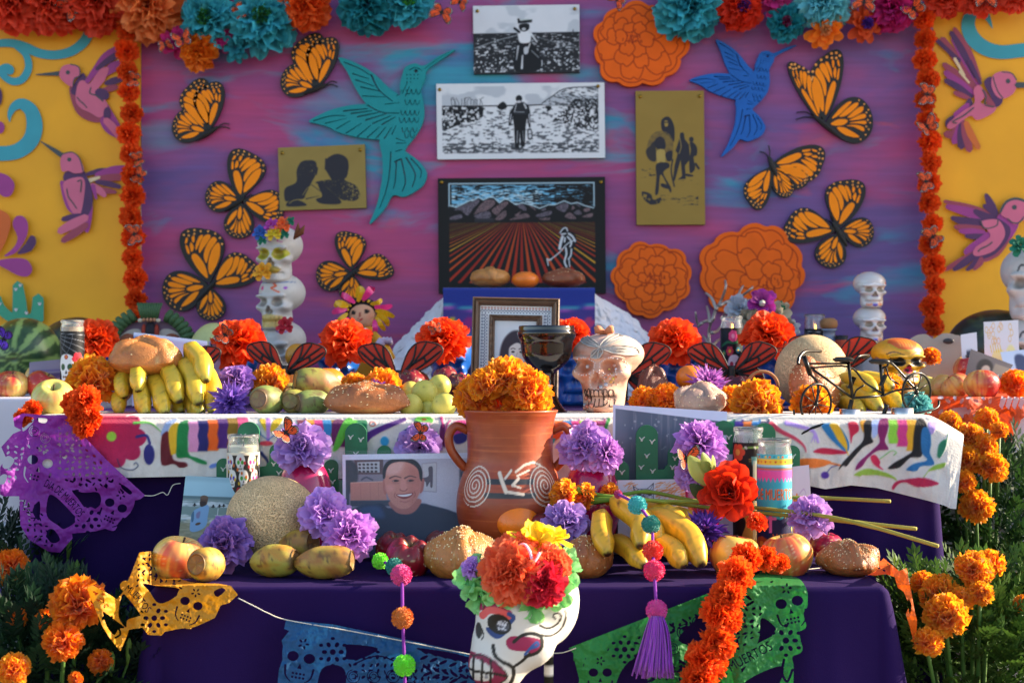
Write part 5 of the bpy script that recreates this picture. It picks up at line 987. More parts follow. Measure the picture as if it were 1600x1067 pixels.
# ================================================================ back row: melons, candles, photos, small figures
def melon(name,label,loc,rx,ry,rz,kind,rot=None):
    V,F=ball(90,60);D=V.copy();th=np.arctan2(D[:,0],-D[:,2]if kind=='w' else D[:,1])
    if kind=='w': # stripes run to the stem end facing the camera (-Y)
        th=np.arctan2(D[:,0],D[:,2]);n=fbm(th*4,D[:,1]*4,3,3);j=fbm(th*9+5,D[:,1]*8,7,3);s=np.cos(th*11+3.0*(n-.5))+1.5*(j-.5)
        c=mix(np.tile(lx('2c4a22'),(len(V),1)),np.tile(lx('7d9a52'),(len(V),1)),sst(.05,.5,s));c=mix(c,np.tile(lx('1c3318'),(len(V),1)),sst(.5,.7,j)*.6*(s<.1));r=np.hypot(D[:,0],D[:,2]);c=mix(c,np.tile(lx('2a2414'),(len(V),1)),((r<.045)&(D[:,1]<0))*1.0);V[:,1]+=.05*np.exp(-(r/.09)**2)*(D[:,1]<0);mt=mat('melon_rind',rough=.35,var=.1,vs=30,coat=.1)
    elif kind=='d':n=fbm(D[:,0]*5,D[:,2]*5,4);c=mix(np.tile(lx('1c2416'),(len(V),1)),np.tile(lx('3c4a26'),(len(V),1)),sst(.5,.75,n));mt=mat('melon_rind',rough=.35,var=.1,vs=30,coat=.1)
    elif kind=='h':c=np.tile(lx('b8b878'),(len(V),1));mt=mat('honeydew_rind',rough=.5,var=.08,vs=20)
    else:
        n=fbm(D[:,0]*3,D[:,2]*3,4);c=mix(np.tile(lx('f0cc98'),(len(V),1)),np.tile(lx('dcb884'),(len(V),1)),n);mt=NET
    return solo(name,mk(name,V,F,mt,True,c),label,'melon',loc,rot,None,(rx,ry,rz))
def net_mat():
    M=mat('cantaloupe_net',rough=.75,var=.08,vs=20);t=M.node_tree;N,L=t.nodes,t.links;b=N['Principled BSDF']
    v=N.new('ShaderNodeTexVoronoi');v.feature='DISTANCE_TO_EDGE';v.inputs['Scale'].default_value=26;tc=N.new('ShaderNodeTexCoord')
    nz=N.new('ShaderNodeTexNoise');nz.inputs['Scale'].default_value=9;L.new(tc.outputs['Object'],nz.inputs['Vector']);am=N.new('ShaderNodeMixRGB');am.inputs[0].default_value=.12;L.new(tc.outputs['Object'],am.inputs[1]);L.new(nz.outputs['Color'],am.inputs[2]);L.new(am.outputs[0],v.inputs['Vector'])
    mr=N.new('ShaderNodeMapRange');mr.inputs[1].default_value=.10;mr.inputs[2].default_value=.30;mr.inputs[3].default_value=1;mr.inputs[4].default_value=0;L.new(v.outputs['Distance'],mr.inputs[0])
    bp=N.new('ShaderNodeBump');bp.inputs['Strength'].default_value=.8;bp.inputs['Distance'].default_value=.03;L.new(mr.outputs[0],bp.inputs['Height']);L.new(bp.outputs[0],b.inputs['Normal'])
    src=b.inputs['Base Color'].links[0].from_socket;mx=N.new('ShaderNodeMixRGB');mx.blend_type='MULTIPLY';mx.inputs[0].default_value=1;cr_=N.new('ShaderNodeMapRange');cr_.inputs[3].default_value=.7;cr_.inputs[4].default_value=1.08;L.new(mr.outputs[0],cr_.inputs[0]);L.new(src,mx.inputs[1]);L.new(cr_.outputs[0],mx.inputs[2]);L.new(mx.outputs[0],b.inputs['Base Color']);return M
NET=net_mat()
def rest(px,py,Y,r):return at(px,py,Y)
YW=3.68
melon('watermelon','striped green watermelon at the far left with its stem end forward',on(38,YW,Z3+m(59,YW)),m(57,YW),m(66,YW),m(59,YW),'w',(R(4),0,R(4)))
melon('watermelon','dark watermelon half hidden behind the left black candle',on(122,3.92,Z3+m(58,3.92)),m(66,3.92),m(60,3.92),m(58,3.92),'d')
melon('watermelon','dark watermelon behind the drawing card on the right',on(1556,3.9,Z3+m(64,3.9)),m(78,3.9),m(60,3.9),m(64,3.9),'d')
melon('honeydew_melon','pale honeydew melon behind the tilted photo',on(334,3.8,Z2+m(62,3.8)),m(42,3.8),m(42,3.8),m(62,3.8),'h')
GLASS=mat('clear_glass',lx('f2f6f4'),rough=.06,glass=.92,spec=.5)
WAX=mat('candle_wax',lx('e6dcc4'),rough=.5,sss=.3)
def candle(label,px,Y,wpx,z0,h,cv,lab0,lab1,wax='e6dcc4',waxtop=None,flame=False,lip=True,rot=0):
    """glass prayer candle: jar, wax, printed label wrapped round, wick (and flame)"""
    t=thing('glass_candle',label,'candle',on(px,Y,z0),(0,0,rot));r=m(wpx/2,Y);w=.0022
    prof=[(0,0),(r*.86,0),(r*.97,h*.02),(r,h*.05),(r,h*.90),(r*.93,h*.935),(r*.93,h*.955),(r*1.0,h*.97),(r*1.0,h*.99),(r*.97,h),(r*.90,h),(r*.89,h*.95),(r-w,h*.88),(r-w,h*.05),(0,h*.035)]
    obj('jar',mk('jar',*lathe(prof,40,False),GLASS),t);wt=(waxtop or .8)*h
    obj('wax',mk('wax',*lathe([(0,h*.05),(r-w*1.6,h*.055),(r-w*1.6,wt),(0,wt-.001)],32,False),mat('candle_wax_'+wax,lx(wax),rough=.5,sss=.2)),t)
    if cv is not None:
        nu,nv=150,110;u,v=np.meshgrid(np.linspace(-1,1,nu+1),np.linspace(0,1,nv+1));a=u*2.0-PI/2;rr=r+.0006
        P=np.stack([rr*np.cos(a),rr*np.sin(a),h*(1-lab0)-(h*(lab1-lab0))*v],-1);c=cv.samp(cv.b[0]+(u+1)/2*(cv.b[2]-cv.b[0]),cv.b[1]+v*(cv.b[3]-cv.b[1]))
        obj('printed_label',mk('printed_label',P.reshape(-1,3),gridf(nu,nv)[:,::-1],PAPER,True,c.reshape(-1,3)),t)
    obj('wick',mk('wick',*tube(np.array([(0,0,wt-.002),(.001,0,wt+.006),(.002,0,wt+.011)]),.0009,5),mat('char',lx('201a16'),rough=.9)),t)
    if flame:obj('flame',mk('flame',*lathe([(0,wt+.008),(.002,wt+.011),(.0024,wt+.014),(.001,wt+.02),(0,wt+.024)],10),mat('candle_flame',lx('ffb040'),emit=5)),t).location=(.002,0,0)
    return t
# labels: canvas spans 4 rad of the jar; visible front is x in -1.57..1.57 (width 4)
def flower_mark(cv,x,y,r,c,c2=None,n=6):
    for k in range(n):a=2*PI*k/n;cv.ell(x+r*.6*math.cos(a),y+r*.6*math.sin(a),r*.42,r*.42,c)
    cv.ell(x,y,r*.36,r*.36,c2 or 'e8c030')
def skull_mark(cv,x,y,r,c='e6e4e0',eye='3a5a3a'):
    cv.poly([(x-r,y-r*.2),(x-r*.7,y-r*1.0),(x,y-r*1.25),(x+r*.7,y-r*1.0),(x+r,y-r*.2),(x+r*.65,y+r*.45),(x+r*.5,y+r),(x-r*.5,y+r),(x-r*.65,y+r*.45)],c);cv.ell(x-r*.4,y-r*.15,r*.28,r*.28,eye);cv.ell(x+r*.4,y-r*.15,r*.28,r*.28,eye);cv.poly([(x,y+r*.1),(x+r*.14,y+r*.42),(x-r*.14,y+r*.42)],'2a2020',sm=False)
    cv.line([(x-r*.4,y+r*.68),(x+r*.4,y+r*.68)],r*.08,'2a2020');[cv.line([(x+q*r*.2,y+r*.58),(x+q*r*.2,y+r*.8)],r*.06,'2a2020')for q in(-1.5,-.5,.5,1.5)]
def web_label():
    cv=Cv(-2,0,2,4.6,200,'17181c')
    for k in range(9):cv.line([(-2.2,.1),(-2.2+4.5*math.cos(R(4+k*11)),.1+3*math.sin(R(4+k*11)))],.025,'b8bcc4')
    for q in(.7,1.3,1.9,2.5):cv.line([(-2.2+q*math.cos(R(4+a)),.1+q*math.sin(R(4+a)))for a in range(0,90,11)],.02,'a0a4ac')
    skull_mark(cv,-.25,2.7,.85);flower_mark(cv,.75,2.0,.5,'c02838','8a1420');flower_mark(cv,-.25,1.85,.18,'c02838');cv.ell(.95,2.6,.3,.2,'1c5a3a',40);cv.poly([(-.9,4),(-.25,3.7),(.4,4),(.3,4.3),(-.8,4.3)],'c84a28');return cv
candle('black spider web candle with a sugar skull, left of the marigolds',113,3.40,36,Z3,at(0,500,3.4)[2]-Z3,web_label(),.15,.98,'c8a070',.9)
candle('lit spider web candle far back beside the corked bottle',1273,3.9,32,Z2,at(0,491,3.9)[2]-Z2,web_label(),.17,.98,'6a5a50',.78,True)
cv=Cv(-2,0,2,5,200,'17181c');flower_mark(cv,0,.55,.42,'e04a7a','f0a0b0',7);cv.line([(-1.1,1.2),(-.5,.95),(0,1.0),(.5,.95),(1.1,1.2)],.16,'1f6a3e');flower_mark(cv,-.3,1.55,.34,'c83a4a');flower_mark(cv,.5,1.5,.24,'2a7a8a');flower_mark(cv,-.9,1.7,.22,'3a8a5a');cv.ell(1.0,1.8,.2,.2,'d8a020');skull_mark(cv,.1,2.5,.58,'e8e6e2','b0304a');cv.line([(.1,3.05),(.1,4.6)],.14,'e8e6e2')
for q in range(4):cv.line([(-.5,3.4+q*.28),(.1,3.3+q*.28),(.7,3.4+q*.28)],.11,'e8e6e2')
cv.line([(-.55,3.3),(-.95,4.0)],.1,'e8e6e2');cv.line([(.75,3.3),(1.1,4.0)],.1,'e8e6e2');[cv.ell(x,y,.07,.07,'c8a020')for x,y in((-1.2,2.3),(1.2,2.4),(-1,2.9),(1.0,3))]
candle('lit black candle printed with a skeleton, among the red paper butterflies',1143,3.62,34,Z2,at(0,494,3.62)[2]-Z2,cv,.135,.98,'4a4038',.8,True)
# corked bottle and small cup
t=thing('corked_bottle','blue labelled glass bottle with a round cork stopper','bottle',on(1295,3.88,Z2));r=m(12.5,3.88);zt=at(0,517,3.88)[2]-Z2
obj('glass_body',mk('glass_body',*lathe([(0,0),(r,0),(r*1.05,.01),(r*1.05,zt-.03),(r*.8,zt-.012),(r*.8,zt),(r*1.05,zt),(r*1.05,zt+.005),(0,zt+.005)],24,False),mat('bottle_glass',lx('a8bcd0'),rough=.1,glass=.6)),t)
obj('bottle_label',mk('bottle_label',*lathe([(r*1.08,.02),(r*1.08,zt-.035)],24,False),mat('blue_label',lx('5a8ac0'),rough=.5,var=.15)),t)
obj('cork_stopper',mk('cork_stopper',*lathe([(0,zt+.005),(m(12,3.88),zt+.007),(m(14,3.88),zt+.016),(m(13,3.88),zt+.026),(m(8,3.88),zt+.032),(0,zt+.033)],24),mat('cork',lx('9a6c40'),rough=.8,var=.15,vs=60)),t)
t=thing('small_cup','small black and red cup right of the corked bottle','cup',on(1315,3.86,Z2));zt=at(0,524,3.86)[2]-Z2;r=m(10,3.86)
obj('cup_body',mk('cup_body',*lathe([(0,0),(r*.6,0),(r*.5,zt*.45),(r*.8,zt*.8),(r,zt),(r*.92,zt),(r*.7,zt*.82),(0,zt*.7)],20),mat('black_clay',lx('1c1614'),rough=.5)),t);obj('red_band',mk('red_band',*lathe([(r*.86,zt*.82),(r*.97,zt*.93)],20,False),mat('red_band',lx('a83a1c'),rough=.5)),t)
# clear skull pair
t=thing('skull_stack','pair of shiny clear skulls stacked, hearts on their chins','skull ornament',on(1360,3.9,Z2));SV=mat('clear_resin',rough=.2,glass=.12,coat=.8)
def fn(P,c):
    cv=Cv(-1,-1,1,1,240,'d4cec8');cv.ell(0,.86,.12,.1,'5a4ac0');cv.ell(-.24,.84,.12,.08,'f08a5a');cv.ell(.24,.84,.12,.08,'f08a5a');cv.line([(-.6,-.25),(-.3,-.18),(0,-.28),(.3,-.18),(.6,-.25)],.05,'f0f0f0');cv.line([(-.15,.4),(.15,.4)],.05,'7a4ab0');cv.ell(.62,-.3,.1,.14,'d87a8a')
    k=cv.samp(P[:,0],-P[:,2]);return mix(mix(c,k,sst(.1,-.1,P[:,1])),np.tile(lx('7a5a10'),(len(P),1)),sst(.03,-.02,SKC))
me=skull_mesh('skull',lx('d0ccc8'),lx('7a5a10'),fn,SV);s_=m(36,3.9);zb_=at(0,533,3.9)[2]-Z2
for py in(452,506):o_=obj('skull',me,t);o_.location=(0,0,at(0,py,3.9)[2]-Z2);o_.scale=(s_,s_,s_*.80);o_.rotation_euler=(0,0,R(3))
obj('pedestal',mk('pedestal',*lathe([(0,0),(s_*.9,0),(s_*.8,zb_*.5),(s_*.5,zb_),(0,zb_)],24),mat('clear_resin_base',lx('b0aaa4'),rough=.2,glass=.3)),t)
# white skull at the right edge
t=thing('skull_tower','white painted skull cut by the right edge, green flower on top','skull tower',on(1606,3.85,Z3))
s_=m(58,3.85)
for k,(py,yaw)in enumerate(((442,-14),(545,-10))):o_=obj('skull',tower_skull(2,lambda cv:cv.line([(-.3,-.3),(-.2,-.45),(.1,-.3)],.05,'404040')),t);o_.location=(0,.0,at(0,py,3.85)[2]-Z3);o_.scale=(s_,s_,s_);o_.rotation_euler=(0,0,R(yaw))
o_=obj('flower',mini['14785a'],t);o_.location=Vector(at(1594,384,3.78))-Vector(t.location);o_.scale=(m(18,3.78),)*3;o_.rotation_euler=aim((0,-1,.4)).to_euler()
# silver branch ornament
br=MB()
def branch(pts,r0,r1):p=cr(np.array([at(x,y,3.92)for x,y in pts])+np.array([(0,.01*((i*37)%5-2),0)for i in range(len(pts))]),4,False);br.add(tube(p,np.linspace(m(r0,3.92),m(r1,3.92),len(p)),8),lx('a89c92'))
for p in([(1112,614),(1111,560),(1109,520),(1112,500)],[(1112,500),(1118,485),(1128,470),(1133,450),(1134,438)],[(1122,478),(1140,470),(1160,462),(1172,452),(1177,448)],[(1150,466),(1156,456),(1163,446)],[(1113,500),(1102,502),(1092,506),(1086,488)],[(1095,505),(1090,511)],[(1118,485),(1112,466),(1104,457)],[(1110,520),(1120,518),(1128,510),(1137,500)],[(1112,540),(1120,533),(1126,530)],[(1111,545),(1104,532),(1100,524)],[(1108,505),(1107,488),(1106,478)],[(1140,470),(1136,486),(1132,492)]):branch(p,4.4 if p[0]==(1112,614)else 3,1.6)
solo('branch_ornament',br.mesh('branch_ornament',mat('silver_paint',rough=.38,metal=.55,bump=.2,bs=80)),'silver bare branch ornament in front of the largest marigold cutout','branch')
# white bouquet with a magenta flower
t=thing('flower_bouquet','bouquet of white silk roses with one magenta flower in a pale vase','bouquet',on(1192,3.82,Z2));B0=Vector(t.location)
WR=[bloom(100+i,[(7,1,.8,15),(7,.85,.7,40),(5,.62,.6,62),(4,.45,.5,78)],1,lx(c)*.75,lx(c),nu=3,nv=3,jag=.04,rip=.1).mesh('rose',TISSUE)for i,c in enumerate(('b8c0cc','b0a890','c8ccd0'))]
for px,py,r,k,dy in((1155,482,21,0,0),(1166,498,18,1,-.02),(1185,503,21,1,-.03),(1212,494,21,1,-.02),(1226,508,16,1,0),(1204,512,16,0,-.02),(1238,514,13,2,0),(1150,500,15,2,0),(1176,486,16,1,.02),(1222,484,14,1,.03)):o_=obj('rose',WR[k],t);o_.location=Vector(at(px,py,3.8+dy))-B0;o_.rotation_euler=aim((RND.uniform(-.5,.5),-1,.3),RND.uniform(0,6)).to_euler();o_.scale=(m(r,3.8),)*3
o_=obj('magenta_flower',bloom(120,[(6,1,.95,22),(5,.8,.8,46)],1,lx('7a1270'),lx('b0309c'),nu=4,nv=4,jag=.02,rip=.1).mesh('magenta_flower',TISSUE),t);o_.location=Vector(at(1191,473,3.76))-B0;o_.rotation_euler=aim((0,-1,.55)).to_euler();o_.scale=(m(23,3.76),)*3
o_=obj('flower_heart',mk('flower_heart',*ball(12,8),mat('pale_centre',lx('b8b0a0'),rough=.8)),t);o_.location=Vector(at(1191,474,3.74))-B0;o_.scale=(m(5,3.74),)*3
gl=MB();[gl.add(tube(np.array([at(1205,490,3.83),at(1214+k*4,478+k*3,3.82),at(1222+k*5,470+k*9,3.8)]),[.001,m(7,3.8),.001],6),lx('2a8a60'))for k in range(3)];o_=obj('leaves',gl.mesh('leaves',LEAF),t);o_.location=-B0
zt=at(0,508,3.82)[2]-Z2;obj('vase',mk('vase',*lathe([(0,0),(.035,0),(.045,zt*.3),(.03,zt*.75),(.04,zt),(.036,zt),(.02,zt*.7),(0,zt*.5)],24),mat('pale_vase',lx('c0bac4'),rough=.3)),t)
# clay mask figure
t=thing('clay_mask_figure','clay figure with green feather headdress and two round brown discs','figurine',on(236,3.86,Z2));B0=np.array(t.location);u_=m(1,3.86)
def lp(px,py,dy=0):a=at(px,py,3.86)-B0;a[1]=dy;return a
GRN_=mat('green_clay',lx('3c5a34'),rough=.7,var=.15,vs=40)
bk=MB();a_=np.linspace(0,PI,15);V,F=fill([np.vstack([np.stack([236+62*np.cos(a_),540-40*np.sin(a_)],-1),[(174,600),(298,600)]])]);P=np.array([lp(x,y)for x,y in V]);bk.add(extrude(P,F,(0,.03,0)),lx('6a5064'));obj('back_plate',bk.mesh('back_plate',MATTE,False),t)
for s in(-1,1):
    fr=MB()
    for k in range(9):a=R(80-s*0+-s*(20+k*11))if s>0 else R(100+20+k*11-20);a=R(62-k*9)if s>0 else R(118+k*9);p0=lp(236+52*math.cos(a),540-44*math.sin(a),-.004);p1=lp(236+72*math.cos(a),540-62*math.sin(a),-.008);fr.add(tube(np.array([p0,(p0+p1)/2+np.array((0,-.006,0)),p1]),[5.5*u_,6*u_,4*u_],8),(1,1,1))
    obj('feather_crest',fr.mesh('feather_crest',GRN_),t)
    c=lp(236+s*34,535,-.012);V,F=lathe([(0,.012),(8*u_,.006),(9*u_,.012),(13*u_,.014),(14*u_,0),(0,-.01)],24);V=V@np.array([[1,0,0],[0,0,-1],[0,1,0]])+c;obj('eye_disc',mk('eye_disc',V,F,mat('brown_clay',lx('8a4a30'),rough=.7,var=.12)),t)
    V,F=fill([cr(np.array([(236+s*14,518),(236+s*32,515),(236+s*52,530),(236+s*54,552),(236+s*30,556),(236+s*14,548)]))]);P=np.array([lp(x,y,-.003)for x,y in V]);obj('cheek_panel',mk('cheek_panel',*extrude(P,F if np.cross(P[F[0][1]]-P[F[0][0]],P[F[0][2]]-P[F[0][0]])[1]<0 else[f[::-1]for f in F],(0,.002,0)),mat('pale_clay',lx('b0a49c'),rough=.7),False),t)
cn=MB()
for k in range(9):x0=222+k*3.5;cn.add(tube(np.array([lp(x0*.8+236*.2,498,-.015),lp(x0,486,-.02),lp(236+(x0-236)*1.3,474,-.014)]),[2.6*u_,2.8*u_,2.2*u_],7),lx('4a6a40'))
obj('crown',cn.mesh('crown',GRN_),t);nb=MB();[nb.add(ellip(*lp(222+k*5.6,500+(k in(0,5))*1,-.02),(4 if k in(0,5)else 2.6)*u_,3*u_,3.2*u_),lx('b07a58' if k not in(0,5)else 'c0b098'))for k in range(6)];obj('beads',nb.mesh('beads',MATTE),t)
fc=MB();fc.add(ellip(*lp(236,520,-.005),10*u_,8*u_,18*u_),lx('1c1420'));[fc.add(ellip(*lp(236+s*10,520,-.008),4*u_,5*u_,14*u_),lx('98301c'))for s in(-1,1)];obj('face',fc.mesh('face',MATTE),t)
# leaning and standing photos
def photo(label,cv,cor,Ys,cat='photo',name='printed_photo',bend=0,nx=None,border=None):
    q=[at(x,y,Y)for(x,y),Y in zip(cor,Ys)];s,c=sheet(cv,q,nx or cv.nx,bend);V,F=s;n=len(V);nr=np.cross(q[3]-q[0],q[1]-q[0]);nr/=np.linalg.norm(nr);V2,F2=extrude(V,F.tolist(),-nr*.0008*(1 if nr[1]<0 else-1));return solo(name,MB().add((V2,F2),np.vstack([c,np.tile(lx('d8d8dc'),(n,1))])).mesh(name,PAPER,False),label,cat)
cv=Cv(0,0,100,60,90,'b8aac4');cv.poly([(-5,-5),(40,-5),(20,30),(-5,40)],'4a78b8',30);cv.rect(0,0,100,3,'c4c8e0');photo('tilted sky photo leaning behind the banana bunch',cv,[(209,519),(324,533),(320,634),(206,634)],(3.42,3.42,3.36,3.36))
cv=Cv(0,0,22,60,40,'b4a8c8');cv.line([(6,0),(3,30)],4,'3a4a50');photo('small lavender photo right of the tilted sky photo',cv,[(326,533),(344,536),(345,636),(324,636)],(3.46,3.46,3.42,3.42))
cv=Cv(0,0,90,70,60,'8c8090');cv.rect(4,30,86,42,'4a3a64');cv.line([(10,22),(80,24)],4,'6a5a88');photo('lavender card lying against the left watermelon',cv,[(46,566),(98,561),(102,610),(44,614)],(3.5,3.5,3.38,3.38),'card','greeting_card')
cv=Cv(0,0,92,45,120,'a09484');cv.ell(52,14,8.5,4.5,'26242a');cv.line([(46,14),(58,13)],1.4,'8a8480')
q=[(1409,566),(1414,540),(1428,526),(1446,522),(1459,529),(1474,521),(1492,523),(1503,534),(1506,612),(1409,618)];V,F=fill([cr(np.array(q,float),5)]);P=np.array([at(x,y,3.62-.03*(y-520)/90)for x,y in V]);ccol=np.tile(lx('9c9286'),(len(P),1));solo('heart_card',mk('heart_card',*extrude(P,[f[::-1]for f in F]if np.cross(P[F[0][1]]-P[F[0][0]],P[F[0][2]]-P[F[0][0]])[1]>0 else F,(0,.006,0)),mat('grey_board',lx('9c9286'),rough=.8,var=.06),False),'grey beige heart shaped board with an oval tag','board')
e_=ellip(*at(1482,533,3.6),m(9,3.6),.002,m(4.5,3.6));solo('oval_tag',mk('oval_tag',*e_,mat('black_tag',lx('24222a'),rough=.4)),'black oval tag stuck on the heart shaped board','tag')
cv=Cv(0,0,30,24,50,'d8d6da');cv.rect(9,7,20,19,'40404c');photo('small white card with a dark picture behind the right apples',cv,[(1501,523),(1526,519),(1530,612),(1506,614)],(3.55,3.55,3.5,3.5),'card','greeting_card')
cv=Cv(0,0,58,50,160,'d6d2d4');rs=random.Random(4)
for k in range(16):x,y=rs.uniform(4,54),rs.uniform(2,16);cv.line([(x+2.5*math.cos(a),y+2.2*math.sin(a))for a in np.linspace(0,6.3,9)],.7,rs.choice(('e0a878','d8b070')))
cv.ell(44,30,10,12,'e4dc8c',0,2,.8);cv.ell(24,27,12,6,'e4d878',0,2,.7);[cv.line([(10+k*4,18),(12+k*4,23)],1,'d8b828')for k in range(5)];cv.line([(39,26),(43,26)],1,'6a3050');cv.line([(41,23),(41,31)],1,'6a3050');cv.line([(24,32),(26,40),(22,46)],.8,'605870');cv.line([(32,36),(33,46)],.8,'605870')
photo('child drawing card with yellow figures on the right table',cv,[(1537,503),(1591,500),(1594,606),(1540,608)],(3.6,3.6,3.54,3.54),'drawing','drawing_card')
cv=Cv(0,0,70,66,110,'4a464c');cv.ell(30,26,14,18,'1c1a1e',0,4);cv.ell(33,30,8,11,'8a7c78',0,3);cv.poly([(10,66),(18,46),(50,46),(62,66)],'24242a',2);cv.rect(44,10,70,30,'6a625c',3);cv.line([(56,30),(64,56)],2,'9a9490')
photo('dark portrait photo tucked between the apples on the right',cv,[(1517,545),(1583,570),(1558,613),(1505,600)],(3.5,3.48,3.40,3.42))
cv=Cv(0,0,50,50,60,'aab8d0');cv.poly([(20,10),(36,8),(46,30),(50,50),(26,50)],'3a4462',3);photo('pale blue photo at the right edge beside the dark portrait',cv,[(1563,550),(1612,545),(1618,606),(1578,606)],(3.52,3.52,3.44,3.44))

# ================================================================ fruit on the side tables
AP=[apple_mesh(1,0,('c0b84a','d8a050','b83a30'),.55),apple_mesh(2,0,('bcbc58','c8c468','c08048'),.12),apple_mesh(3,0,('d8c060','e0a858','b02c24'),.75),apple_mesh(4,.035,('8a1c22','7a141c','4a0a12'),.7,1.0),apple_mesh(6,0,('c8b850','dcb060','c05038'),.35)]
def ap(k,label,px,Y,r,z,rot=None,cat='apple'):return fruit('apple',AP[k],label,cat,on(px,Y,z+m(r,Y)*.62),rot,m(r,Y))
ap(2,'red blushed apple at the left edge of the photo',18,3.38,27,Z3,(R(10),R(5),0));ap(2,'red and green apple behind the green apple on the left',66,3.40,26,Z3,(R(30),0,1.5));ap(4,'yellow green apple on top of the left apple group',62,3.50,23,Z3+.018,(R(70),0,.5))
ap(2,'front apple of the right group, leaning on the dark portrait photo',1534,3.36,28,Z3,(R(15),0,3));ap(2,'apple behind the dark portrait photo, highest of the right group',1517,3.53,27,Z3+.035,(R(-20),0,2));ap(2,'red apple at the left of the right group',1494,3.44,23,Z3,(R(30),R(20),4));ap(1,'pale yellow apple right of the yellow skull',1452,3.55,21,Z2+.02,(R(20),0,1));ap(4,'small reddish yellow pear shaped fruit beside the heart board',1474,3.5,22,Z2+.02,(R(60),R(40),1))
solo('marigold',MG_MES[0],'dark orange marigold behind the pale yellow apple','marigold',at(1453,560,3.52),aim((0,-.6,1)),None,m(17,3.52));solo('marigold',MG_MES[1],'orange marigold at the right edge of the side table','marigold',at(1586,602,3.38),aim((-.2,-.8,.8)),None,m(25,3.38))
solo('paper_butterfly',SM[1],'purple feather butterfly on the left watermelon','butterfly',at(6,530,3.40),Quaternion((0,-1,0),R(70))@Euler((R(90),0,0)).to_quaternion(),None,m(22,3.40)).data=small_monarch_mesh(20)
PB=[o for o in bpy.data.objects if o.get('label')=='purple feather butterfly on the left watermelon'][0]
_c=PB.data.color_attributes['Col'];arr=np.zeros(len(_c.data)*4,np.float32);_c.data.foreach_get('color',arr);arr=arr.reshape(-1,4);k_=arr[:,0]>.3;arr[k_]=[*lx('5a2ab8'),1];_c.data.foreach_set('color',arr.ravel())
# calavera in yellow
def fn(P,c):
    cv=Cv(-1,-1,1,1,300,'c8940e');cv.ell(0,-.72,.42,.26,'c85a1c');cv.line([(-.4,-.7),(-.25,-.5),(0,-.45),(.25,-.5),(.4,-.7)],.05,'b09a1c');[cv.line([(-.16+.08*k,-.9),(-.16+.08*k,-.6)],.03,'d89030')for k in range(5)]
    for s in(-1,1):cv.line([(s*.5,-.3),(s*.35,-.38),(s*.12,-.26)],.05,'181410',.03);cv.ell(s*.275,.03,.22,.2,'14110e');cv.ell(s*.72,.0,.12,.2,'6a4a8a');cv.ell(s*.5,.34,.14,.1,'a8801c')
    cv.poly([(0,.18),(.13,.42),(0,.5),(-.13,.42)],'c02060');cv.ell(0,.4,.06,.08,'1c1010');cv.rect(-.32,.55,.32,.84,'d8d0c0');[cv.line([(-.3+.085*k,.55),(-.3+.085*k,.84)],.02,'3a3020')for k in range(8)];cv.line([(-.32,.69),(.32,.69)],.02,'3a3020');cv.line([(-.1,.5),(-.3,.48)],.02,'3a6a30')
    k=cv.samp(P[:,0],-P[:,2]);return mix(mix(c,k,sst(.15,-.1,P[:,1])),np.tile(lx('14110e'),(len(P),1)),sst(.03,-.0,SKC)*(P[:,2]>-.22))
s_=m(56,3.28);solo('yellow_skull',skull_mesh('yellow_skull',lx('c08a10'),lx('14110e'),fn,mat('painted_clay',rough=.45,var=.12,vs=9,coat=.2)),'yellow painted sugar skull with black eyes behind the bicycle','skull',at(1405,564,3.28),(0,0,R(6)),None,(s_,s_,s_*.66));obj('clay_base',mk('clay_base',*lathe([(0,-1.55),(.6,-1.55),(.45,-1.2),(.4,-.8),(0,-.8)],20),mat('ochre_clay',lx('8a5a10'),rough=.7)),bpy.data.objects['yellow_skull'])

# ================================================================ middle table, front rows
ap(1,'green apple at the left front corner of the middle table',83,2.91,33,Z2+.006,(R(35),R(-10),.5))
solo('marigold',MG_YEL[0],'large bright orange marigold beside the green apple','marigold',at(146,598,2.99),aim((.1,-.8,.6)),None,m(43,2.99))
t=thing('flower_garland','short orange tissue garland hanging over the left table corner','garland')
for k,(x,y,r,Y)in enumerate(((36,652,14,2.84),(50,640,15,2.86),(116,630,20,2.85),(134,628,26,2.80),(122,648,20,2.79),(142,650,20,2.785),(132,668,17,2.78))):o_=obj('bloom',CARN[k%3],t);o_.location=at(x,y,Y);o_.scale=(m(r,Y),)*3;o_.rotation_euler=aim((RND.uniform(-.4,.4),-1,RND.uniform(-.2,.6)),k).to_euler()
def bunch(label,specs,name='banana_bunch',c=('d2ae2c','8f9a3a')):
    t=thing(name,label,'bananas');
    for k,(x0,y0,Y0,x1,y1,Y1,r,sag)in enumerate(specs):
        a,b=at(x0,y0,Y0),at(x1,y1,Y1);mid=(a+b)/2+np.array((sag*.004,-.022,.004));banana_part([a,(a+mid)/2+np.array((0,-.006,.002)),mid,(mid+b)/2+np.array((0,-.007,-.001)),b],m(r*.88,Y1),k,t,c)
    zs=min((o_.bound_box[i][2])for o_ in t.children for i in range(8));return t
bunch('bunch of small bananas under the golden bun on the left',[(222,566,3.02,217,612,2.92,14.5,0),(206,578,3.03,195,622,2.94,13.5,-2),(206,606,3.03,188,647,2.93,13.5,-2),(222,596,3.02,229,648,2.90,15.5,0),(238,588,3.02,259,647,2.90,16.5,2),(256,566,3.03,281,628,2.91,17,2),(284,562,3.03,311,632,2.91,17.5,3),(292,540,3.05,322,597,2.93,17.5,4),(322,572,3.04,331,646,2.93,15,3),(284,614,3.04,316,647,2.92,17,2),(262,610,3.06,285,645,2.95,14,2)])
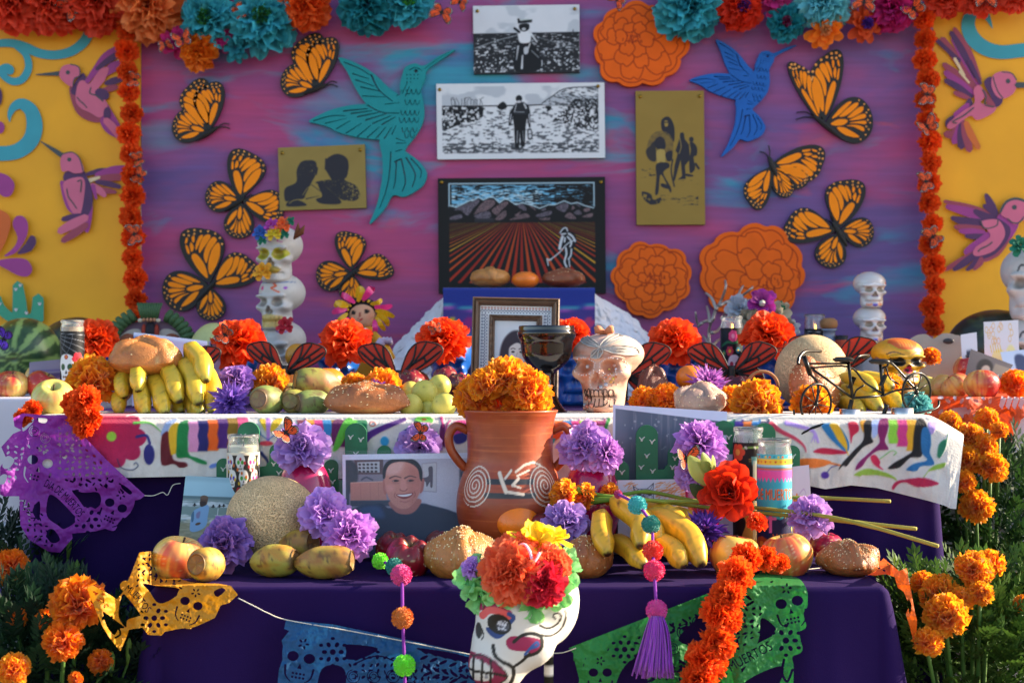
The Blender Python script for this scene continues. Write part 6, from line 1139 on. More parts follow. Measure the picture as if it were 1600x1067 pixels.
bread(21,'golden bun resting on top of the left banana bunch',at(229,566,2.99),m(62,2.99),m(40,2.99),m(52,2.99),.2,25,c=('b87434','7c3c14','d8b070'),bones=2,flat=.75)
def flower(label,px,py,Y,r,me,d=(0,-.8,.7),cat='paper flower',name='paper_flower',spin=0):
    r*=.84 if me.name.startswith('tissue')or me.name.startswith('fringe')else 1;return solo(name,me,label,cat,at(px,py,Y),aim(d,spin),None,m(r,Y))
FR=[fringe(130+i,1,lx(a),lx(b)).mesh('fringed_petals',TISSUE)for i,(a,b)in enumerate((('5a30a0','9a72d4'),('8a34a4','d88ae0'),('3c1c80','7040b0')))]
TS=[tissue(140+i,1,lx(a),lx(b),jag=j,rip=.16).mesh('tissue_petals',TISSUE)for i,(a,b,j)in enumerate((('8a58b0','c8a0e0',.03),('9c5cba','d8a6ea',.04),('9446aa','d898e4',.10),('74489f','ac80d0',.05)))]
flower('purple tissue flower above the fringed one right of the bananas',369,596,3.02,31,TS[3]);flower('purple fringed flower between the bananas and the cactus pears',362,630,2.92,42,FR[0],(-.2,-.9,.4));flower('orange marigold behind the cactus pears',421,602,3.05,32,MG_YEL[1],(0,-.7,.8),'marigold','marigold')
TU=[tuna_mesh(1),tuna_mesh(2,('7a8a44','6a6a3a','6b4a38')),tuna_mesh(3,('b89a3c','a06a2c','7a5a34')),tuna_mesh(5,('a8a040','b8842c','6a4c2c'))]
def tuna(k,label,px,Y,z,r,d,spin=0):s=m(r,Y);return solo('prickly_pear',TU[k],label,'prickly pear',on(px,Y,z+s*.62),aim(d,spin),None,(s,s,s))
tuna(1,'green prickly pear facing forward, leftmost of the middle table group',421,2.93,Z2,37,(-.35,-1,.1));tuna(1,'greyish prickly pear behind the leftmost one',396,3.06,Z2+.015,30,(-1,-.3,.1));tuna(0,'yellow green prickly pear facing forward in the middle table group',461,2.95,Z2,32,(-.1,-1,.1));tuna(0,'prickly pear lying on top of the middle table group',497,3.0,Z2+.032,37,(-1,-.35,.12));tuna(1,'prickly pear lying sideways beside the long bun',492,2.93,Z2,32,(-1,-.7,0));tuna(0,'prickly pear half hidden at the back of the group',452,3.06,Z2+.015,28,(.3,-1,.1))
OR=[orange_mesh('e87a10',.9,1),orange_mesh('f07a14',.8,2),orange_mesh('d89018',.95,3)]
fruit('orange',OR[2],'orange in front of the white skull tower','orange',at(465,556,3.74),(R(75),0,R(20)),m(19.5,3.74),stem=False);fruit('tangerine',OR[1],'bright tangerine behind the prickly pears','tangerine',at(513,596,3.12),None,m(27,3.12),stem=False);fruit('tangerine',OR[0],'tangerine between the marigold and the prickly pears','tangerine',at(462,604,3.14),None,m(22,3.14),stem=False)
bread(22,'long glossy sesame bun left of the guavas',on(572,2.90,Z2+.022),m(70,2.9),m(36,2.9),m(46,2.9),0,150,c=('a8622c','743410','c08a48'),bones=2,flat=.72)
flower('orange marigold left behind the long bun',553,606,3.06,24,MG_YEL[0],(0,-.5,1),'marigold','marigold');flower('orange marigold right behind the long bun',598,606,3.04,31,MG_YEL[1],(0,-.5,1),'marigold','marigold');flower('small purple fringed flower peeking over the long bun',584,612,2.98,27,FR[2],(0,-.3,1))
GV=orange_mesh('c4b850',.96,5,.5);GV.materials.clear();GV.materials.append(mat('guava_skin',rough=.45,var=.1,vs=14,bump=.06,bs=30))
for k,(px,py,r,Y,w)in enumerate(((663,614,21,2.96,'topmost front yellow guava'),(687,603,18,3.02,'yellow guava highest at the back of the pile'),(642,634,19,2.92,'yellow guava at the left foot of the pile'),(694,633,20,2.90,'yellow guava at the right foot of the pile, by the clay pot'),(641,611,16,3.04,'yellow guava half hidden at the left of the pile'),(669,640,14,2.94,'yellow guava low in the middle of the pile'))):fruit('guava',GV,w,'guava',at(px,py,Y),(R(60+k*25),R(k*40),0),m(r,Y),'pile of yellow guavas',False)
for px,py,r,Y,w in((640,604,27,3.14,'dark red apple behind the guava pile'),(696,592,20,3.22,'dark red apple behind the highest guava'),(716,602,20,3.12,'dark red apple left of the picture frame')):fruit('apple',AP[3],w,'apple',at(px,py,Y),(R(20),0,px),m(r,Y))
# picture frame with portrait
cv=Cv(0,0,100,140,240,'cfd0d4');cv.rect(0,0,100,140,'b8c8d0',0,.5,lambda X,Y:fbm(X*.05,Y*.04,2));cv.poly([(16,110),(14,70),(22,42),(40,24),(62,22),(80,36),(88,62),(88,112),(70,120),(40,120)],'3a3038',5);cv.poly([(-4,150),(10,124),(36,112),(64,112),(92,124),(106,150)],'9a94a4',5);cv.poly([(40,96),(64,96),(66,118),(52,124),(38,118)],'c2b4ac',4);cv.poly([(36,56),(44,42),(62,42),(74,56),(74,78),(66,96),(54,104),(44,96),(36,78)],'d0c4bc',4);cv.poly([(30,62),(36,44),(54,36),(72,42),(80,66),(72,56),(56,47),(42,52)],'3a3038',3);cv.poly([(60,60),(74,62),(72,84),(62,96)],'b4a49c',8,.6)
for x in(45,64):cv.ell(x,66,4,2,'3c3030',0,1.5);cv.line([(x-5,60),(x,58.5),(x+5,60)],1.6,'4a3c3a',soft=1.5);cv.ell(x,66,1.5,1.6,'1c1818')
cv.line([(55,68),(53,79),(57,80)],1.4,'a08c84',soft=2);cv.line([(47,88),(54,87),(61,88)],2.4,'9a6864',soft=1.5);cv.ell(41,80,5,5,'c8a89c',0,6,.5)
mt_=Cv(0,0,115,154,345,'d4d6da')
for y in(5,10.5):pass
def band(horiz,y0,x0,x1):
    for k in range(int((x1-x0)/5)):
        x=x0+k*5+2.5
        for(a,b,w,h,c)in((0,2.4,3,3,'a8442c' if horiz=='t' else '1f2c50'),(0,9.5,2,2,'1f2c50')):
            p=(x,y0+b)if horiz in 'tb' else(y0+b,x);mt_.rect(p[0]-w/2,p[1]-h/2,p[0]+w/2,p[1]+h/2,c);mt_.rect(p[0]-w/4,p[1]-h/4,p[0]+w/4,p[1]+h/4,'d4d6da')
        z=[(x-2.5,y0+7.4),(x,y0+5.2),(x+2.5,y0+7.4)];z=z if horiz in 'tb' else[(b,a)for a,b in z];mt_.line(z,.9,'1f2c50',sm=False)
band('t',2.5,2,113);band('b',140,2,113);band('l',2.5,14,140);band('r',101,14,140)
t=thing('framed_portrait','carved wooden picture frame holding an old portrait of a young woman','picture frame',on(803,3.18,Z2+.002),Euler((R(-7),R(1.2),R(0))));fw,fh=m(137,3.18),m(176,3.18);WD=mat('dark_wood',lx('5e4634'),rough=.5,bump=.3,bs=70,var=.25,vs=40)
def mould(w,h,prof,nm):
    """mitred picture moulding: prof = (inset, depth) pairs"""
    V=[];F=[];n=len(prof)
    for i,d in prof:V+=[(-w/2+i,d,i),(w/2-i,d,i),(w/2-i,d,h-i),(-w/2+i,d,h-i)]
    for k in range(n-1):
        for c in range(4):F.append([k*4+c,k*4+(c+1)%4,(k+1)*4+(c+1)%4,(k+1)*4+c])
    return mk(nm,np.array(V),[f[::-1]for f in F],WD,False)
p1=m(1,3.18);obj('outer_moulding',mould(fw,fh,[(0,.012),(0,-.010),(2*p1,-.013),(4*p1,-.010),(6*p1,-.014),(9*p1,-.012),(12*p1,-.004),(12.5*p1,.004)],'outer_moulding'),t)
s,c=sheet(mt_,[np.array(a)for a in((-fw/2+11*p1,0,fh-11*p1),(fw/2-11*p1,0,fh-11*p1),(fw/2-11*p1,0,11*p1),(-fw/2+11*p1,0,11*p1))],260);obj('patterned_mat',MB().add(s,c).mesh('patterned_mat',PAPER,False),t)
im=mould(fw-54*p1,fh-54*p1,[(0,.0),(0,-.006),(2*p1,-.009),(5*p1,-.006),(7*p1,-.008),(9*p1,-.002),(9*p1,.001)],'inner_moulding');o_=obj('inner_moulding',im,t);o_.location=(0,0,27*p1)
notch=MB()
for k in range(9):
    for s_ in(-1,1):notch.add(ellip(s_*(fw/2-29.5*p1),-.0075,34*p1+k*12.5*p1,2*p1,.003,4.6*p1,8,5),(1,1,1))
for k in range(6):notch.add(ellip(-26*p1+k*10.4*p1,-.0075,fh-29.5*p1,4.2*p1,.003,2*p1,8,5),(1,1,1))
o_=obj('carved_beads',notch.mesh('carved_beads',WD),t);o_['kind']='stuff'
s,c=sheet(cv,[np.array(a)for a in((-fw/2+35*p1,-.0004,fh-35*p1),(fw/2-35*p1,-.0004,fh-35*p1),(fw/2-35*p1,-.0004,35*p1),(-fw/2+35*p1,-.0004,35*p1))],170);obj('portrait_photo',MB().add(s,c).mesh('portrait_photo',PAPER,False),t)
obj('backboard',mk('backboard',*box(-fw/2+2*p1,.004,2*p1,fw/2-2*p1,.010,fh-2*p1),mat('brown_card',lx('5a4a3a'),rough=.8),False),t)
obj('easel_leg',mk('easel_leg',*tube(np.array([(0,.012,fh*.6),(0,.055,.009)]),.006,6),WD),t)
# goblet
YG=2.98;q=m(1,YG);zr=at(0,509,YG)[2]-Z2-.004;prof=[(0,0),(30,0),(31,2),(27,7),(20,18),(15,34),(11.5,52),(12,62),(15,69),(24,76),(33,86),(38.5,97),(40,108),(41,118),(43.5,124),(45.5,130),(46,136),(44,139),(43.5,146),(41.5,147.5),(39.5,145),(40,130),(36,104),(26,88),(0,82)]
pp=np.array(prof,float);pp[:,0]*=q;pp[:,1]*=zr/147.5;pc=cr(np.column_stack([pp]),4,False);pc[:,0]=np.maximum(pc[:,0],0)
V,F=lathe(pc,48,False);n=fbm(np.arctan2(V[:,1],V[:,0])*3,V[:,2]*40,5);V[:,:2]*=(1+.025*(n-.5))[:,None]
solo('goblet',mk('goblet',V,F,mat('black_glaze',lx('0a090b'),rough=.13,coat=.5,spec=.5,bump=.35,bs=22)),'tall glossy black ceramic goblet beside the jewelled skull','goblet',on(854,YG,Z2+.004))
# jewelled terracotta skull
YJ=2.99;t=thing('jewelled_skull','terracotta skull set with beads and gems, a grey butterfly on its brow','skull',on(947,YJ,Z2+.004),(0,0,R(-20)));P=SKP.copy();top,bot=m(49,YJ),m(76,YJ);sx=m(80,YJ)
def jw(P):P=np.atleast_2d(np.asarray(P,float)).copy();z=P[:,2]+.03;P[:,2]=np.where(z>0,z*top/1.0,z*bot)+bot*.97;P[:,0]*=sx*(1-.16*sst(-.15,-.7,z));P[:,1]*=sx*.86;return P
def fn(P,c):
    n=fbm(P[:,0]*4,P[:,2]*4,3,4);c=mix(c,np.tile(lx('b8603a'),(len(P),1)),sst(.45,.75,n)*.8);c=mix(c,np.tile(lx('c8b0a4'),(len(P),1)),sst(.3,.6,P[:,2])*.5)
    ln=(np.abs(np.sin(P[:,0]*PI/.105))<.16)*(P[:,2]>-.86)*(P[:,2]<-.5)*(P[:,1]<-.4)*(abs(P[:,0])<.4)+SKL*1.2;return mix(mix(c,np.tile(lx('3a201a'),(len(P),1)),np.clip(ln,0,1)*.8),np.tile(lx('a0542c'),(len(P),1)),sst(.03,-.02,SKC)*.9)
c=np.tile(lx('c49a84'),(len(P),1));c=fn(SKP,c);obj('shell',mk('shell',jw(P),SKF,mat('terracotta',rough=.7,var=.1,vs=60,bump=.2,bs=90),True,c),t)
def onsk(x,z):
    k=np.argmin((SKP[:,0]-x)**2+(SKP[:,2]-z)**2+(SKP[:,1]>-.05)*9);return SKP[k]
bd=MB();sp=ellip(0,0,0,1,1,1,8,6)
def bead(p,r,col):bd.add(sp,col,Matrix.Translation(jw(p)[0])@Matrix.Scale(m(r,YJ),4))
for s_ in(-1,1):
    for k in range(24):a=2*PI*k/24;bead(onsk(s_*.275+.235*math.cos(a),-.03+.215*math.sin(a)),1.4,lx('d8c0b8'))
for k in range(16):a=2*PI*k/16;bead(onsk(.16*math.cos(a),-.36+.19*math.sin(a)),1.2,lx('d8c0b8'))
obj('bead_trim',bd.mesh('bead_trim',mat('pearl',rough=.2,coat=.6,metal=.2)),t)['kind']='stuff'
bd=MB();rs=random.Random(3)
for x,z,r,c in[(-.24,-.06,3.6,'c8c0c0'),(.28,-.05,3.4,'c09080'),(.34,-.1,2.4,'d8d0d0'),(.2,-.12,2.2,'c8a050'),(.1,-.46,3.5,'9a9aa0'),(.18,-.44,3.6,'a8a8b0'),(.04,-.5,2.8,'8a4438'),(.26,-.36,2.8,'c89040'),(.3,-.30,2.6,'d0b050'),(.36,-.26,2.2,'c07040'),(-.3,-.74,4.4,'b86a50'),(-.2,-.78,4,'c07a60'),(-.25,-.86,3.6,'b06048'),(-.14,-.86,4.2,'b87058'),(-.32,-.82,3,'9098a0'),(-.36,-.92,4,'c08068')]:bead(onsk(x,z),r,lx(c))
for k in range(22):bead(onsk(.2+rs.uniform(-.1,.2),-.36+rs.uniform(-.1,.18)),rs.uniform(.9,1.7),lx(rs.choice(('a88a50','c8c0b8','8a7a70','b0623c'))))
obj('gems',bd.mesh('gems',mat('pearl',rough=.2,coat=.6,metal=.2)),t)['kind']='stuff'
tl_=MB()
for row,(z0,z1)in enumerate(((-.53,-.67),(-.84,-.70))):
    for k in range(-3,4):
        w=.092-.006*abs(k);x=k*.098;q_=np.array([onsk(a,b)for a,b in cr(np.array([(x-w/2,z1),(x-w/2,(z0+z1)/2),(x-w*.3,z0),(x+w*.3,z0),(x+w/2,(z0+z1)/2),(x+w/2,z1)]),2,False)]);q_=q_*(1+.012/np.linalg.norm(q_,axis=1))[:,None];tl_.add(tube(jw(q_),m(.75,YJ),5),lx('2a1612'))
obj('tooth_outlines',tl_.mesh('tooth_outlines',MATTE),t)['kind']='stuff'
bf=MB()
for root,tip,wf in(((.05,.5),(.75,.35),-.5),((.05,.5),(.35,.95),.6),((.05,.5),(-.5,.85),-.45),((.05,.5),(-.06,.15),.8)):
    f=wing_map(root,tip,wf);V,F=fill([f(cr(HW_OUT,4))]);P=np.array([onsk(x,z)for x,z in V]);k=P*[1,1,1];k=k*(1+.02/np.linalg.norm(k,axis=1))[:,None];bf.add((jw(k),F),lx('9a948c'))
    for v in([(0,0),(.5,.1),(.9,.2)],[(0,0),(.5,-.1),(.9,-.2)],HW_OUT+HW_OUT[:1]):p=f(np.array(v));q_=np.array([onsk(x,z)for x,z in p]);q_=q_*(1+.035/np.linalg.norm(q_,axis=1))[:,None];bf.add(tube(jw(q_),m(.8,YJ),5),lx('b4aca4'))
obj('grey_butterfly',bf.mesh('grey_butterfly',mat('grey_relief',rough=.6,var=.2,vs=60)),t)
bw=MB();[bw.add(tube(jw(np.array([(.0,-.1,.98),(s_*.13,-.16,1.08),(s_*.15,-.2,1.18)])),[m(3,YJ),m(7,YJ),m(4,YJ)],8),lx('c87a50'))for s_ in(-1,1)];obj('clay_bow',bw.mesh('clay_bow',MATTE),t)
bread(23,'dark glazed bun behind the jewelled skull',on(1021,3.2,Z2+.025),m(30,3.2),m(28,3.2),m(58,3.2),.5,30,c=('7a3a1c','4a200e','9a5a30'),flat=.85)
flower('orange marigold right of the jewelled skull',1007,628,3.06,25,MG_YEL[0],(0,-.7,.8),'marigold','marigold');flower('orange marigold left of the powdered bun',1042,624,3.05,25,MG_YEL[1],(.1,-.7,.8),'marigold','marigold');flower('bright pink fringed flower above the powdered bun',1106,603,3.06,40,FR[1],(.3,-.75,.7))
fruit('orange',OR[0],'orange behind the pink fringed flower','orange',at(1078,590,3.2),None,m(22,3.2),stem=False)
bread(24,'floury sugar bun behind the grey photo',on(1094,2.95,Z2+.02),m(50,2.95),m(40,2.95),m(44,2.95),.9,160,c=('a88878','8a604c','c0a898'),knob=False,lump=1.3,flat=.75,mt_sug=1)
flower('large orange marigold right of the powdered bun',1182,634,2.93,42,MG_YEL[0],(.1,-.9,.5),'marigold','marigold',1);flower('orange marigold left of the large one on the right',1143,630,3.0,27,MG_YEL[1],(-.2,-.8,.6),'marigold','marigold')
t=thing('red_basket','small red box with a rope handle behind the marigolds','box',on(1181,3.15,Z2+.002));zt=at(0,597,3.15)[2]-Z2;V,F=lathe([(0,0),(.024,0),(.031,zt-.012),(.03,zt),(.024,zt),(0,zt-.004)],20);obj('box_body',mk('box_body',V,F,mat('red_lacquer',lx('b01c1c'),rough=.35)),t);p=np.array([(.032*math.cos(a)+.012,-.01,zt-.012+.032*math.sin(a))for a in np.linspace(0,PI,14)]);obj('rope_handle',mk('rope_handle',*tube(p,.0035,7),mat('rope',lx('a8764a'),rough=.9,bump=.6,bs=150)),t)
ap(3,'dark magenta apple behind the red box',1152,3.2,23,Z2+.025);melon('cantaloupe','beige cantaloupe behind the round sesame bun on the right',on(1268,3.26,Z2+m(57,3.26)),m(57,3.26),m(57,3.26),m(60,3.26),'c',(R(20),0,.4))
bread(25,'round sesame bun propped upright against the right cantaloupe',at(1271,608,3.10),m(53,3.1),m(51,3.1),m(46,3.1),.6,230,c=('a85a24','70300e','c08848'),flat=.6,tilt=R(72))
flower('orange marigold behind the front wheel of the bicycle',1268,634,2.95,33,MG_YEL[1],(0,-.9,.4),'marigold','marigold')
bunch('yellow banana bunch behind the wire bicycle',[(1312,588,3.2,1368,612,3.06,14,3),(1310,606,3.2,1376,640,3.02,16,3),(1330,590,3.22,1396,606,3.1,13,3),(1350,612,3.2,1412,640,3.05,15,3),(1306,628,3.18,1346,645,3.02,14,2)])
flower('orange marigold between the yellow skull and the banana bunch',1390,602,3.14,20,MG_YEL[0],(0,-.7,.7),'marigold','marigold');flower('teal paper flower under the back of the bicycle',1432,632,2.93,26,tissue(160,1,lx('3a9098'),lx('7cc8c4'),jag=.05).mesh('tissue_petals',TISSUE),(0,-.6,.9))
# wire bicycle candle holder
t=thing('wire_bicycle','black wire tandem bicycle candle holder on the right of the middle table','bicycle ornament');IR=mat('black_wire',lx('15130f'),rough=.35,metal=.6,coat=.2)
def wp(x,y,dY=0):return at(x,y,2.88+dY)
def wire(nm,pts,r=1.8,par=None,sm=True):
    p=np.array([wp(*q)for q in pts]);p=cr(p,5,False)if sm and len(p)>2 else p;return obj(nm,mk(nm,*tube(p,m(r,2.88),7),IR),par or t)
def wheel(nm,cx,cy,r,yaw,dY):
    c=wp(cx,cy,dY);a=np.linspace(0,2*PI,40,endpoint=False);rr=m(r,2.88);ax=np.array((math.cos(R(yaw)),math.sin(R(yaw)),-.35));ax/=np.linalg.norm(ax);up=np.array((.2,0,1.0));up-=ax*np.dot(up,ax);up/=np.linalg.norm(up)
    ring=np.array([c+rr*(ax*math.cos(q)+up*.9*math.sin(q))for q in a]);V,F=tube(np.vstack([ring,ring[:2]]),m(2.0,2.88),8,False);o_=obj(nm,mk(nm,V,F,IR),t)
    sp_=MB();[sp_.add(tube(np.array([c,c+rr*(ax*math.cos(q)+up*.9*math.sin(q))]),m(.9,2.88),5),(0,0,0))for q in np.arange(9)*2*PI/9+.2];obj('spokes',sp_.mesh('spokes',IR),o_);obj('hub',mk('hub',*ellip(*c,m(4,2.88),m(4,2.88),m(4,2.88),10,6),IR),o_)
wheel('wheel',1275,631,34,38,-.03);wheel('wheel',1432,613,34,38,.03)
for nm,pts,r in(('handlebar',[(1247,569,-.06),(1249,558,-.05),(1259,549,-.03),(1282,549,.02)],2.6),('head_tube',[(1256,556,-.03),(1266,586,-.03)],4),('fork',[(1265,584,-.03),(1278,600,-.025),(1276,631,-.03)],2.2),('top_tube',[(1260,568,-.03),(1326,568,0)],1.7),('top_tube',[(1265,575,-.03),(1326,573,0),(1352,598,.005),(1382,616,.01)],1.7),('down_tube',[(1270,577,-.03),(1331,621,-.01)],2),('seat_tube',[(1325,562,0),(1332,622,-.01)],2.6),('seat_tube',[(1375,566,.01),(1380,618,.01)],2.6),('handlebar',[(1332,570,-.02),(1341,557,-.02),(1358,555,.02),(1348,560,.04)],2),('bottom_bar',[(1331,622,-.01),(1380,618,.01)],2),('chain_stay',[(1380,618,.01),(1400,610,.02),(1434,606,.03)],1.8),('seat_stay',[(1377,576,.01),(1386,572,.01),(1394,568,.015),(1434,612,.03)],1.7),('brace',[(1350,602,0),(1338,610,-.005),(1334,622,-.01)],1.4),('brace',[(1384,572,.01),(1390,590,.012),(1404,600,.02)],1.5),('base_wire',[(1240,656,-.05),(1262,661,-.055),(1300,660,-.05),(1380,653,-.02),(1440,644,.0),(1464,637,.02),(1467,626,.035)],2),('base_wire',[(1240,640,-.05),(1242,655,-.05)],1.6),('curved_leg',[(1234,691,-.075),(1262,672,-.08),(1290,662,-.075),(1318,657,-.05)],2.2)):wire(nm,pts,r)
for px,py in((1318,562),(1374,565)):
    V,F=ball(20,12);x=V[:,0];V=np.stack([V[:,0]*17,V[:,1]*(9-4.5*x*1),V[:,2]*4.6+2.2*x**2-1.5*(abs(x)>.7)],-1)*m(1,2.88)*[-1,1,1];obj('saddle',mk('saddle',V+wp(px,py,0),F,mat('dark_seat',lx('221d12'),rough=.35)),t)
for px,py,sl_ in((1331,598,4),(1380,594,4),(1383,641,3),(1329,633,2)):a,b=wp(px+sl_,py-9),wp(px-sl_,py+9);obj('pedal',mk('pedal',*tube(np.array([a,a+(b-a)*.01,b-(b-a)*.01,b]),[m(3.5,2.88)]*4,4),IR,False),t)
for nm,px,py,w in(('left tealight candle under the bicycle frame',1328,656,16),('right tealight candle under the back saddle',1410,654,17)):
    tl=thing('tealight',nm,'candle',at(px,py,2.87));r=m(w,2.87);h=m(17,2.87);obj('metal_cup',mk('metal_cup',*lathe([(0,0),(r*.96,0),(r,.001),(r,h),(r*.93,h),(r*.93,h*.8),(0,h*.8)],28,False),mat('aluminium',lx('c8c4c0'),rough=.28,metal=1)),tl);obj('wax',mk('wax',*lathe([(r*.92,h*.8),(r*.92,h*.9),(0,h*.9)],24,False),WAX),tl);obj('wick',mk('wick',*tube(np.array([(0,0,h*.88),(.001,0,h*1.15)]),.0008,5),mat('char',lx('201a16'),rough=.9)),tl)
# ================================================================ low front table
def tz(px,Y,dz=0):return on(px,Y,Z1+dz)
APF=[apple_mesh(11,0,('dcc45c','e6b45c','cc5a3a'),.38,.9),apple_mesh(12,0,('d8bc54','e2a850','bc3428'),.6),apple_mesh(13,0,('d2b84e','d8a84c','c0502e'),.5),apple_mesh(14,.04,('96101c','7c0c18','55060e'),.5,1.02),apple_mesh(15,.01,('b01440','a01038','780a2a'),.5)]
def apf(k,label,px,Y,r,rot=None,dz=0):return fruit('apple',APF[k],label,'apple',tz(px,Y,dz+m(r,Y)*.62),rot,m(r,Y))
apf(0,'yellow apple on the left corner of the front table',280,2.52,42,(R(12),R(6),.6));apf(1,'red blushed apple, left one of the pair behind the orange garland',1149,2.55,41,(R(8),R(-4),2.2));apf(2,'yellow and red apple, right one of the pair beside the knotted bun',1229,2.55,42,(R(10),R(8),4.0))
apf(3,'front dark red apple below the portrait of the man',638,2.545,36,(R(24),0,.3));apf(3,'dark red apple at the left behind the front one',614,2.62,28,(R(20),R(-8),1),.012);apf(3,'dark red apple at the right behind the front one',689,2.63,27,(R(20),R(8),2),.014)
apf(4,'magenta red apple behind the lilac flower at the right end',1291,2.66,27,(R(10),0,1),.012);apf(4,'magenta red apple low behind the knotted bun',1322,2.64,23,(R(30),0,2));apf(3,'dark red apple between the clay pot and the lilac flower',846,2.60,20,(R(50),0,1),.06)
def tun(k,label,px,Y,r,d,dz=0,long=1):s=m(r,Y);return solo('prickly_pear',TU[k],label,'prickly pear',tz(px,Y,s*.62+dz),aim(d),None,(s,s,s*long))
tun(3,'small brown ended prickly pear in front of the left yellow apple',325,2.46,43,(-.5,-1,.15),0,.72);t=tun(3,'green and yellow prickly pear with a stem on the left',426,2.51,41,(1,-.35,.1));tun(2,'long yellow brown prickly pear at the front, right of its group',504,2.49,41,(1,-.15,.08),0,1.18);tun(2,'brownish prickly pear behind the front two',459,2.59,40,(.8,-.5,.2),.014);tun(3,'prickly pear half hidden under the lilac flower',520,2.62,34,(1,-.3,.1))
melon('cantaloupe','large netted cantaloupe in the left part of the front table',tz(427,2.65,m(70,2.65)),m(75,2.65),m(72,2.65),m(70,2.65),'c',(R(15),R(12),.9))
bread(31,'tall round sesame bun left of the flower crowned head',tz(722,2.53,.02),m(58,2.53),m(54,2.53),m(74,2.53),.35,330,c=('bc7630','84420f','d8a860'),flat=.72);bread(32,'sesame bun right of the flower crowned head',tz(915,2.52,.02),m(44,2.52),m(42,2.52),m(58,2.52),1.0,200,c=('a8622a','743410','d0a468'),flat=.72);bread(33,'knotted sesame bun at the right corner of the front table',tz(1326,2.54,.018),m(58,2.54),m(44,2.54),m(48,2.54),2.0,260,c=('a0602c','6c3412','c48c4c'),flat=.72,lump=1.2)
fruit('tangerine',OR[1],'bright tangerine behind the head with the flower crown','tangerine',at(808,813,2.62),(R(15),0,0),m(36,2.62),stem=False);fruit('orange',OR[2],'yellow orange behind the right pompom string bananas','orange',at(1042,812,2.66),None,m(22,2.66),stem=False)
BC=('dca422','b4a034')
bunch('large banana bunch in the middle of the front table',[(940,800,2.60,950,867,2.48,19,-2),(955,780,2.62,1001,855,2.47,21,6),(950,842,2.60,1008,884,2.46,18,2),(1006,838,2.58,1069,886,2.47,19,4),(1012,798,2.62,1097,884,2.47,22,6),(1000,788,2.68,1072,842,2.58,19,5),(985,800,2.66,1030,846,2.52,18,3),(1040,800,2.70,1098,836,2.60,17,3)],c=BC)
# clay pot with marigolds
YP=2.69;t=thing('clay_pot','terracotta pot with two handles and white spiral, filled with marigolds','pot',tz(797,YP,.001));q=m(1,YP);hp=at(0,641,YP)[2]-Z1
prof=np.array([(0,0),(44,0),(50,3),(66,26),(79,56),(84,86),(82,112),(76,134),(70,150),(67,166),(67,196),(69,222),(73,236),(75,240),(72,241),(67,234),(62,200),(62,165),(74,120),(74,60),(40,8),(0,6)],float);prof[:,0]*=q;prof[:,1]*=hp/241
pc=cr(prof,5,False);pc[:,0]=np.maximum(pc[:,0],0)
def pot_paint(u,z):
    """u = arc position in pixels round the body, z = height in pixels"""
    c=np.tile(lx('9a421c'),(len(u),1));n=fbm(u*.02,z*.05,3,4);c=mix(c,np.tile(lx('8a3614'),(len(u),1)),sst(.4,.75,n));st=fbm(u*.01,z*.9,8,2);c=mix(c,np.tile(lx('c06432'),(len(u),1)),sst(.6,.8,st)*.5)
    for z0 in(112,133):c=mix(c,np.tile(lx('2c2a2c'),(len(u),1)),sst(5,3.5,abs(z-z0))*(abs(u)<40))
    wh=np.zeros(len(u))
    for s in(-1,1):
        du,dz=(u-s*60)*s,z-126;r=np.hypot(du,dz*.92);a=np.arctan2(dz,du)/(2*PI);k=np.abs(((r/6.2-a)%1)-.5);wh=np.maximum(wh,sst(.30,.40,k)*(r<30)*(r>2));
    def seg(x0,z0,x1,z1,w):d_=np.array((x1-x0,z1-z0),float);L2=(d_**2).sum();tt=np.clip(((u-x0)*d_[0]+(z-z0)*d_[1])/L2,0,1);return sst(w,w*.5,np.hypot(u-x0-tt*d_[0],z-z0-tt*d_[1]))
    for a in((-18,146,-6,118,4),(2,150,-8,138,2.5),(14,138,4,128,3),(4,128,16,124,2),(10,148,26,158,2.5),(26,158,44,162,2.5),(44,162,60,157,2),(-4,118,20,114,3),(12,142,34,150,2)):wh=np.maximum(wh,seg(*a))
    return mix(c,np.tile(lx('d8c8b4'),(len(u),1)),wh*sst(.15,.4,fbm(u*.2,z*.2,6)+.25))
nz=330;zz=np.interp(np.linspace(0,1,nz),np.linspace(0,1,len(pc)),pc[:,1]);dd=np.concatenate([[0],np.cumsum(np.hypot(*np.diff(pc,axis=0).T))]);ss=np.linspace(0,dd[-1],nz);P2=np.stack([np.interp(ss,dd,pc[:,0]),np.interp(ss,dd,pc[:,1])],-1);V,F=lathe(P2,460,False);th=np.arctan2(V[:,0],-V[:,1]);c=pot_paint(th*80,V[:,2]/hp*241)
obj('pot_body',mk('pot_body',V,F,mat('fired_clay',rough=.42,var=.08,vs=50,bump=.12,bs=60,coat=.12),True,c),t)
for s in(-1,1):p=cr(np.array([(s*66*q,0,205*q),(s*84*q,-.004,212*q),(s*95*q,-.006,198*q),(s*93*q,-.006,178*q),(s*82*q,-.004,160*q),(s*70*q,0,146*q)]),5,False);obj('handle',mk('handle',*tube(p,7*q,12),mat('fired_clay_plain',lx('9a421c'),rough=.42,var=.12,vs=50,coat=.12)),t)
for k,(px,py,r,d)in enumerate(((744,622,36,(-.5,-.7,.5)),(790,596,38,(0,-.6,.9)),(826,612,36,(.4,-.7,.6)),(780,630,34,(0,-1,.25)),(836,630,28,(.7,-.6,.2)),(760,604,30,(-.4,-.4,1)),(812,598,30,(.3,0,1)),(810,636,28,(.2,-1,.1)))):o_=obj('marigold_bloom',MG_YEL[k%2],t);o_.location=Vector(at(px,py,YP-.02*(k%3)))-Vector(t.location);o_.rotation_euler=aim(d,k).to_euler();o_.scale=(m(r,YP),)*3
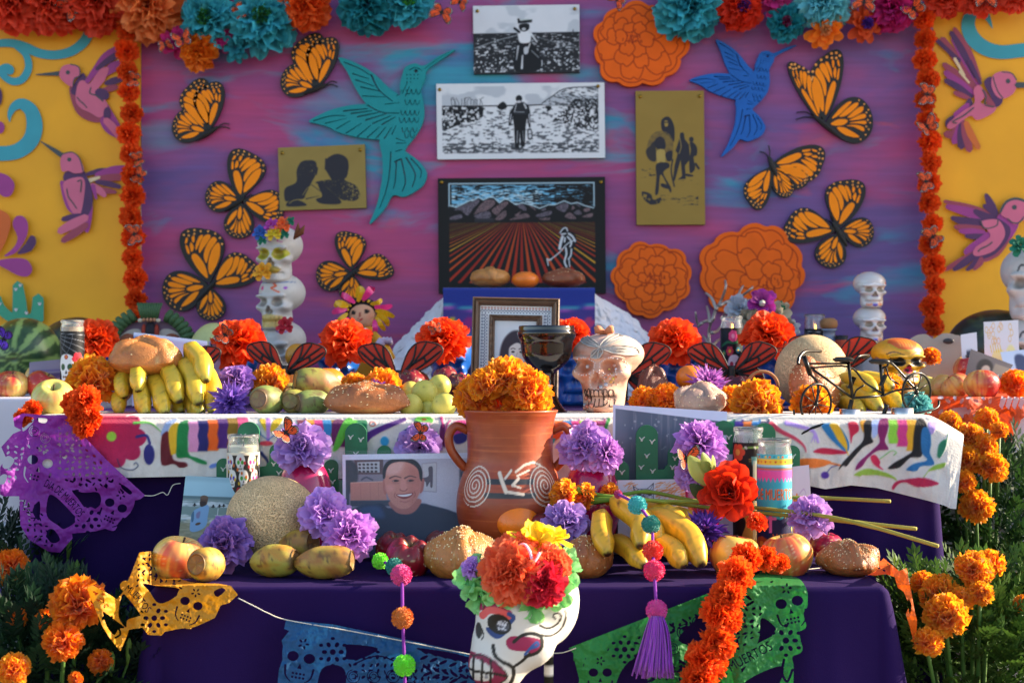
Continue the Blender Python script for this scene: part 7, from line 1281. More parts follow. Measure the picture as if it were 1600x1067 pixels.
# wooden cactus cut-outs
CGR=mat('green_paint',lx('136a44'),rough=.5,var=.18,vs=30,bump=.1,bs=60);CED=mat('bird_mark',lx('c4ccc0'),rough=.6)
def cactus(label,x0,y0,Y,arms=(1,1)):
    yb=HY+.357*FPX/Y;t=thing('cactus_cutout',label,'cactus cutout',group='green wooden cactus cutouts');cvm=Cv(x0-56,y0-4,x0+60,yb,150,(0,0,0));cvm.line([(x0,y0+17),(x0,yb+20)],34,(1,1,1),sm=False)
    if arms[1]:cvm.line([(x0+44,y0+46),(x0+44,y0+78)],22,(1,1,1),sm=False);cvm.line([(x0+44,y0+80),(x0+12,y0+84)],26,(1,1,1),sm=False);cvm.line([(x0+38,y0+72),(x0+44,y0+78)],22,(1,1,1))
    if arms[0]:cvm.line([(x0-39,y0+68),(x0-39,y0+98)],22,(1,1,1),sm=False);cvm.line([(x0-39,y0+100),(x0-10,y0+104)],26,(1,1,1),sm=False)
    V,F=msq(np.pad(cvm.a[:,:,0],1));V-=1;px=cvm.b[0]+(V[:,0]+.5)*cvm.d;py=cvm.b[1]+(V[:,1]+.5)*(cvm.b[3]-cvm.b[1])/cvm.ny;P=np.array([at(a,b,Y)for a,b in zip(px,py)]);obj('board',mk('board',*extrude(P,F,(0,.010,0)),CGR,False),t)
    mb=MB();pts=[(-8,22),(8,26),(0,48),(-9,66),(9,72),(-6,92),(8,100),(-8,122),(6,130)]+([(44,52),(40,66),(48,80)]if arms[1]else[])+([(-39,74),(-36,92)]if arms[0]else[])
    for a,b in pts:
        x,y=x0+a,y0+b
        for l in([(x-4.2,y-3),(x-1.6,y-.5),(x-.5,y+3.4)],[(x-.5,y+3.4),(x+1.2,y-.8),(x+4.6,y-3.6)]):
            p=np.array([at(u,v,Y)for u,v in cr(np.array(l,float),3,False)]);p[:,1]-=.0004;mb.add(tube(p,np.linspace(m(.7,Y),m(1.3,Y),len(p))if l[0][0]<x-3 else np.linspace(m(1.4,Y),m(.7,Y),len(p)),5),(0,0,0))
    o_=obj('bird_marks',mb.mesh('bird_marks',CED),t);o_['kind']='stuff'
cactus('green cactus cutout behind the left white candle',388,659,2.785);cactus('green cactus cutout behind the portrait of the man',556,661,2.785);cactus('green cactus cutout standing in front of the grey photo',1011,664,2.745);cactus('green cactus cutout behind the two right candles',1195,661,2.785);cactus('green cactus cutout mostly hidden behind the grey photo',1131,657,2.79,(0,0))
# photos and drawings standing on the front table
cv=Cv(286,735,376,872,170,'8fb0bc',(260,640,5.3333));cv.rect(0,550,620,700,'9cc0cc',30);cv.rect(90,690,620,1240,'7a8c8c');cv.rect(90,690,620,715,'5c7478',10);cv.rect(90,735,620,790,'c8d0d4',8,.9,lambda X,Y:sst(.3,.6,fbm(X*.06,Y*.3,3)));cv.rect(90,790,620,880,'788c86',10,.8);cv.rect(90,860,620,940,'d0d4d4',14,.9,lambda X,Y:sst(.35,.6,fbm(X*.08,Y*.25,5)));cv.rect(90,930,620,1300,'8a8468',30,.9);cv.rect(90,880,620,1300,'a8a48c',10,.5,lambda X,Y:sst(.45,.6,fbm(X*.1,Y*.4,6)))
cv.poly([(225,900),(240,830),(290,795),(340,765),(372,790),(368,880),(360,960),(300,1010),(230,1010)],'7ca0c4');cv.poly([(225,870),(245,830),(250,910),(235,930)],'4a6c84');cv.poly([(268,850),(300,830),(296,890),(272,890)],'7a6484',10,.7);cv.poly([(290,720),(295,690),(320,682),(352,690),(356,720),(345,770),(300,775)],'5a4438');cv.poly([(290,695),(320,680),(355,695),(350,715),(300,715)],'6a5444');cv.poly([(290,740),(340,740),(335,775),(300,785)],'3c2e2a');cv.ell(290,945,24,12,'5c4436',-20)
for x,y in((245,770),(408,780),(462,775),(498,770)):cv.ell(x,y,9,16,'26282c');cv.line([(x-14,y+8),(x+14,y+4)],7,'3a3430')
cv.line([(452,800),(448,960)],5,'e0e4e4');photo('beach photo of a person in a pale blue shirt, left of the cantaloupe',cv,[(290,743),(374,747),(366,868),(276,868)],(2.74,2.74,2.70,2.70))
o=(520,640,5.3333);cv=Cv(535,707,739,868,420,'d4d8ea',o);cv.rect(105,405,1145,1240,'8a8494')
cv.poly([(640,400),(1150,385),(1160,1240),(640,1240)],'b4b0c0',60);cv.poly([(800,500),(1080,470),(1060,900),(760,860)],'c4c0cc',120,.9);cv.rect(108,405,135,1240,'3a4454',6);cv.poly([(130,400),(420,400),(420,600),(130,620)],'847a86',10,1,False);cv.rect(180,405,422,530,'5c4448',6);cv.poly([(205,425),(392,420),(392,515),(210,510)],'b0b0b4',4,1,False)
for x,y in[(225+q*34,445+w*30)for q in range(5)for w in range(3)]:cv.ell(x,y,12,9,'3c3438',(x*7)%60,3)
cv.poly([(120,420),(190,440),(210,560),(170,640),(130,680)],'2c343c',20,.9);cv.line([(240,575),(280,555),(330,578)],14,'4a4a58',soft=8);cv.poly([(145,600),(430,592),(450,750),(145,755)],'c08070',8,1,False);cv.line([(150,600),(430,592)],8,'d0a090');[cv.line([(x,605),(x+2,750)],3,'a46c60')for x in(230,310,380)];cv.rect(145,752,480,800,'3c4050',8)
cv.poly([(745,440),(875,430),(868,690),(750,680)],'a49ca8',4,1,False);cv.poly([(752,448),(868,440),(860,680),(756,672)],'c0bac0',4,1,False);cv.poly([(802,480),(835,472),(838,540),(832,640),(815,642),(812,600),(785,640),(775,600),(740,570),(800,550)],'564c58',5);cv.poly([(1060,455),(1150,430),(1150,920),(1050,900)],'7a7684',10,1,False)
for k in range(12):cv.rect(1068+(k%3)*26,470+(k//3)*112,1084+(k%3)*26,560+(k//3)*112,('484858','9c8c8c','5c6c84','a89c98')[k%4],8)
cv.line([(1055,635),(1150,615)],8,'a8a4ac');cv.line([(1045,755),(1150,745)],8,'a8a4ac')
cv.poly([(220,800),(400,780),(480,820),(720,780),(830,800),(1000,850),(1080,920),(1100,1260),(100,1260),(110,900)],'1e2740',14);cv.poly([(230,810),(380,800),(420,900),(250,880)],'3a5684',40,.7)
sk1,sk2='cc8676','d89c8c';cv.poly([(475,760),(720,740),(715,810),(650,865),(560,868),(500,830)],'b06a60',10);cv.poly([(418,590),(440,580),(450,690),(425,690)],'b46c60',8);cv.poly([(735,590),(765,580),(752,670),(725,690)],'a86058',8)
cv.poly([(430,520),(445,460),(500,420),(590,405),(670,420),(725,470),(740,560),(735,650),(700,740),(640,810),(570,825),(505,790),(460,720),(435,620)],sk1,10);cv.poly([(440,500),(470,450),(540,425),(600,430),(560,520),(470,540)],'e0aea4',40,.8);cv.poly([(640,480),(740,520),(735,660),(660,790),(640,700)],'b4665c',60,.6)
cv.poly([(418,560),(425,470),(470,415),(560,392),(640,396),(710,430),(748,500),(745,590),(728,570),(712,490),(650,440),(570,424),(490,440),(450,490),(436,560)],'1c1820',8)
for s,ex in((-1,525),(1,650)):cv.line([(ex-48,566-(s<0)*2),(ex-5,548),(ex+45,560)],13,'5a3838',7,soft=6);cv.poly([(ex-32,588),(ex,577),(ex+32,586),(ex,597)],'442828',5);cv.ell(ex,587,8,7,'1c1416',0,3);cv.ell(ex-20,588,7,3,'c4a8a0',0,3);cv.ell(ex,606,36,10,'b06c62',0,14,.6)
cv.poly([(575,580),(600,580),(618,650),(600,672),(570,668),(560,650)],'d48c80',12);cv.line([(560,660),(575,672),(605,672),(620,656)],7,'96504a',soft=6);cv.ell(478,650,34,30,'e09a90',0,40,.7);cv.ell(690,650,30,30,'cc7c70',0,40,.6)
cv.poly([(528,704),(590,698),(668,690),(650,722),(600,742),(560,732)],'8a3838',6);cv.poly([(536,706),(595,704),(660,696),(640,714),(600,722),(560,718)],'ece6e6',4);cv.line([(520,690),(512,712),(522,730)],6,'a05850',soft=6);cv.line([(680,680),(688,705),(678,725)],6,'9a544c',soft=6);cv.line([(560,760),(600,768),(640,756)],9,'b06a60',soft=10)
cv.rect(0,340,105,1300,'d4d8ea');cv.rect(1147,340,1250,1300,'d4d8ea');cv.rect(0,340,1250,404,'d4d8ea')
cv.a=np.clip(cv.a*(1+.10*(fbm(cv.X*.9,cv.Y*.9,5,3)-.5)[...,None])+.03*(hash2((cv.X*9).astype(int),(cv.Y*9).astype(int),3)-.5)[...,None],0,1);pm=photo('printed portrait of a smiling man with short dark hair in clear sleeve',cv,[(535,710),(737,707),(741,868),(536,868)],(2.745,2.745,2.70,2.70));sl_q=[at(529,704,2.744),at(743,702,2.744),at(747,872,2.696),at(530,872,2.696)];V=np.array(sl_q);SLV=bpy.data.materials.new('clear_sleeve');SLV.use_nodes=True;n_=SLV.node_tree;tb=n_.nodes.new('ShaderNodeBsdfTransparent');mx=n_.nodes.new('ShaderNodeMixShader');mx.inputs[0].default_value=.07;n_.links.new(tb.outputs[0],mx.inputs[1]);n_.links.new(n_.nodes['Principled BSDF'].outputs[0],mx.inputs[2]);n_.links.new(mx.outputs[0],n_.nodes['Material Output'].inputs[0]);n_.nodes['Principled BSDF'].inputs['Base Color'].default_value=(*lx('c8d0d4'),1);n_.nodes['Principled BSDF'].inputs['Roughness'].default_value=.15
o_=obj('clear_sleeve',mk('clear_sleeve',V,[[3,2,1,0]],SLV,False),pm)
cv=Cv(955,628,1138,870,300,'6c7488');cv.rect(955,628,1138,870,'565e72',0,.8,lambda X,Y:sst(.35,.65,fbm(X*.02,Y*.008,3)));cv.rect(955,628,1138,870,'8c8a98',0,.5,lambda X,Y:sst(.55,.75,fbm(X*.35,Y*.02,8)));[cv.ell(RND.uniform(970,1130),RND.uniform(645,700),RND.uniform(.8,2.2),RND.uniform(.8,2),'a4a4ac',0,1,.8)for _ in range(40)];cv.rect(955,700,1138,870,'3c4458',40,.8)
cv.poly([(955,628),(1140,641),(1140,646),(955,634)],'d0d4ea',0,1,False);cv.rect(950,620,959,880,'c8cce4');cv.rect(1132,620,1142,880,'c4c8dc');cv.poly([(940,618),(1145,618),(1145,645),(957,633)],'d0d4ea',0,1,False)
photo('grey misty photo with a white border leaning on the embroidered runner',cv,[(958,632),(1136,643),(1132,866),(955,866)],(2.795,2.795,2.765,2.765))
cv=Cv(963,745,1084,862,260,'d2ced4',(780,640,5.3333));rs=random.Random(9)
for k in range(230):
    x,y=rs.uniform(1010,1590),rs.uniform(592,750)
    if 1110<x<1290 and y>590:continue
    if x>1570:continue
    cv.line([(x,y),(x+rs.uniform(20,50),y-rs.uniform(5,26))],5,rs.choice(('d87c3c','e09050','cc6c30')),al=.8)
cv.line([(1112,740),(1118,660),(1110,615),(1150,640),(1230,640),(1285,590),(1280,660),(1285,740)],5,'3a3440',sm=False);[cv.line([(1120+rs.uniform(0,160),640+rs.uniform(0,90)),(1120+rs.uniform(0,160),650+rs.uniform(0,90))],2.5,'5a5460',sm=False)for _ in range(34)];cv.ell(1160,690,18,12,'4c4440');cv.ell(1250,688,18,12,'4c4440');cv.line([(1112,618),(1130,660),(1160,640)],4,'3a3440',sm=False);cv.line([(1285,592),(1255,650),(1230,640)],4,'3a3440',sm=False)
photo('crayon drawing of a grey cat on orange scribbles',cv,[(965,750),(1082,748),(1084,862),(966,862)],(2.72,2.72,2.68,2.68),'drawing','drawing_card')
cv=Cv(0,0,34,30,70,'c8cce0');cv.text('S DI',12,12,10,'5a3a8a');photo('small white card with purple letters behind the red peony',cv,[(1115,711),(1152,709),(1154,850),(1116,850)],(2.77,2.77,2.75,2.75),'card','greeting_card')
cv=Cv(0,0,34,60,100,'d4c4d0');cv.line([(4,22),(8,34),(5,44)],4,'e0742c');cv.line([(9,20),(7,30)],3,'e0742c');cv.line([(12,31),(22,31)],2,'e08a4a');cv.ell(17,31,3,3,'d8602c');cv.line([(25,24),(29,34),(27,44)],4,'b06ab0');cv.line([(30,22),(29,30)],3,'b06ab0');cv.line([(12,20),(22,16),(27,22)],1,'c0a0c0');[cv.line([(6+k*5,44),(8+k*5,50)],3,'d880b8')for k in range(5)]
photo('white card with orange and purple hand drawn flowers right of the candles',cv,[(1238,729),(1264,726),(1272,866),(1236,866)],(2.765,2.765,2.74,2.74),'card','greeting_card')
# candles
cv=Cv(-2,0,2,3.2,260,'e0d4bc');cv.rect(-1.0,.1,1.75,3.2,'2a2420')
for k in range(16):x,y=-.75+(k%4)*.75+(k//4%2)*.2,.42+(k//4)*.62;(skull_mark(cv,x,y,.3,'d8d4cc',('5a3aa0','4a9a3a','c03a8a','8a6ac0')[k%4])if k<9 else flower_mark(cv,x,y,.34,'a01c28','701018'))
for k in range(30):cv.ell(-.95+2.6*((k*37)%30)/30,.2+1.5*((k*17)%30)/30,.07,.07,('c86428','c8a02c','b02c3c')[k%3])
for x in(-.6,.2,1.0):cv.ell(x,2.3,.45,.42,'9c1822');cv.line([(x-.2,2.3),(x,2.15),(x+.2,2.3),(x,2.45)],.06,'6a0c14')
candle('white wax candle with a skull patterned label, left behind the cantaloupe',380,2.76,50,Z1,at(0,678,2.76)[2]-Z1,cv,.145,.8,'e8dcc0',.9)
cv=Cv(-2,0,2,7,240,'241a18');flower_mark(cv,-.9,.6,.55,'d8502c','e8a040');cv.line([(-.5,.35),(0,.3),(.6,.3),(1.2,.4)],.12,'7a9a4a');[cv.ell(x,.3,.12,.07,'c8c8b0',40)for x in(-.3,.3,.8)];cv.poly([(-1.5,1.5),(-.9,1.6),(-.8,2.2),(-1.2,2.7),(-1.6,2.3)],'c02858');flower_mark(cv,-.7,3.0,.42,'c8244c','e8b060');flower_mark(cv,1.0,2.7,.4,'c8244c');cv.poly([(.02,.85),(.55,.85),(.45,1.4),(.1,1.4)],'5a8a84',sm=False);cv.rect(.15,1.3,.42,4.2,'8a8a72');[cv.line([(.19+k*.065,1.1),(.19+k*.065,6)],.025,'d8d0b8')for k in range(4)];cv.poly([(-.5,4.3),(.28,3.7),(1.0,4.3),(.8,5.0),(1.1,6.2),(.28,6.9),(-.6,6.2),(-.3,5.0)],'d8963c');cv.ell(.28,4.9,.26,.26,'6a3c1c');[cv.line([(.19+k*.065,1.1),(.19+k*.065,6)],.025,'e8e0c8')for k in range(4)];cv.line([(-.2,4.3),(-.35,4.5)],.08,'3a2014');cv.line([(.75,4.3),(.9,4.5)],.08,'3a2014');[cv.ell(-1.2+.35*k,3.6+.3*(k%2),.05,.05,'d8a040')for k in range(8)];[cv.line([(-.1,1.0+q*.12),(.05,1.0+q*.12)],.05,'c0a050')for q in range(3)]
candle('dark candle printed with a guitar behind the turquoise candle',1169,2.755,47,Z1,at(0,667,2.755)[2]-Z1,cv,.115,.97,'3a3028',.86)
cv=Cv(-2,0,2,7.6,300,'3aa8b8');cv.rect(-2,0,2,.28,'46b0bc');[cv.rect(-2+k*.25,.1,-1.87+k*.25,.24,('d86a28','2a8a9a','e0c040')[k%3])for k in range(16)];cv.rect(-2,.28,2,.72,'e0c038');[cv.ell(-1.9+k*.3,.5,.07,.07,('c0502c','d88a2c')[k%2])for k in range(14)];cv.rect(-2,.74,2,.84,'9ad0d4');cv.rect(-2,.9,2,1.0,'8a7a78');cv.rect(-2,1.0,2,1.08,'d85a28');cv.rect(-2,1.1,2,1.6,'d8549c');[cv.poly([(-2+k*.25,1.58),(-1.75+k*.25,1.58),(-1.875+k*.25,1.95)],'d8549c',sm=False)for k in range(16)]
cv.text('DE MUERTOS',-1.37,3.15,1.05,'8a2a14',sx=.42);cv.text('DE MUERTOS',-1.4,3.12,1.05,'e07030',sx=.42)
cv.poly([(-2,4.0),(-1.2,4.2),(-.9,4.6),(-.4,4.3),(.2,4.5),(.6,4.1),(1.1,4.0),(1.6,4.3),(2,4.2),(2,8),(-2,8)],'1c1c46');cv.rect(-.48,4.0,-.3,5.4,'d8609c');cv.rect(-.7,4.35,-.05,4.55,'d8609c');[cv.line([(-1.5+k*.3,4.2),(-1.4+k*.3,3.75)],.12,'d8b03c',.03)for k in range(3)];[cv.line([(.2+k*.3,4.3),(.25+k*.3,3.8)],.12,'e0b83c',.03)for k in range(3)];flower_mark(cv,1.05,3.9,.3,'c83a58','e8d0a0');cv.poly([(-.2,6.4),(.0,5.9),(.55,5.75),(1.1,5.9),(1.3,6.5),(1.1,7.3),(0,7.3)],'c86a2c');skull_mark(cv,.55,6.55,.46,'e8e4dc','1c1a20');flower_mark(cv,.1,6.0,.2,'d84a2c');flower_mark(cv,.95,6.0,.2,'d8a02c');cv.line([(1.2,5.2),(1.5,5.6),(1.4,6.2),(1.8,6.8)],.22,'d8c84a');flower_mark(cv,-1.0,6.2,.5,'b0481c','e0902c',9)
for k in range(7):cv.line([(-.2+k*.2,5.75),(-.25+k*.22,5.5)],.06,'d8602c')
candle('turquoise and pink candle lettered DE MUERTOS, in front of the guitar candle',1210,2.67,53,Z1,at(0,685,2.67)[2]-Z1,cv,.12,.985,'e8d8b0',.8)
# flowers of the front table
flower('purple tissue flower on the magenta pot behind the cantaloupe',472,702,2.69,48,TS[0],(0,-.9,.5));flower('dark purple tissue flower between the yellow apple and the cantaloupe',353,852,2.56,50,TS[3],(-.1,-.8,.6),spin=1);flower('lilac tissue flower in front of the cantaloupe, upper of two',508,804,2.58,45,TS[1],(.2,-.9,.4));flower('lilac fringed flower in front of the portrait, lower of two',546,836,2.55,46,TS[2],(.3,-.9,.25),spin=2)
flower('purple tissue flower peeking over the portrait of the man',656,700,2.787,40,TS[0],(0,-1,.15),spin=1);flower('lilac fringed flower between the portrait and the tangerine',776,800,2.66,41,FR[1],(.1,-.8,.6));flower('purple tissue flower left of the front banana bunch',884,818,2.57,42,TS[0],(.2,-.8,.6),spin=3)
flower('large pink purple tissue flower right of the clay pot',914,698,2.68,46,TS[1],(-.2,-.9,.4),spin=2);flower('small pink purple tissue flower at the right of the large one',946,710,2.66,32,TS[2],(.5,-.8,.3));flower('lilac tissue flower overlapping the grey photo',1094,694,2.71,44,TS[2],(.1,-.8,.6),spin=1);flower('pink purple tissue flower below the lilac one by the cactus',1088,738,2.69,36,TS[1],(-.3,-.9,.1));flower('deep purple fringed flower right of the front bananas',1098,832,2.57,46,FR[2],(-.1,-.7,.7));flower('lilac tissue flower right of the turquoise candle',1266,808,2.62,38,TS[1],(.1,-.9,.4),spin=4)
def cpot(label,px,py,Y,r):
    t=thing('clay_bowl',label,'pot',tz(px,Y,.001),None,'magenta painted flower pots');h=at(0,py-r*.8,Y)[2]-Z1;rr=m(r,Y);obj('pot_body',mk('pot_body',*lathe(cr(np.array([(0,0),(rr*.55,0),(rr*.62,.004),(rr*.9,h*.35),(rr,h*.6),(rr*.82,h*.88),(rr*.6,h),(rr*.5,h),(rr*.6,h*.9),(0,h*.85)]),4,False),40,False),mat('magenta_glaze',lx('a0104c'),rough=.22,coat=.5,var=.08,vs=12)),t)
cpot('magenta glazed pot under the purple flower behind the cantaloupe',476,762,2.71,45);cpot('magenta glazed pot right of the terracotta pot',924,764,2.71,46);cpot('magenta glazed pot behind the cat drawing',1092,766,2.735,34)
flower('big red silk peony in front of the candles',1139,772,2.60,45,bloom(170,[(9,1,.85,8),(9,.95,.8,26),(8,.85,.75,44),(7,.72,.66,60),(6,.56,.56,74)],1,lx('a01004'),lx('ee3c14'),nu=5,nv=5,jag=.02,rip=.09,cup=.5,droop=-.1).mesh('peony_petals',TISSUE),(-.3,-.85,.4),'peony','silk_peony');PE=bpy.data.objects['silk_peony']
def leafm(L,w):
    u,v=np.meshgrid(np.linspace(-1,1,5),np.linspace(0,1,9));wd=np.sin(v*PI*.94+.1)**.8;return np.stack([u*w*wd,v*L,.25*w*u*u*wd+.12*L*v*v],-1).reshape(-1,3),gridf(4,8)
for(x,y),(x1,y1),c in(((1108,760),(1079,714),'a8b45c'),((1112,745),(1101,708),'8c9c4c'),((1118,738),(1117,712),'a0ac58'),((1110,784),(1080,758),'2c4a2c')):
    a,b=at(x,y,2.62),at(x1,y1,2.60);L=np.linalg.norm(b-a);V,F=leafm(L,L*.24);q_=Vector(b-a).to_track_quat('Y','Z');Mw=Matrix.Translation(a)@q_.to_matrix().to_4x4();Mw=Mw@Matrix.Rotation(R(70),4,'Y');o_=obj('leaf',mk('leaf',V,F,mat('silk_leaf_'+c,lx(c),rough=.5,trans=.2,var=.12)),PE);o_.matrix_parent_inverse=PE.matrix_world.inverted();PE_M=PE.rotation_euler.to_matrix().to_4x4();Pm=Matrix.Translation(PE.location)@PE_M@Matrix.Diagonal((*PE.scale,1));o_.matrix_parent_inverse=Matrix.Identity(4);o_.matrix_local=Pm.inverted()@Mw
for k in range(5):pass
flower('small orange petals lying below the red peony',1182,816,2.57,19,RF[0],(.2,-.6,.8))
# cut marigolds with long stems
for(bx,by,bY,br_,pts,w)in((884,774,2.61,26,[(900,766,2.62),(960,776,2.62),(1080,784,2.64),(1240,777,2.70),(1391,783,2.60)],'cut marigold right beside the clay pot, its stem reaching far right'),(916,776,2.63,22,[(925,782,2.62),(1000,780,2.60),(1100,792,2.66),(1300,812,2.60),(1432,826,2.52)],'second cut marigold from the clay pot, stem ending above the knotted bun'),(955,772,2.65,18,[(960,778,2.65),(1010,768,2.66),(1098,784,2.68),(1300,808,2.58),(1466,853,2.46)],'small cut marigold in front of the right magenta pot, longest stem')):
    t=thing('cut_marigold',w,'marigold');o_=obj('bloom',MG_YEL[0],t);o_.location=at(bx,by,bY);o_.scale=(m(br_,bY),)*3;o_.rotation_euler=aim((-.9,-.4,.2)).to_euler()
    p=cr(np.array([at(*q_)for q_ in pts]),8,False);rad=np.full(len(p),m(3.0,2.6));k_=np.minimum(6,len(p));rad[:6]=np.linspace(m(7,2.6),m(3,2.6),6);nn=np.arange(len(p));rad=rad*(1+.25*(nn%9==8));obj('stem',MB().add(tube(p,rad,8),mix(np.tile(lx('5e8a2c'),(len(p)*8,1)),np.tile(lx('a89a4c'),(len(p)*8,1)),np.repeat(np.linspace(0,1,len(p)),8))).mesh('stem',LEAF),t)
for a in(('small monarch on the purple flower behind the cantaloupe',447,676,2.655,25,50,1),('small monarch on the purple flower behind the portrait',657,676,2.73,20,80,0),('small monarch with folded wings beside the lilac flower and grey photo',1072,716,2.66,27,10,1)):monarch(a[1],a[2],a[3],a[4],a[5],a[0],'small monarchs on the front table flowers',a[6],25)
# ================================================================ cut paper banners
def YF(px,py): # lies on the front table top, then hangs in front of the skirt
    top=857/np.maximum(py-560,250);return np.where(py<914,np.maximum(top-.012,2.385),2.368-.006*np.sin(px*.05)-.022*sst(914,1060,py))
def pap(label,b,draw,Yf,col,n=1.0,cat='paper banner',cord=None):
    cv=Cv(*b,int((b[2]-b[0])/n),(0,0,0));draw(cv);f=np.pad(cv.a[:,:,0],1);V,F=msq(f);V-=1;px=b[0]+(V[:,0]+.5)*cv.d;py=b[1]+(V[:,1]+.5)*(b[3]-b[1])/cv.ny;Y=Yf(px,py)
    Y=Y-.010*(fbm(px*.045,py*.06,3)-.5)-.004*(fbm(px*.16,py*.13,5)-.5);P=np.stack([(px-800)/FPX*Y,Y,CH-(py-HY)/FPX*Y],-1);me=mk('cut_paper',P,F,mat('thin_paper_'+col,lx(col),rough=.6,trans=.25,var=.1,vs=20),True)
    if cord is None:return solo('cut_paper_banner',me,label,cat)
    t=thing('cut_paper_banner',label,cat);obj('cut_paper',me,t);p=np.array([at(x,y,float(Yf(np.array([x]),np.array([y]))[0])-.002)for x,y in cr(np.array(cord,float),5,False)]);obj('cord',mk('cord',*tube(p,.0008,5),mat('cotton_cord',lx('d8d0c0'),rough=.8)),t);return t
W_,K0=(1,1,1),(0,0,0)
def lace(cv,P,sp=9,seed=1): # small petal holes scattered over a zone
    rs=random.Random(seed);P=np.array(P,float);a,b=P.min(0),P.max(0)
    for y in np.arange(a[1],b[1],sp):
        for x in np.arange(a[0],b[0],sp*1.15):
            q=np.array((x+rs.uniform(-2,2),y+rs.uniform(-2,2)));ins=False
            for(x0,y0),(x1,y1)in zip(P,np.roll(P,1,0)):
                if(y0>q[1])!=(y1>q[1])and q[0]<(x1-x0)*(q[1]-y0)/(y1-y0)+x0:ins=not ins
            if ins:cv.ell(*q,sp*.36,sp*rs.uniform(.13,.24),K0,rs.uniform(0,180))
def cskull(cv,x,y,r,rot=0): # skull face cut through the paper
    c,s=math.cos(R(rot)),math.sin(R(rot));T=lambda a,b:(x+r*(a*c-b*s),y+r*(a*s+b*c))
    cv.poly([T(-.75,.2),T(-.85,-.5),T(-.5,-1.1),T(.5,-1.1),T(.85,-.5),T(.75,.2),T(.5,.5),T(.45,1.15),T(-.45,1.15),T(-.5,.5)],W_)
    for q in(-1,1):p=T(q*.36,-.1);cv.ell(*p,r*.25,r*.22,K0);cv.line([T(q*.62,.35),T(q*.55,.75),T(q*.3,1.0)],r*.10,K0,r*.04)
    cv.poly([T(0,.15),T(.1,.4),T(-.1,.4)],K0,sm=False)
    for i in range(4):
        for j in(0,1):cv.ell(*T(-.24+.16*i,.62+.17*j),r*.055,r*.055,K0)
    for a in(0,72,144,216,288):p=T(.0+.17*math.cos(R(a)),-.7+.17*math.sin(R(a)));cv.ell(*p,r*.085,r*.045,K0,a+rot)
def cflower(cv,x,y,r,n=6):
    cv.ell(x,y,r,r,W_);cv.ell(x,y,r*.22,r*.22,K0)
    for k in range(n):a=2*PI*k/n;cv.ell(x+r*.62*math.cos(a),y+r*.62*math.sin(a),r*.2,r*.15,K0,math.degrees(a));cv.ell(x+r*1.0*math.cos(a+PI/n),y+r*math.sin(a+PI/n),r*.16,r*.12,K0)
def crose(cv,x,y,r):
    for k,q in enumerate((.85,.58,.3)):cv.line([(x+r*q*math.cos(a),y+r*q*math.sin(a))for a in np.linspace(k*1.9,k*1.9+4.6,9)],r*.11,K0)
def ribbon_text(cv,P,h,w=.56,st='DIA DE MUERTOS'):
    p=cr(np.array(P,float),8,False);L=np.concatenate([[0],np.cumsum(np.hypot(*np.diff(p,axis=0).T))]);cv.line(p,h*1.5,W_,sm=False);tw=glyphs(st)[0][:,0].max();sc=L[-1]*.94/tw
    def f(a,b):s=a*sc+L[-1]*.03;x,y=np.interp(s,L,p[:,0]),np.interp(s,L,p[:,1]);x2,y2=np.interp(s+1,L,p[:,0]),np.interp(s+1,L,p[:,1]);d=np.array((x2-x,y2-y));d/=np.linalg.norm(d)+1e-9;q=(b-.36)*h*1.5;return x+d[1]*q,y-d[0]*q
    V,F=glyphs(st);[cv.poly([f(*V[i])for i in t_],K0,sm=False)for t_ in F]
def leaves_cut(cv,x0,y0,x1,y1,n,l,s=1):
    for k in range(n):t=(k+.5)/n;x,y=x0+(x1-x0)*t,y0+(y1-y0)*t;cv.ell(x,y-5*s,l,l*.35,K0,35*s);cv.ell(x,y+5*s,l,l*.35,K0,-25*s)
def dg(cv):
    cv.poly([(888,1012),(1192,893),(1205,900),(1200,918),(896,1032),(896,1020)],W_,sm=False);cv.poly([(896,1025),(1195,912),(1205,1000),(1170,1100),(900,1100),(905,1060)],W_,sm=False);cv.poly([(1185,905),(1200,894),(1236,898),(1250,935),(1255,965),(1245,985),(1254,1010),(1250,1020),(1238,1026),(1240,1046),(1232,1100),(1180,1100)],W_)
    cv.poly([(962,1100),(965,1060),(985,1030),(1005,1022),(1010,1100)],K0);cv.poly([(1160,1050),(1185,1000),(1190,965),(1215,985),(1208,1010),(1165,1024)],K0);cv.poly([(1150,1100),(1165,1064),(1222,1040),(1215,1075),(1200,1100)],K0);cv.poly([(1060,1000),(1100,960),(1130,965),(1120,1010)],K0);lace(cv,[(1010,1090),(1015,1020),(1050,1035),(1130,1010),(1180,960),(1190,985),(1160,1015),(1085,1055),(1070,1095)],9);lace(cv,[(905,1028),(1180,925),(1186,932),(910,1040)],8,2);lace(cv,[(1196,905),(1236,902),(1240,912),(1200,916)],8,3);lace(cv,[(1130,990),(1180,930),(1195,960),(1150,1010)],10,4);cskull(cv,938,1053,30);cflower(cv,976,1014,20);cskull(cv,1234,944,36,-12);cflower(cv,1228,1000,23);crose(cv,1070,987,14);crose(cv,1092,972,12);crose(cv,1052,1012,12);leaves_cut(cv,1000,1000,1180,935,9,6);ribbon_text(cv,[(1080,1066),(1120,1052),(1160,1030),(1208,1005)],15);leaves_cut(cv,1010,1060,1090,1030,5,7)
    cv.line([(1225,1030),(1222,1050),(1230,1064),(1238,1046)],4,K0)
pap('green cut paper banner with skulls across the front of the low table',(880,885,1262,1100),dg,YF,'1f8036',cord=[(864,1020),(880,1019),(900,1012)])
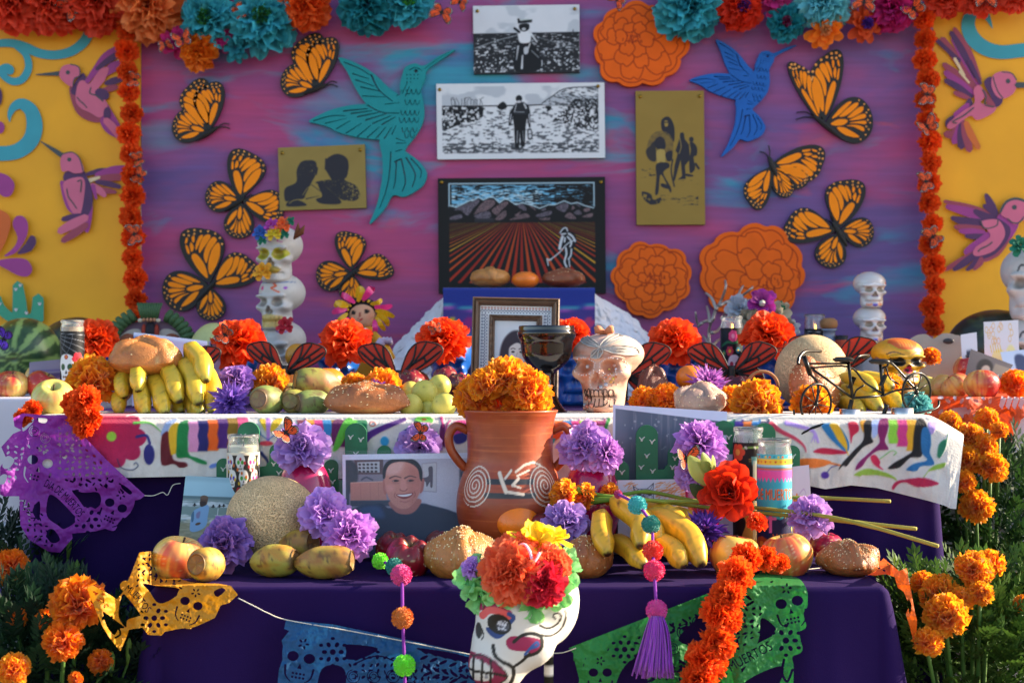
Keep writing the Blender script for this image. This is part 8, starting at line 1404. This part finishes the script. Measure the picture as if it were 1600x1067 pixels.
def db(cv):
    cv.poly([(447,968),(520,975),(640,1000),(745,1023),(745,1100),(430,1100),(436,1045),(445,1020),(440,1000),(452,985),(444,982)],W_,sm=False);cv.poly([(497,1100),(500,1050),(520,1038),(540,1050),(533,1100)],K0);cv.poly([(536,1007),(590,1012),(565,1028),(540,1028)],K0);lace(cv,[(545,1008),(745,1050),(745,1095),(560,1095),(545,1045)],10,5);cskull(cv,470,1030,36,10);cflower(cv,520,1018,21);[crose(cv,x,1056,12)for x in(552,584,614,640)];leaves_cut(cv,655,1020,745,1042,6,7);leaves_cut(cv,660,1046,745,1066,6,7);cv.line([(555,1036),(590,1024),(625,1036)],2,K0);cv.poly([(650,1012),(700,1018),(745,1030),(745,1036),(690,1026)],K0)
pap('blue cut paper banner with skulls at the left front of the low table',(428,960,748,1100),db,YF,'105488',cord=[(372,934),(400,948),(418,957),(448,968),(540,984),(640,1003),(745,1024)])
def dy(cv):
    cv.o=(0,820,4.319);cv.poly([(940,185),(1030,175),(1040,275),(1120,330),(1300,390),(1480,395),(1560,410),(1605,470),(1545,525),(1490,540),(1450,625),(1320,685),(1200,700),(1110,720),(1090,745),(1000,740),(960,690),(870,705),(860,740),(812,850),(740,760),(690,680),(640,560),(585,420),(625,405),(700,445),(790,500),(830,450),(880,340)],W_,sm=False)
    cv.poly([(965,395),(1060,410),(1200,425),(1205,465),(1120,520),(1060,520),(1010,450)],K0);cv.poly([(825,470),(870,500),(945,600),(930,615),(860,640),(850,690),(800,610)],K0);cv.poly([(700,590),(790,650),(840,690),(800,700),(770,740),(720,680)],K0);cv.poly([(690,520),(740,510),(790,540),(790,590),(740,570)],K0,al=.0)
    cv.o=(0,0,1);lace(cv,[(222,868),(240,866),(246,890),(290,906),(280,914),(234,908),(214,918),(206,905)],8,6);lace(cv,[(142,920),(160,925),(172,950),(182,975),(176,985),(160,965)],9,7);cskull(cv,298,945,30,22);cflower(cv,241,965,21);[cv.ell(x,y,3.4,1.4,K0,q)for x,y,q in((230,880,20),(224,893,-30),(243,900,15),(252,906,40),(272,912,10),(236,886,60),(262,902,-20),(282,918,30),(225,872,0),(148,925,30),(158,935,40),(168,945,50))];cv.poly([(346,918),(352,922),(340,932),(334,924)],K0);ribbon_text(cv,[(196,915),(212,928),(226,945),(234,955)],11,st='MUERTOS');cv.line([(176,984),(184,980),(188,990),(180,996)],3,K0)
def YY(px,py):return np.where((py<914)&(px>236),np.maximum(857/np.maximum(py-560,250)-.012,2.385),2.362-.03*sst(236,180,px)-.02*np.sin(px*.09)*sst(236,200,px))
pap('yellow cut paper banner with a skull over the left corner of the low table',(130,858,378,1022),dy,YY,'d08e10')
def dpu(cv):
    cv.o=(0,640,5.3333);cv.poly([(110,70),(190,30),(420,50),(540,40),(620,100),(680,200),(900,430),(1210,712),(1170,745),(1100,760),(1085,860),(1000,930),(930,975),(800,1010),(720,1020),(600,1030),(605,1070),(500,1190),(400,1180),(240,1080),(170,960),(160,720),(30,720),(-30,690),(-30,530),(50,400),(10,310),(110,200),(180,170),(120,140)],W_,sm=False)
    cv.poly([(600,670),(700,690),(820,690),(840,780),(780,830),(720,830),(650,740)],K0);cv.poly([(405,720),(470,730),(600,860),(640,920),(540,990),(480,960),(390,880)],K0);cv.poly([(270,840),(330,760),(325,920)],K0);cv.poly([(240,600),(340,590),(370,640),(300,650)],K0);cv.poly([(20,470),(60,385),(120,420),(70,490)],K0);cv.poly([(-30,600),(20,540),(60,550),(30,620)],K0);cv.poly([(400,1000),(450,1000),(500,1080),(440,1110),(390,1060)],K0);cv.poly([(200,60),(280,70),(270,110),(190,180)],K0);cv.poly([(310,70),(390,75),(380,110),(330,105)],K0)
    cv.o=(0,0,1);lace(cv,[(88,668),(112,672),(195,760),(170,768),(100,752),(84,720)],9,8);lace(cv,[(4,706),(22,690),(36,700),(32,740),(4,768)],9,9);lace(cv,[(36,780),(60,790),(90,850),(75,856),(40,826)],8,10);cskull(cv,180,792,30,25);cskull(cv,62,724,33,15);cflower(cv,137,811,20);crose(cv,54,673,10);crose(cv,71,684,9);ribbon_text(cv,[(68,752),(90,764),(112,784),(130,806)],12);[cv.ell(x,y,3.6,1.5,K0,q)for x,y,q in((112,752,20),(126,757,-10),(140,752,30),(150,764,60),(120,766,0),(165,760,40),(172,752,20),(190,766,45),(60,700,20),(70,706,10),(45,697,60),(100,715,30),(112,700,10),(126,706,30),(92,694,0))];cv.poly([(192,757),(206,768),(202,772),(190,762)],K0);[cv.line([(30+k*6,782+k*9),(40+k*6,782+k*9)],2,K0)for k in range(5)]
pap('purple cut paper banner with skulls hanging from the left corner of the middle table',(0,640,232,868),dpu,lambda px,py:2.795-.03*fbm(px*.02,py*.02,4)-.04*sst(60,0,px)+0*py,'8a2a9c',cord=[(226,774),(240,774),(254,769),(262,773),(270,758),(282,755)])
def dor(cv):
    cv.o=(1060,820,4.319);cv.poly([(960,290),(1060,290),(1120,270),(1200,245),(1300,250),(1370,240),(1385,222),(1440,270),(1490,310),(1540,290),(1560,400),(1575,470),(1590,560),(1610,640),(1605,850),(1580,760),(1560,680),(1535,600),(1560,540),(1520,450),(1480,420),(1460,350),(1400,330),(1330,340),(1200,330),(1100,310)],W_,sm=False);[cv.ell(1150+k*34,290+(k%2)*16,11,6,K0,k*30)for k in range(8)];cv.poly([(1550,500),(1575,540),(1560,600)],K0)
def YO(px,py):return np.where(py<912,np.where(px<1392,np.clip(857/np.maximum(py-560,250)-.012,2.385,2.9),2.42),2.41-.012*np.sin(py*.08))
pap('orange cut paper banner draped over the right corner of the low table',(1270,865,1440,1022),dor,YO,'ef6a14',cord=[(1215,896),(1240,890),(1262,889),(1290,886)])
def do2(cv):
    cv.poly([(1428,590),(1470,590),(1620,600),(1620,640),(1596,655),(1580,690),(1571,702),(1566,672),(1540,664),(1500,668),(1456,660),(1436,640)],W_,sm=False)
    for k in range(16):cv.ell(1470+(k%8)*11,621+(k//8)*22+(k%2)*5,5,2.6,K0,k*40)
    for k in range(5):cv.poly([(1565+k*10,618),(1573+k*10,622),(1566+k*10,640),(1561+k*10,634)],K0,sm=False)
    cv.poly([(1482,640),(1508,636),(1510,646),(1490,648)],K0)
pap('orange cut paper runner over the edge of the right side table',(1425,585,1622,705),do2,lambda px,py:np.where(py<620,np.clip(.084*2400/np.maximum(py-560,40)-.01,3.285,3.7),3.275-.01*np.sin(px*.08)),'dc4c14')

# ================================================================ orange garland, pompom strings
t=thing('flower_garland','orange tissue garland trailing down the front of the low table','garland')
for k,(x,y,r,Y)in enumerate(((1219,880,15,2.46),(1197,872,19,2.45),(1166,872,25,2.42),(1150,898,29,2.365),(1137,932,28,2.345),(1122,958,30,2.34),(1136,966,25,2.345),(1120,1003,30,2.33),(1100,1030,31,2.325),(1116,1040,22,2.335),(1092,1062,29,2.32),(1078,1090,28,2.32))):o_=obj('bloom',CARN[k%3],t);o_.location=at(x,y,Y);o_.scale=(m(r,Y),)*3;o_.rotation_euler=aim((RND.uniform(-.5,.5),-1,RND.uniform(-.2,.7)),k).to_euler()
YARN=mat('wool_yarn',rough=.9,sheen=.4)
def pom(c):
    rs=random.Random(c);mb=MB()
    for i in range(420):
        z=1-2*(i+.5)/420;a=i*2.39996;s=math.sqrt(1-z*z);d=Vector((s*math.cos(a),s*math.sin(a),z));q=aim(d,rs.uniform(0,6)).to_matrix().to_4x4();w=.085;h=rs.uniform(.93,1.06);mb.add((np.array([(-w,0,.7),(w,0,.7),(w*.7,.02,h),(-w*.7,-.02,h)]),[[0,1,2,3]]),lx(c)*rs.uniform(.75,1.15),q)
    mb.add(ellip(0,0,0,.88,.88,.88,16,10),lx(c)*.7);return mb.mesh('pompom',YARN,False)
def pomstring(label,balls,tail=None):
    t=thing('pompom_string',label,'pompom garland')
    for x,y,r,Y,c in balls:o_=obj('pompom',pom(c),t);o_.location=at(x,y,Y);o_.scale=(m(r,Y),)*3
    p=[at(x,y,Y)for x,y,r,Y,c in balls]+([at(*tail)]if tail else[]);obj('cord',mk('cord',*tube(cr(np.array(p),5,False),m(2.6,2.4),7),mat('purple_cord',lx('7a2a92'),rough=.9)),t);return t
pomstring('left string of coloured pompoms ending in lime green',((594,876,13,2.47,'86ee20'),(616,885,14,2.44,'0a8a7a'),(627,898,17,2.385,'f04a98'),(629,965,17.5,2.352,'e07a0c'),(632,1039,17.5,2.335,'7cf024')),(633,1100,2.32));t=pomstring('right string of pompoms ending in a purple tassel',((966,772,7,2.56,'c01c6a'),(996,789,15,2.44,'38b8b8'),(1017,819,15,2.43,'0a8a7c'),(1020,860,16.5,2.41,'f0300c'),(1022,891,17,2.38,'f01c6c'),(1026,953,17,2.345,'d83a9c')),(1026,975,2.34))
mb=MB();rs=random.Random(5)
for k in range(120):a,q=rs.uniform(0,6.28),rs.uniform(.2,1)**.6;x0,d0=10*q*math.cos(a),10*q*math.sin(a);x1,d1=x0*3.1+rs.uniform(-5,5),d0*2.4;l=rs.uniform(84,98);mb.add(tube(cr(np.array([at(1026+x0,962,2.34+m(d0,2.4)),at(1026+x0*1.9+rs.uniform(-2,2),990,2.335+m(d0*1.7,2.4)),at(1021+x1,962+l,2.32+m(d1*.6,2.4))]),3,False),m(1.1,2.4),4),lx('8a2ab0')*rs.uniform(.7,1.4))
obj('tassel',mb.mesh('tassel',YARN),t)['kind']='stuff'

# ================================================================ papier mache head with flower crown
YC=2.27;t=thing('papier_mache_head','white papier mache skull woman head with a flower crown, on a striped stick','skull head',at(812,950,YC));u_=m(100,YC)
def csdf(p):
    d=sel(p,(.34,.10,.10),(.60,.60,.74));d=smin(d,sel(p,(-.14,-.22,-.08),(.54,.46,.62)),.15);d=smin(d,sel(p,(-.34,-.30,-.80),(.45,.38,.44)),.26);d=smin(d,sel(p,(.12,-.34,-.5),(.42,.30,.36)),.18);d=smin(d,sel(p,(-.62,-.3,-.5),(.1,.16,.26)),.1);d=-smin(-d,sel(p,(-.34,-.72,-.15),(.2,.12,.17)),.06);return d,d
V,F=ball(230,170);P=march(csdf,V/np.linalg.norm(V,axis=1)[:,None],(-.05,-.08,-.2));P=P*(1+.012*(fbm(P[:,0]*6,P[:,2]*6,2)-.5))[:,None]
cv=Cv(722,830,912,1090,430,'d2cec6',(690,800,3.9975));bk='17140f';mg='98184a'
cv.poly([(230,520),(250,500),(256,560),(240,590),(228,570)],mg);cv.line([(262,560),(300,535),(360,550),(420,590)],44,mg);cv.line([(258,612),(300,575),(360,575),(430,605)],42,'d8504c');cv.line([(420,590),(450,610),(430,640)],26,'24407a');cv.poly([(282,680),(300,720),(350,745),(400,715),(420,690),(350,680)],'24407a');cv.ell(362,655,76,60,bk,22);cv.ell(384,664,40,36,'4c4c54',20);[cv.ell(384+RND.uniform(-30,30),664+RND.uniform(-26,26),4,4,'d0d0d8')for k in range(46)];cv.ell(236,705,20,48,bk);cv.line([(255,690),(266,730),(255,755)],8,bk)
cv.poly([(402,760),(430,728),(480,725),(560,735),(615,755),(612,800),(560,835),(530,820),(470,815),(420,800)],mg);cv.line([(450,760),(500,722),(560,712),(615,735),(622,790),(590,830),(520,850)],20,bk);cv.line([(520,835),(560,790),(590,765),(600,785),(560,800)],16,'2c5494');cv.line([(600,722),(680,735),(740,705),(770,640),(768,590)],14,bk,8);cv.line([(610,668),(660,690),(715,670),(742,625),(720,600),(690,612),(705,635)],13,bk,9)
cv.line([(325,785),(335,840),(380,880),(430,905),(450,940),(440,1000),(400,1060),(380,1100)],22,bk);cv.line([(440,920),(500,880),(545,835)],18,bk);cv.poly([(170,860),(220,838),(280,845),(350,885),(415,970),(350,1020),(270,1045),(170,1050)],'861840');cv.poly([(186,880),(250,878),(320,920),(320,985),(260,1005),(186,1000)],'d2cec6')
for x in(205,258,312):cv.line([(x,870),(x-4,1015)],15,bk)
cv.line([(180,945),(330,952),(400,968)],17,bk);cv.line([(190,858),(260,846),(340,888),(412,970),(330,1032),(190,1050)],8,bk);cv.ell(284,975,10,14,'8a8a90');cv.line([(250,500),(262,525)],12,bk);cv.line([(286,512),(300,525)],10,bk)
px,py=812+P[:,0]*100,950-P[:,2]*100;c=cv.samp(px,py);fr=sst(.25,.05,P[:,1]-.25*P[:,0]);c=mix(np.tile(lx('d2cec6'),(len(P),1)),c,fr);obj('head',mk('head',P*u_,F,mat('papier_mache',rough=.55,bump=.25,bs=30,var=.05,vs=30),True,c),t)
def crown(me,px,py,r,d,dy=-.5,nm='flower'):o_=obj(nm,me,t);o_.location=((px-812)/100*u_,dy*u_,(950-py)/100*u_);o_.rotation_euler=aim(d,px).to_euler();o_.scale=(r/100*u_,)*3
GRN=bloom(180,[(6,1,.85,10),(5,.8,.8,35)],1,lx('4cae54'),lx('a4e894'),nu=4,nv=4,jag=.03,rip=.14).mesh('leaf_petals',TISSUE);CR_=tissue(181,1,lx('ea4418'),lx('ff8050'),jag=.05,dense=1.5,rip=.2).mesh('petals',TISSUE);RD_=tissue(182,1,lx('a80c24'),lx('f02c48'),jag=.06,dense=1.2,rip=.2).mesh('petals',TISSUE);YL_=bloom(183,[(7,1,.8,15),(6,.8,.7,45)],1,lx('f0b800'),lx('ffe41c'),nu=4,nv=4,jag=.12,rip=.14).mesh('petals',TISSUE)
for a in((GRN,742,900,34,(-.6,-.7,.2),-.25),(GRN,752,925,30,(-.5,-.8,-.2),-.35),(GRN,880,885,32,(.6,-.6,.3),-.3),(GRN,868,915,30,(.4,-.9,-.2),-.5),(GRN,830,935,30,(0,-1,-.3),-.55),(GRN,782,916,26,(-.3,-.9,-.2),-.62),(CR_,800,884,46,(-.25,-.9,.4),-.62),(RD_,846,900,34,(.2,-1,0),-.7),(CR_,858,876,30,(.3,-.8,.4),-.5),(CR_,806,860,34,(-.1,-.5,.9),-.3),(YL_,836,846,38,(.1,-.5,.9),-.25),(YL_,862,842,28,(.4,-.4,.9),-.1),(TS[1],740,884,18,(-.6,-.6,.4),-.3)):crown(a[0],a[1],a[2],a[3],a[4],a[5],'crown_leaf' if a[0]is GRN else 'flower')
rb=MB();p=cr(np.array([((x-812)/100*u_,dy*u_,(950-y)/100*u_)for x,y,dy in((765,895,-.7),(790,862,-.75),(815,842,-.7),(826,850,-.8),(832,866,-.9),(842,852,-.85))]),6,False);rb.add(tube(p,.012*u_*2,5),lx('f0d4e4'));obj('curled_ribbon',rb.mesh('curled_ribbon',mat('satin_ribbon',rough=.35,trans=.15)),t)
zb=-at(812,950,YC)[2];V,F=tube(np.array([(.46*u_,.25*u_,z_)for z_ in np.linspace(zb+.001,-.5*u_,90)]),.075*u_,16);k_=(np.floor((V[:,2]-zb)/(.16*u_))%2)[:,None];obj('striped_stick',MB().add((V,F),np.where(k_>0,lx('d8d4cc'),lx('16140f'))).mesh('striped_stick',PAINT),t)

# ================================================================ marigold plants in the ground
def pinnate(rs,L):
    mb_v=[];mb_f=[];n=5
    for k in range(2*n+1):
        s=1 if k%2 else-1;t_=(k//2+.6)/n if k<2*n else 1.0;b=np.array((0,t_*L*.85,-.12*L*t_*t_));ang=s*R(50-18*t_)if k<2*n else 0;l=L*(.34-.12*abs(t_-.45));d=np.array((math.sin(ang),math.cos(ang),.1));w=np.array((d[1],-d[0],0))*l*.20
        o=len(mb_v);mb_v+=[b,b+d*l*.5+w+np.array((0,0,.05*l)),b+d*l,b+d*l*.5-w+np.array((0,0,.05*l))];mb_f+=[[o,o+1,o+2,o+3]]
    o=len(mb_v);mb_v+=[np.array((-.008*L,0,0)),np.array((.008*L,0,0)),np.array((0,L*.85,-.12*L))];mb_f+=[[o,o+1,o+2]];return np.array(mb_v),mb_f
def plant(label,px,Y,zc,rx,ry,rz,n,blooms,c=('16301a','3c6428'),seed=1):
    rs=random.Random(seed);B=at(px,900,Y);B[2]=0;t=thing('marigold_plant',label,'marigold plant',B);mb=MB();proto=[pinnate(rs,1)for _ in range(3)]
    for k in range(n):
        a,z=rs.uniform(0,2*PI),rs.uniform(-.7,1);q=rs.uniform(.45,1.05)**.6;s=math.sqrt(max(0,1-z*z));p=np.array((rx*q*s*math.cos(a),ry*q*s*math.sin(a),zc+rz*q*z));d=Vector((math.cos(a)*s+rs.uniform(-.5,.5),math.sin(a)*s+rs.uniform(-.5,.5),z*.7+rs.uniform(-.3,.7)))
        if p[2]<.03:continue
        Mx=Matrix.Translation(p)@d.to_track_quat('Y','Z').to_matrix().to_4x4()@Matrix.Rotation(rs.uniform(-1,1),4,'Y')@Matrix.Scale(rs.uniform(.05,.085),4);mb.add(proto[k%3],mix(lx(c[0]),lx(c[1]),rs.random()),Mx)
    o_=obj('foliage',mb.mesh('foliage',LEAF,False),t);o_['kind']='stuff';st=MB()
    for x,y,r,yy,k in blooms:
        p=at(x,y,yy)-B;o_=obj('bloom',(MG_MES+MG_YEL)[k],t);o_.location=p;o_.rotation_euler=aim((rs.uniform(-.4,.4),-.8,rs.uniform(.3,.9)),rs.uniform(0,6)).to_euler();o_.scale=(m(r*.98,yy),)*3;g=np.array((p[0]*.25,p[1]*.3,.004));obj('stem',mk('stem',*tube(cr(np.array([g,(g+p)/2+np.array((0,.01,.02)),p+np.array((0,.004,-.008))]),4,False),.0035,6),mat('green_stem',lx('4a6e2a'),rough=.6)),t)
    bd=MB()
    for k in range(7):a=rs.uniform(0,6.28);p=np.array((rx*.9*math.cos(a),-ry*rs.uniform(.3,1),zc+rz*rs.uniform(.2,.75)));bd.add(tube(np.array([p,p+(.002,0,.02),p+(.003,0,.034),p+(.003,0,.042)]),[.002,.005,.0045,.001],7),lx('6a8a3c'));bd.add(tube(np.array([p*(.6,.6,.6),p]),.002,5),lx('4a6e2a'))
    o_=obj('buds',bd.mesh('buds',LEAF),t);o_['kind']='stuff';return t
plant('rear marigold plant right of the middle table, under the orange paper',1545,3.15,.41,.22,.17,.24,800,((1484,660,19,3.04,3),(1516,682,22,3.0,4),(1542,656,20,3.06,3),(1562,674,15,2.98,4),(1538,698,22,2.98,3),(1510,722,26,2.97,4),(1548,732,27,2.95,3),(1506,754,20,2.93,4),(1526,792,28,2.92,3)),('16301a','3a5c28'),1)
plant('front marigold plant right of the low table',1525,2.60,.27,.24,.17,.21,1400,((1520,892,33,2.50,3),(1548,882,24,2.55,4),(1442,912,21,2.56,3),(1470,930,33,2.50,4),(1502,938,22,2.47,3),(1478,964,37,2.44,4),(1532,928,21,2.46,3),(1449,1004,25,2.42,4),(1598,944,16,2.5,3)),('1e3816','52742c'),2)
plant('leafy marigold plant without blooms at the right edge',1600,2.98,.26,.22,.2,.27,700,(),('1c381a','40602a'),6)
plant('front marigold plant left of the low table',70,2.50,.27,.22,.16,.19,1100,((123,945,46,2.36,1),(99,1002,33,2.33,0),(22,1046,27,2.30,4),(26,966,17,2.42,2),(72,968,18,2.40,1),(158,1034,21,2.38,0),(118,1060,12,2.32,2)),('14281c','28482a'),3)
plant('rear marigold plant at the left edge below the white cloth',15,2.85,.34,.16,.14,.2,420,((18,884,28,2.72,1),(-4,905,18,2.74,0)),('12241a','24402a'),4);flower('blue violet paper flower among the left marigold plants',6,938,2.55,27,FR[0],(.2,-.8,.6))
V,F=lathe([(0,0),(.06,0),(.075,.05),(.07,.12),(.035,.19),(.02,.23),(.045,.28),(.03,.3)],30,False);n=fbm(np.arctan2(V[:,1],V[:,0])*4,V[:,2]*30,3);V[:,:2]*=(1+.35*(n-.5))[:,None];solo('plastic_bag',mk('plastic_bag',V,F,mat('thin_plastic',lx('c8ccd4'),rough=.3,trans=.4),True),'white tied plastic bag standing behind the left marigolds','bag',at(27,900,3.1)*[1,1,0]+[0,0,.22])
solo('cardboard_box',mk('cardboard_box',*bevbox(.24,.2,.22),mat('brown_board',lx('5a463a'),rough=.85),False),'brown box under the plastic bag at the left edge','box',at(10,900,3.1)*[1,1,0]+[0,0,.111])
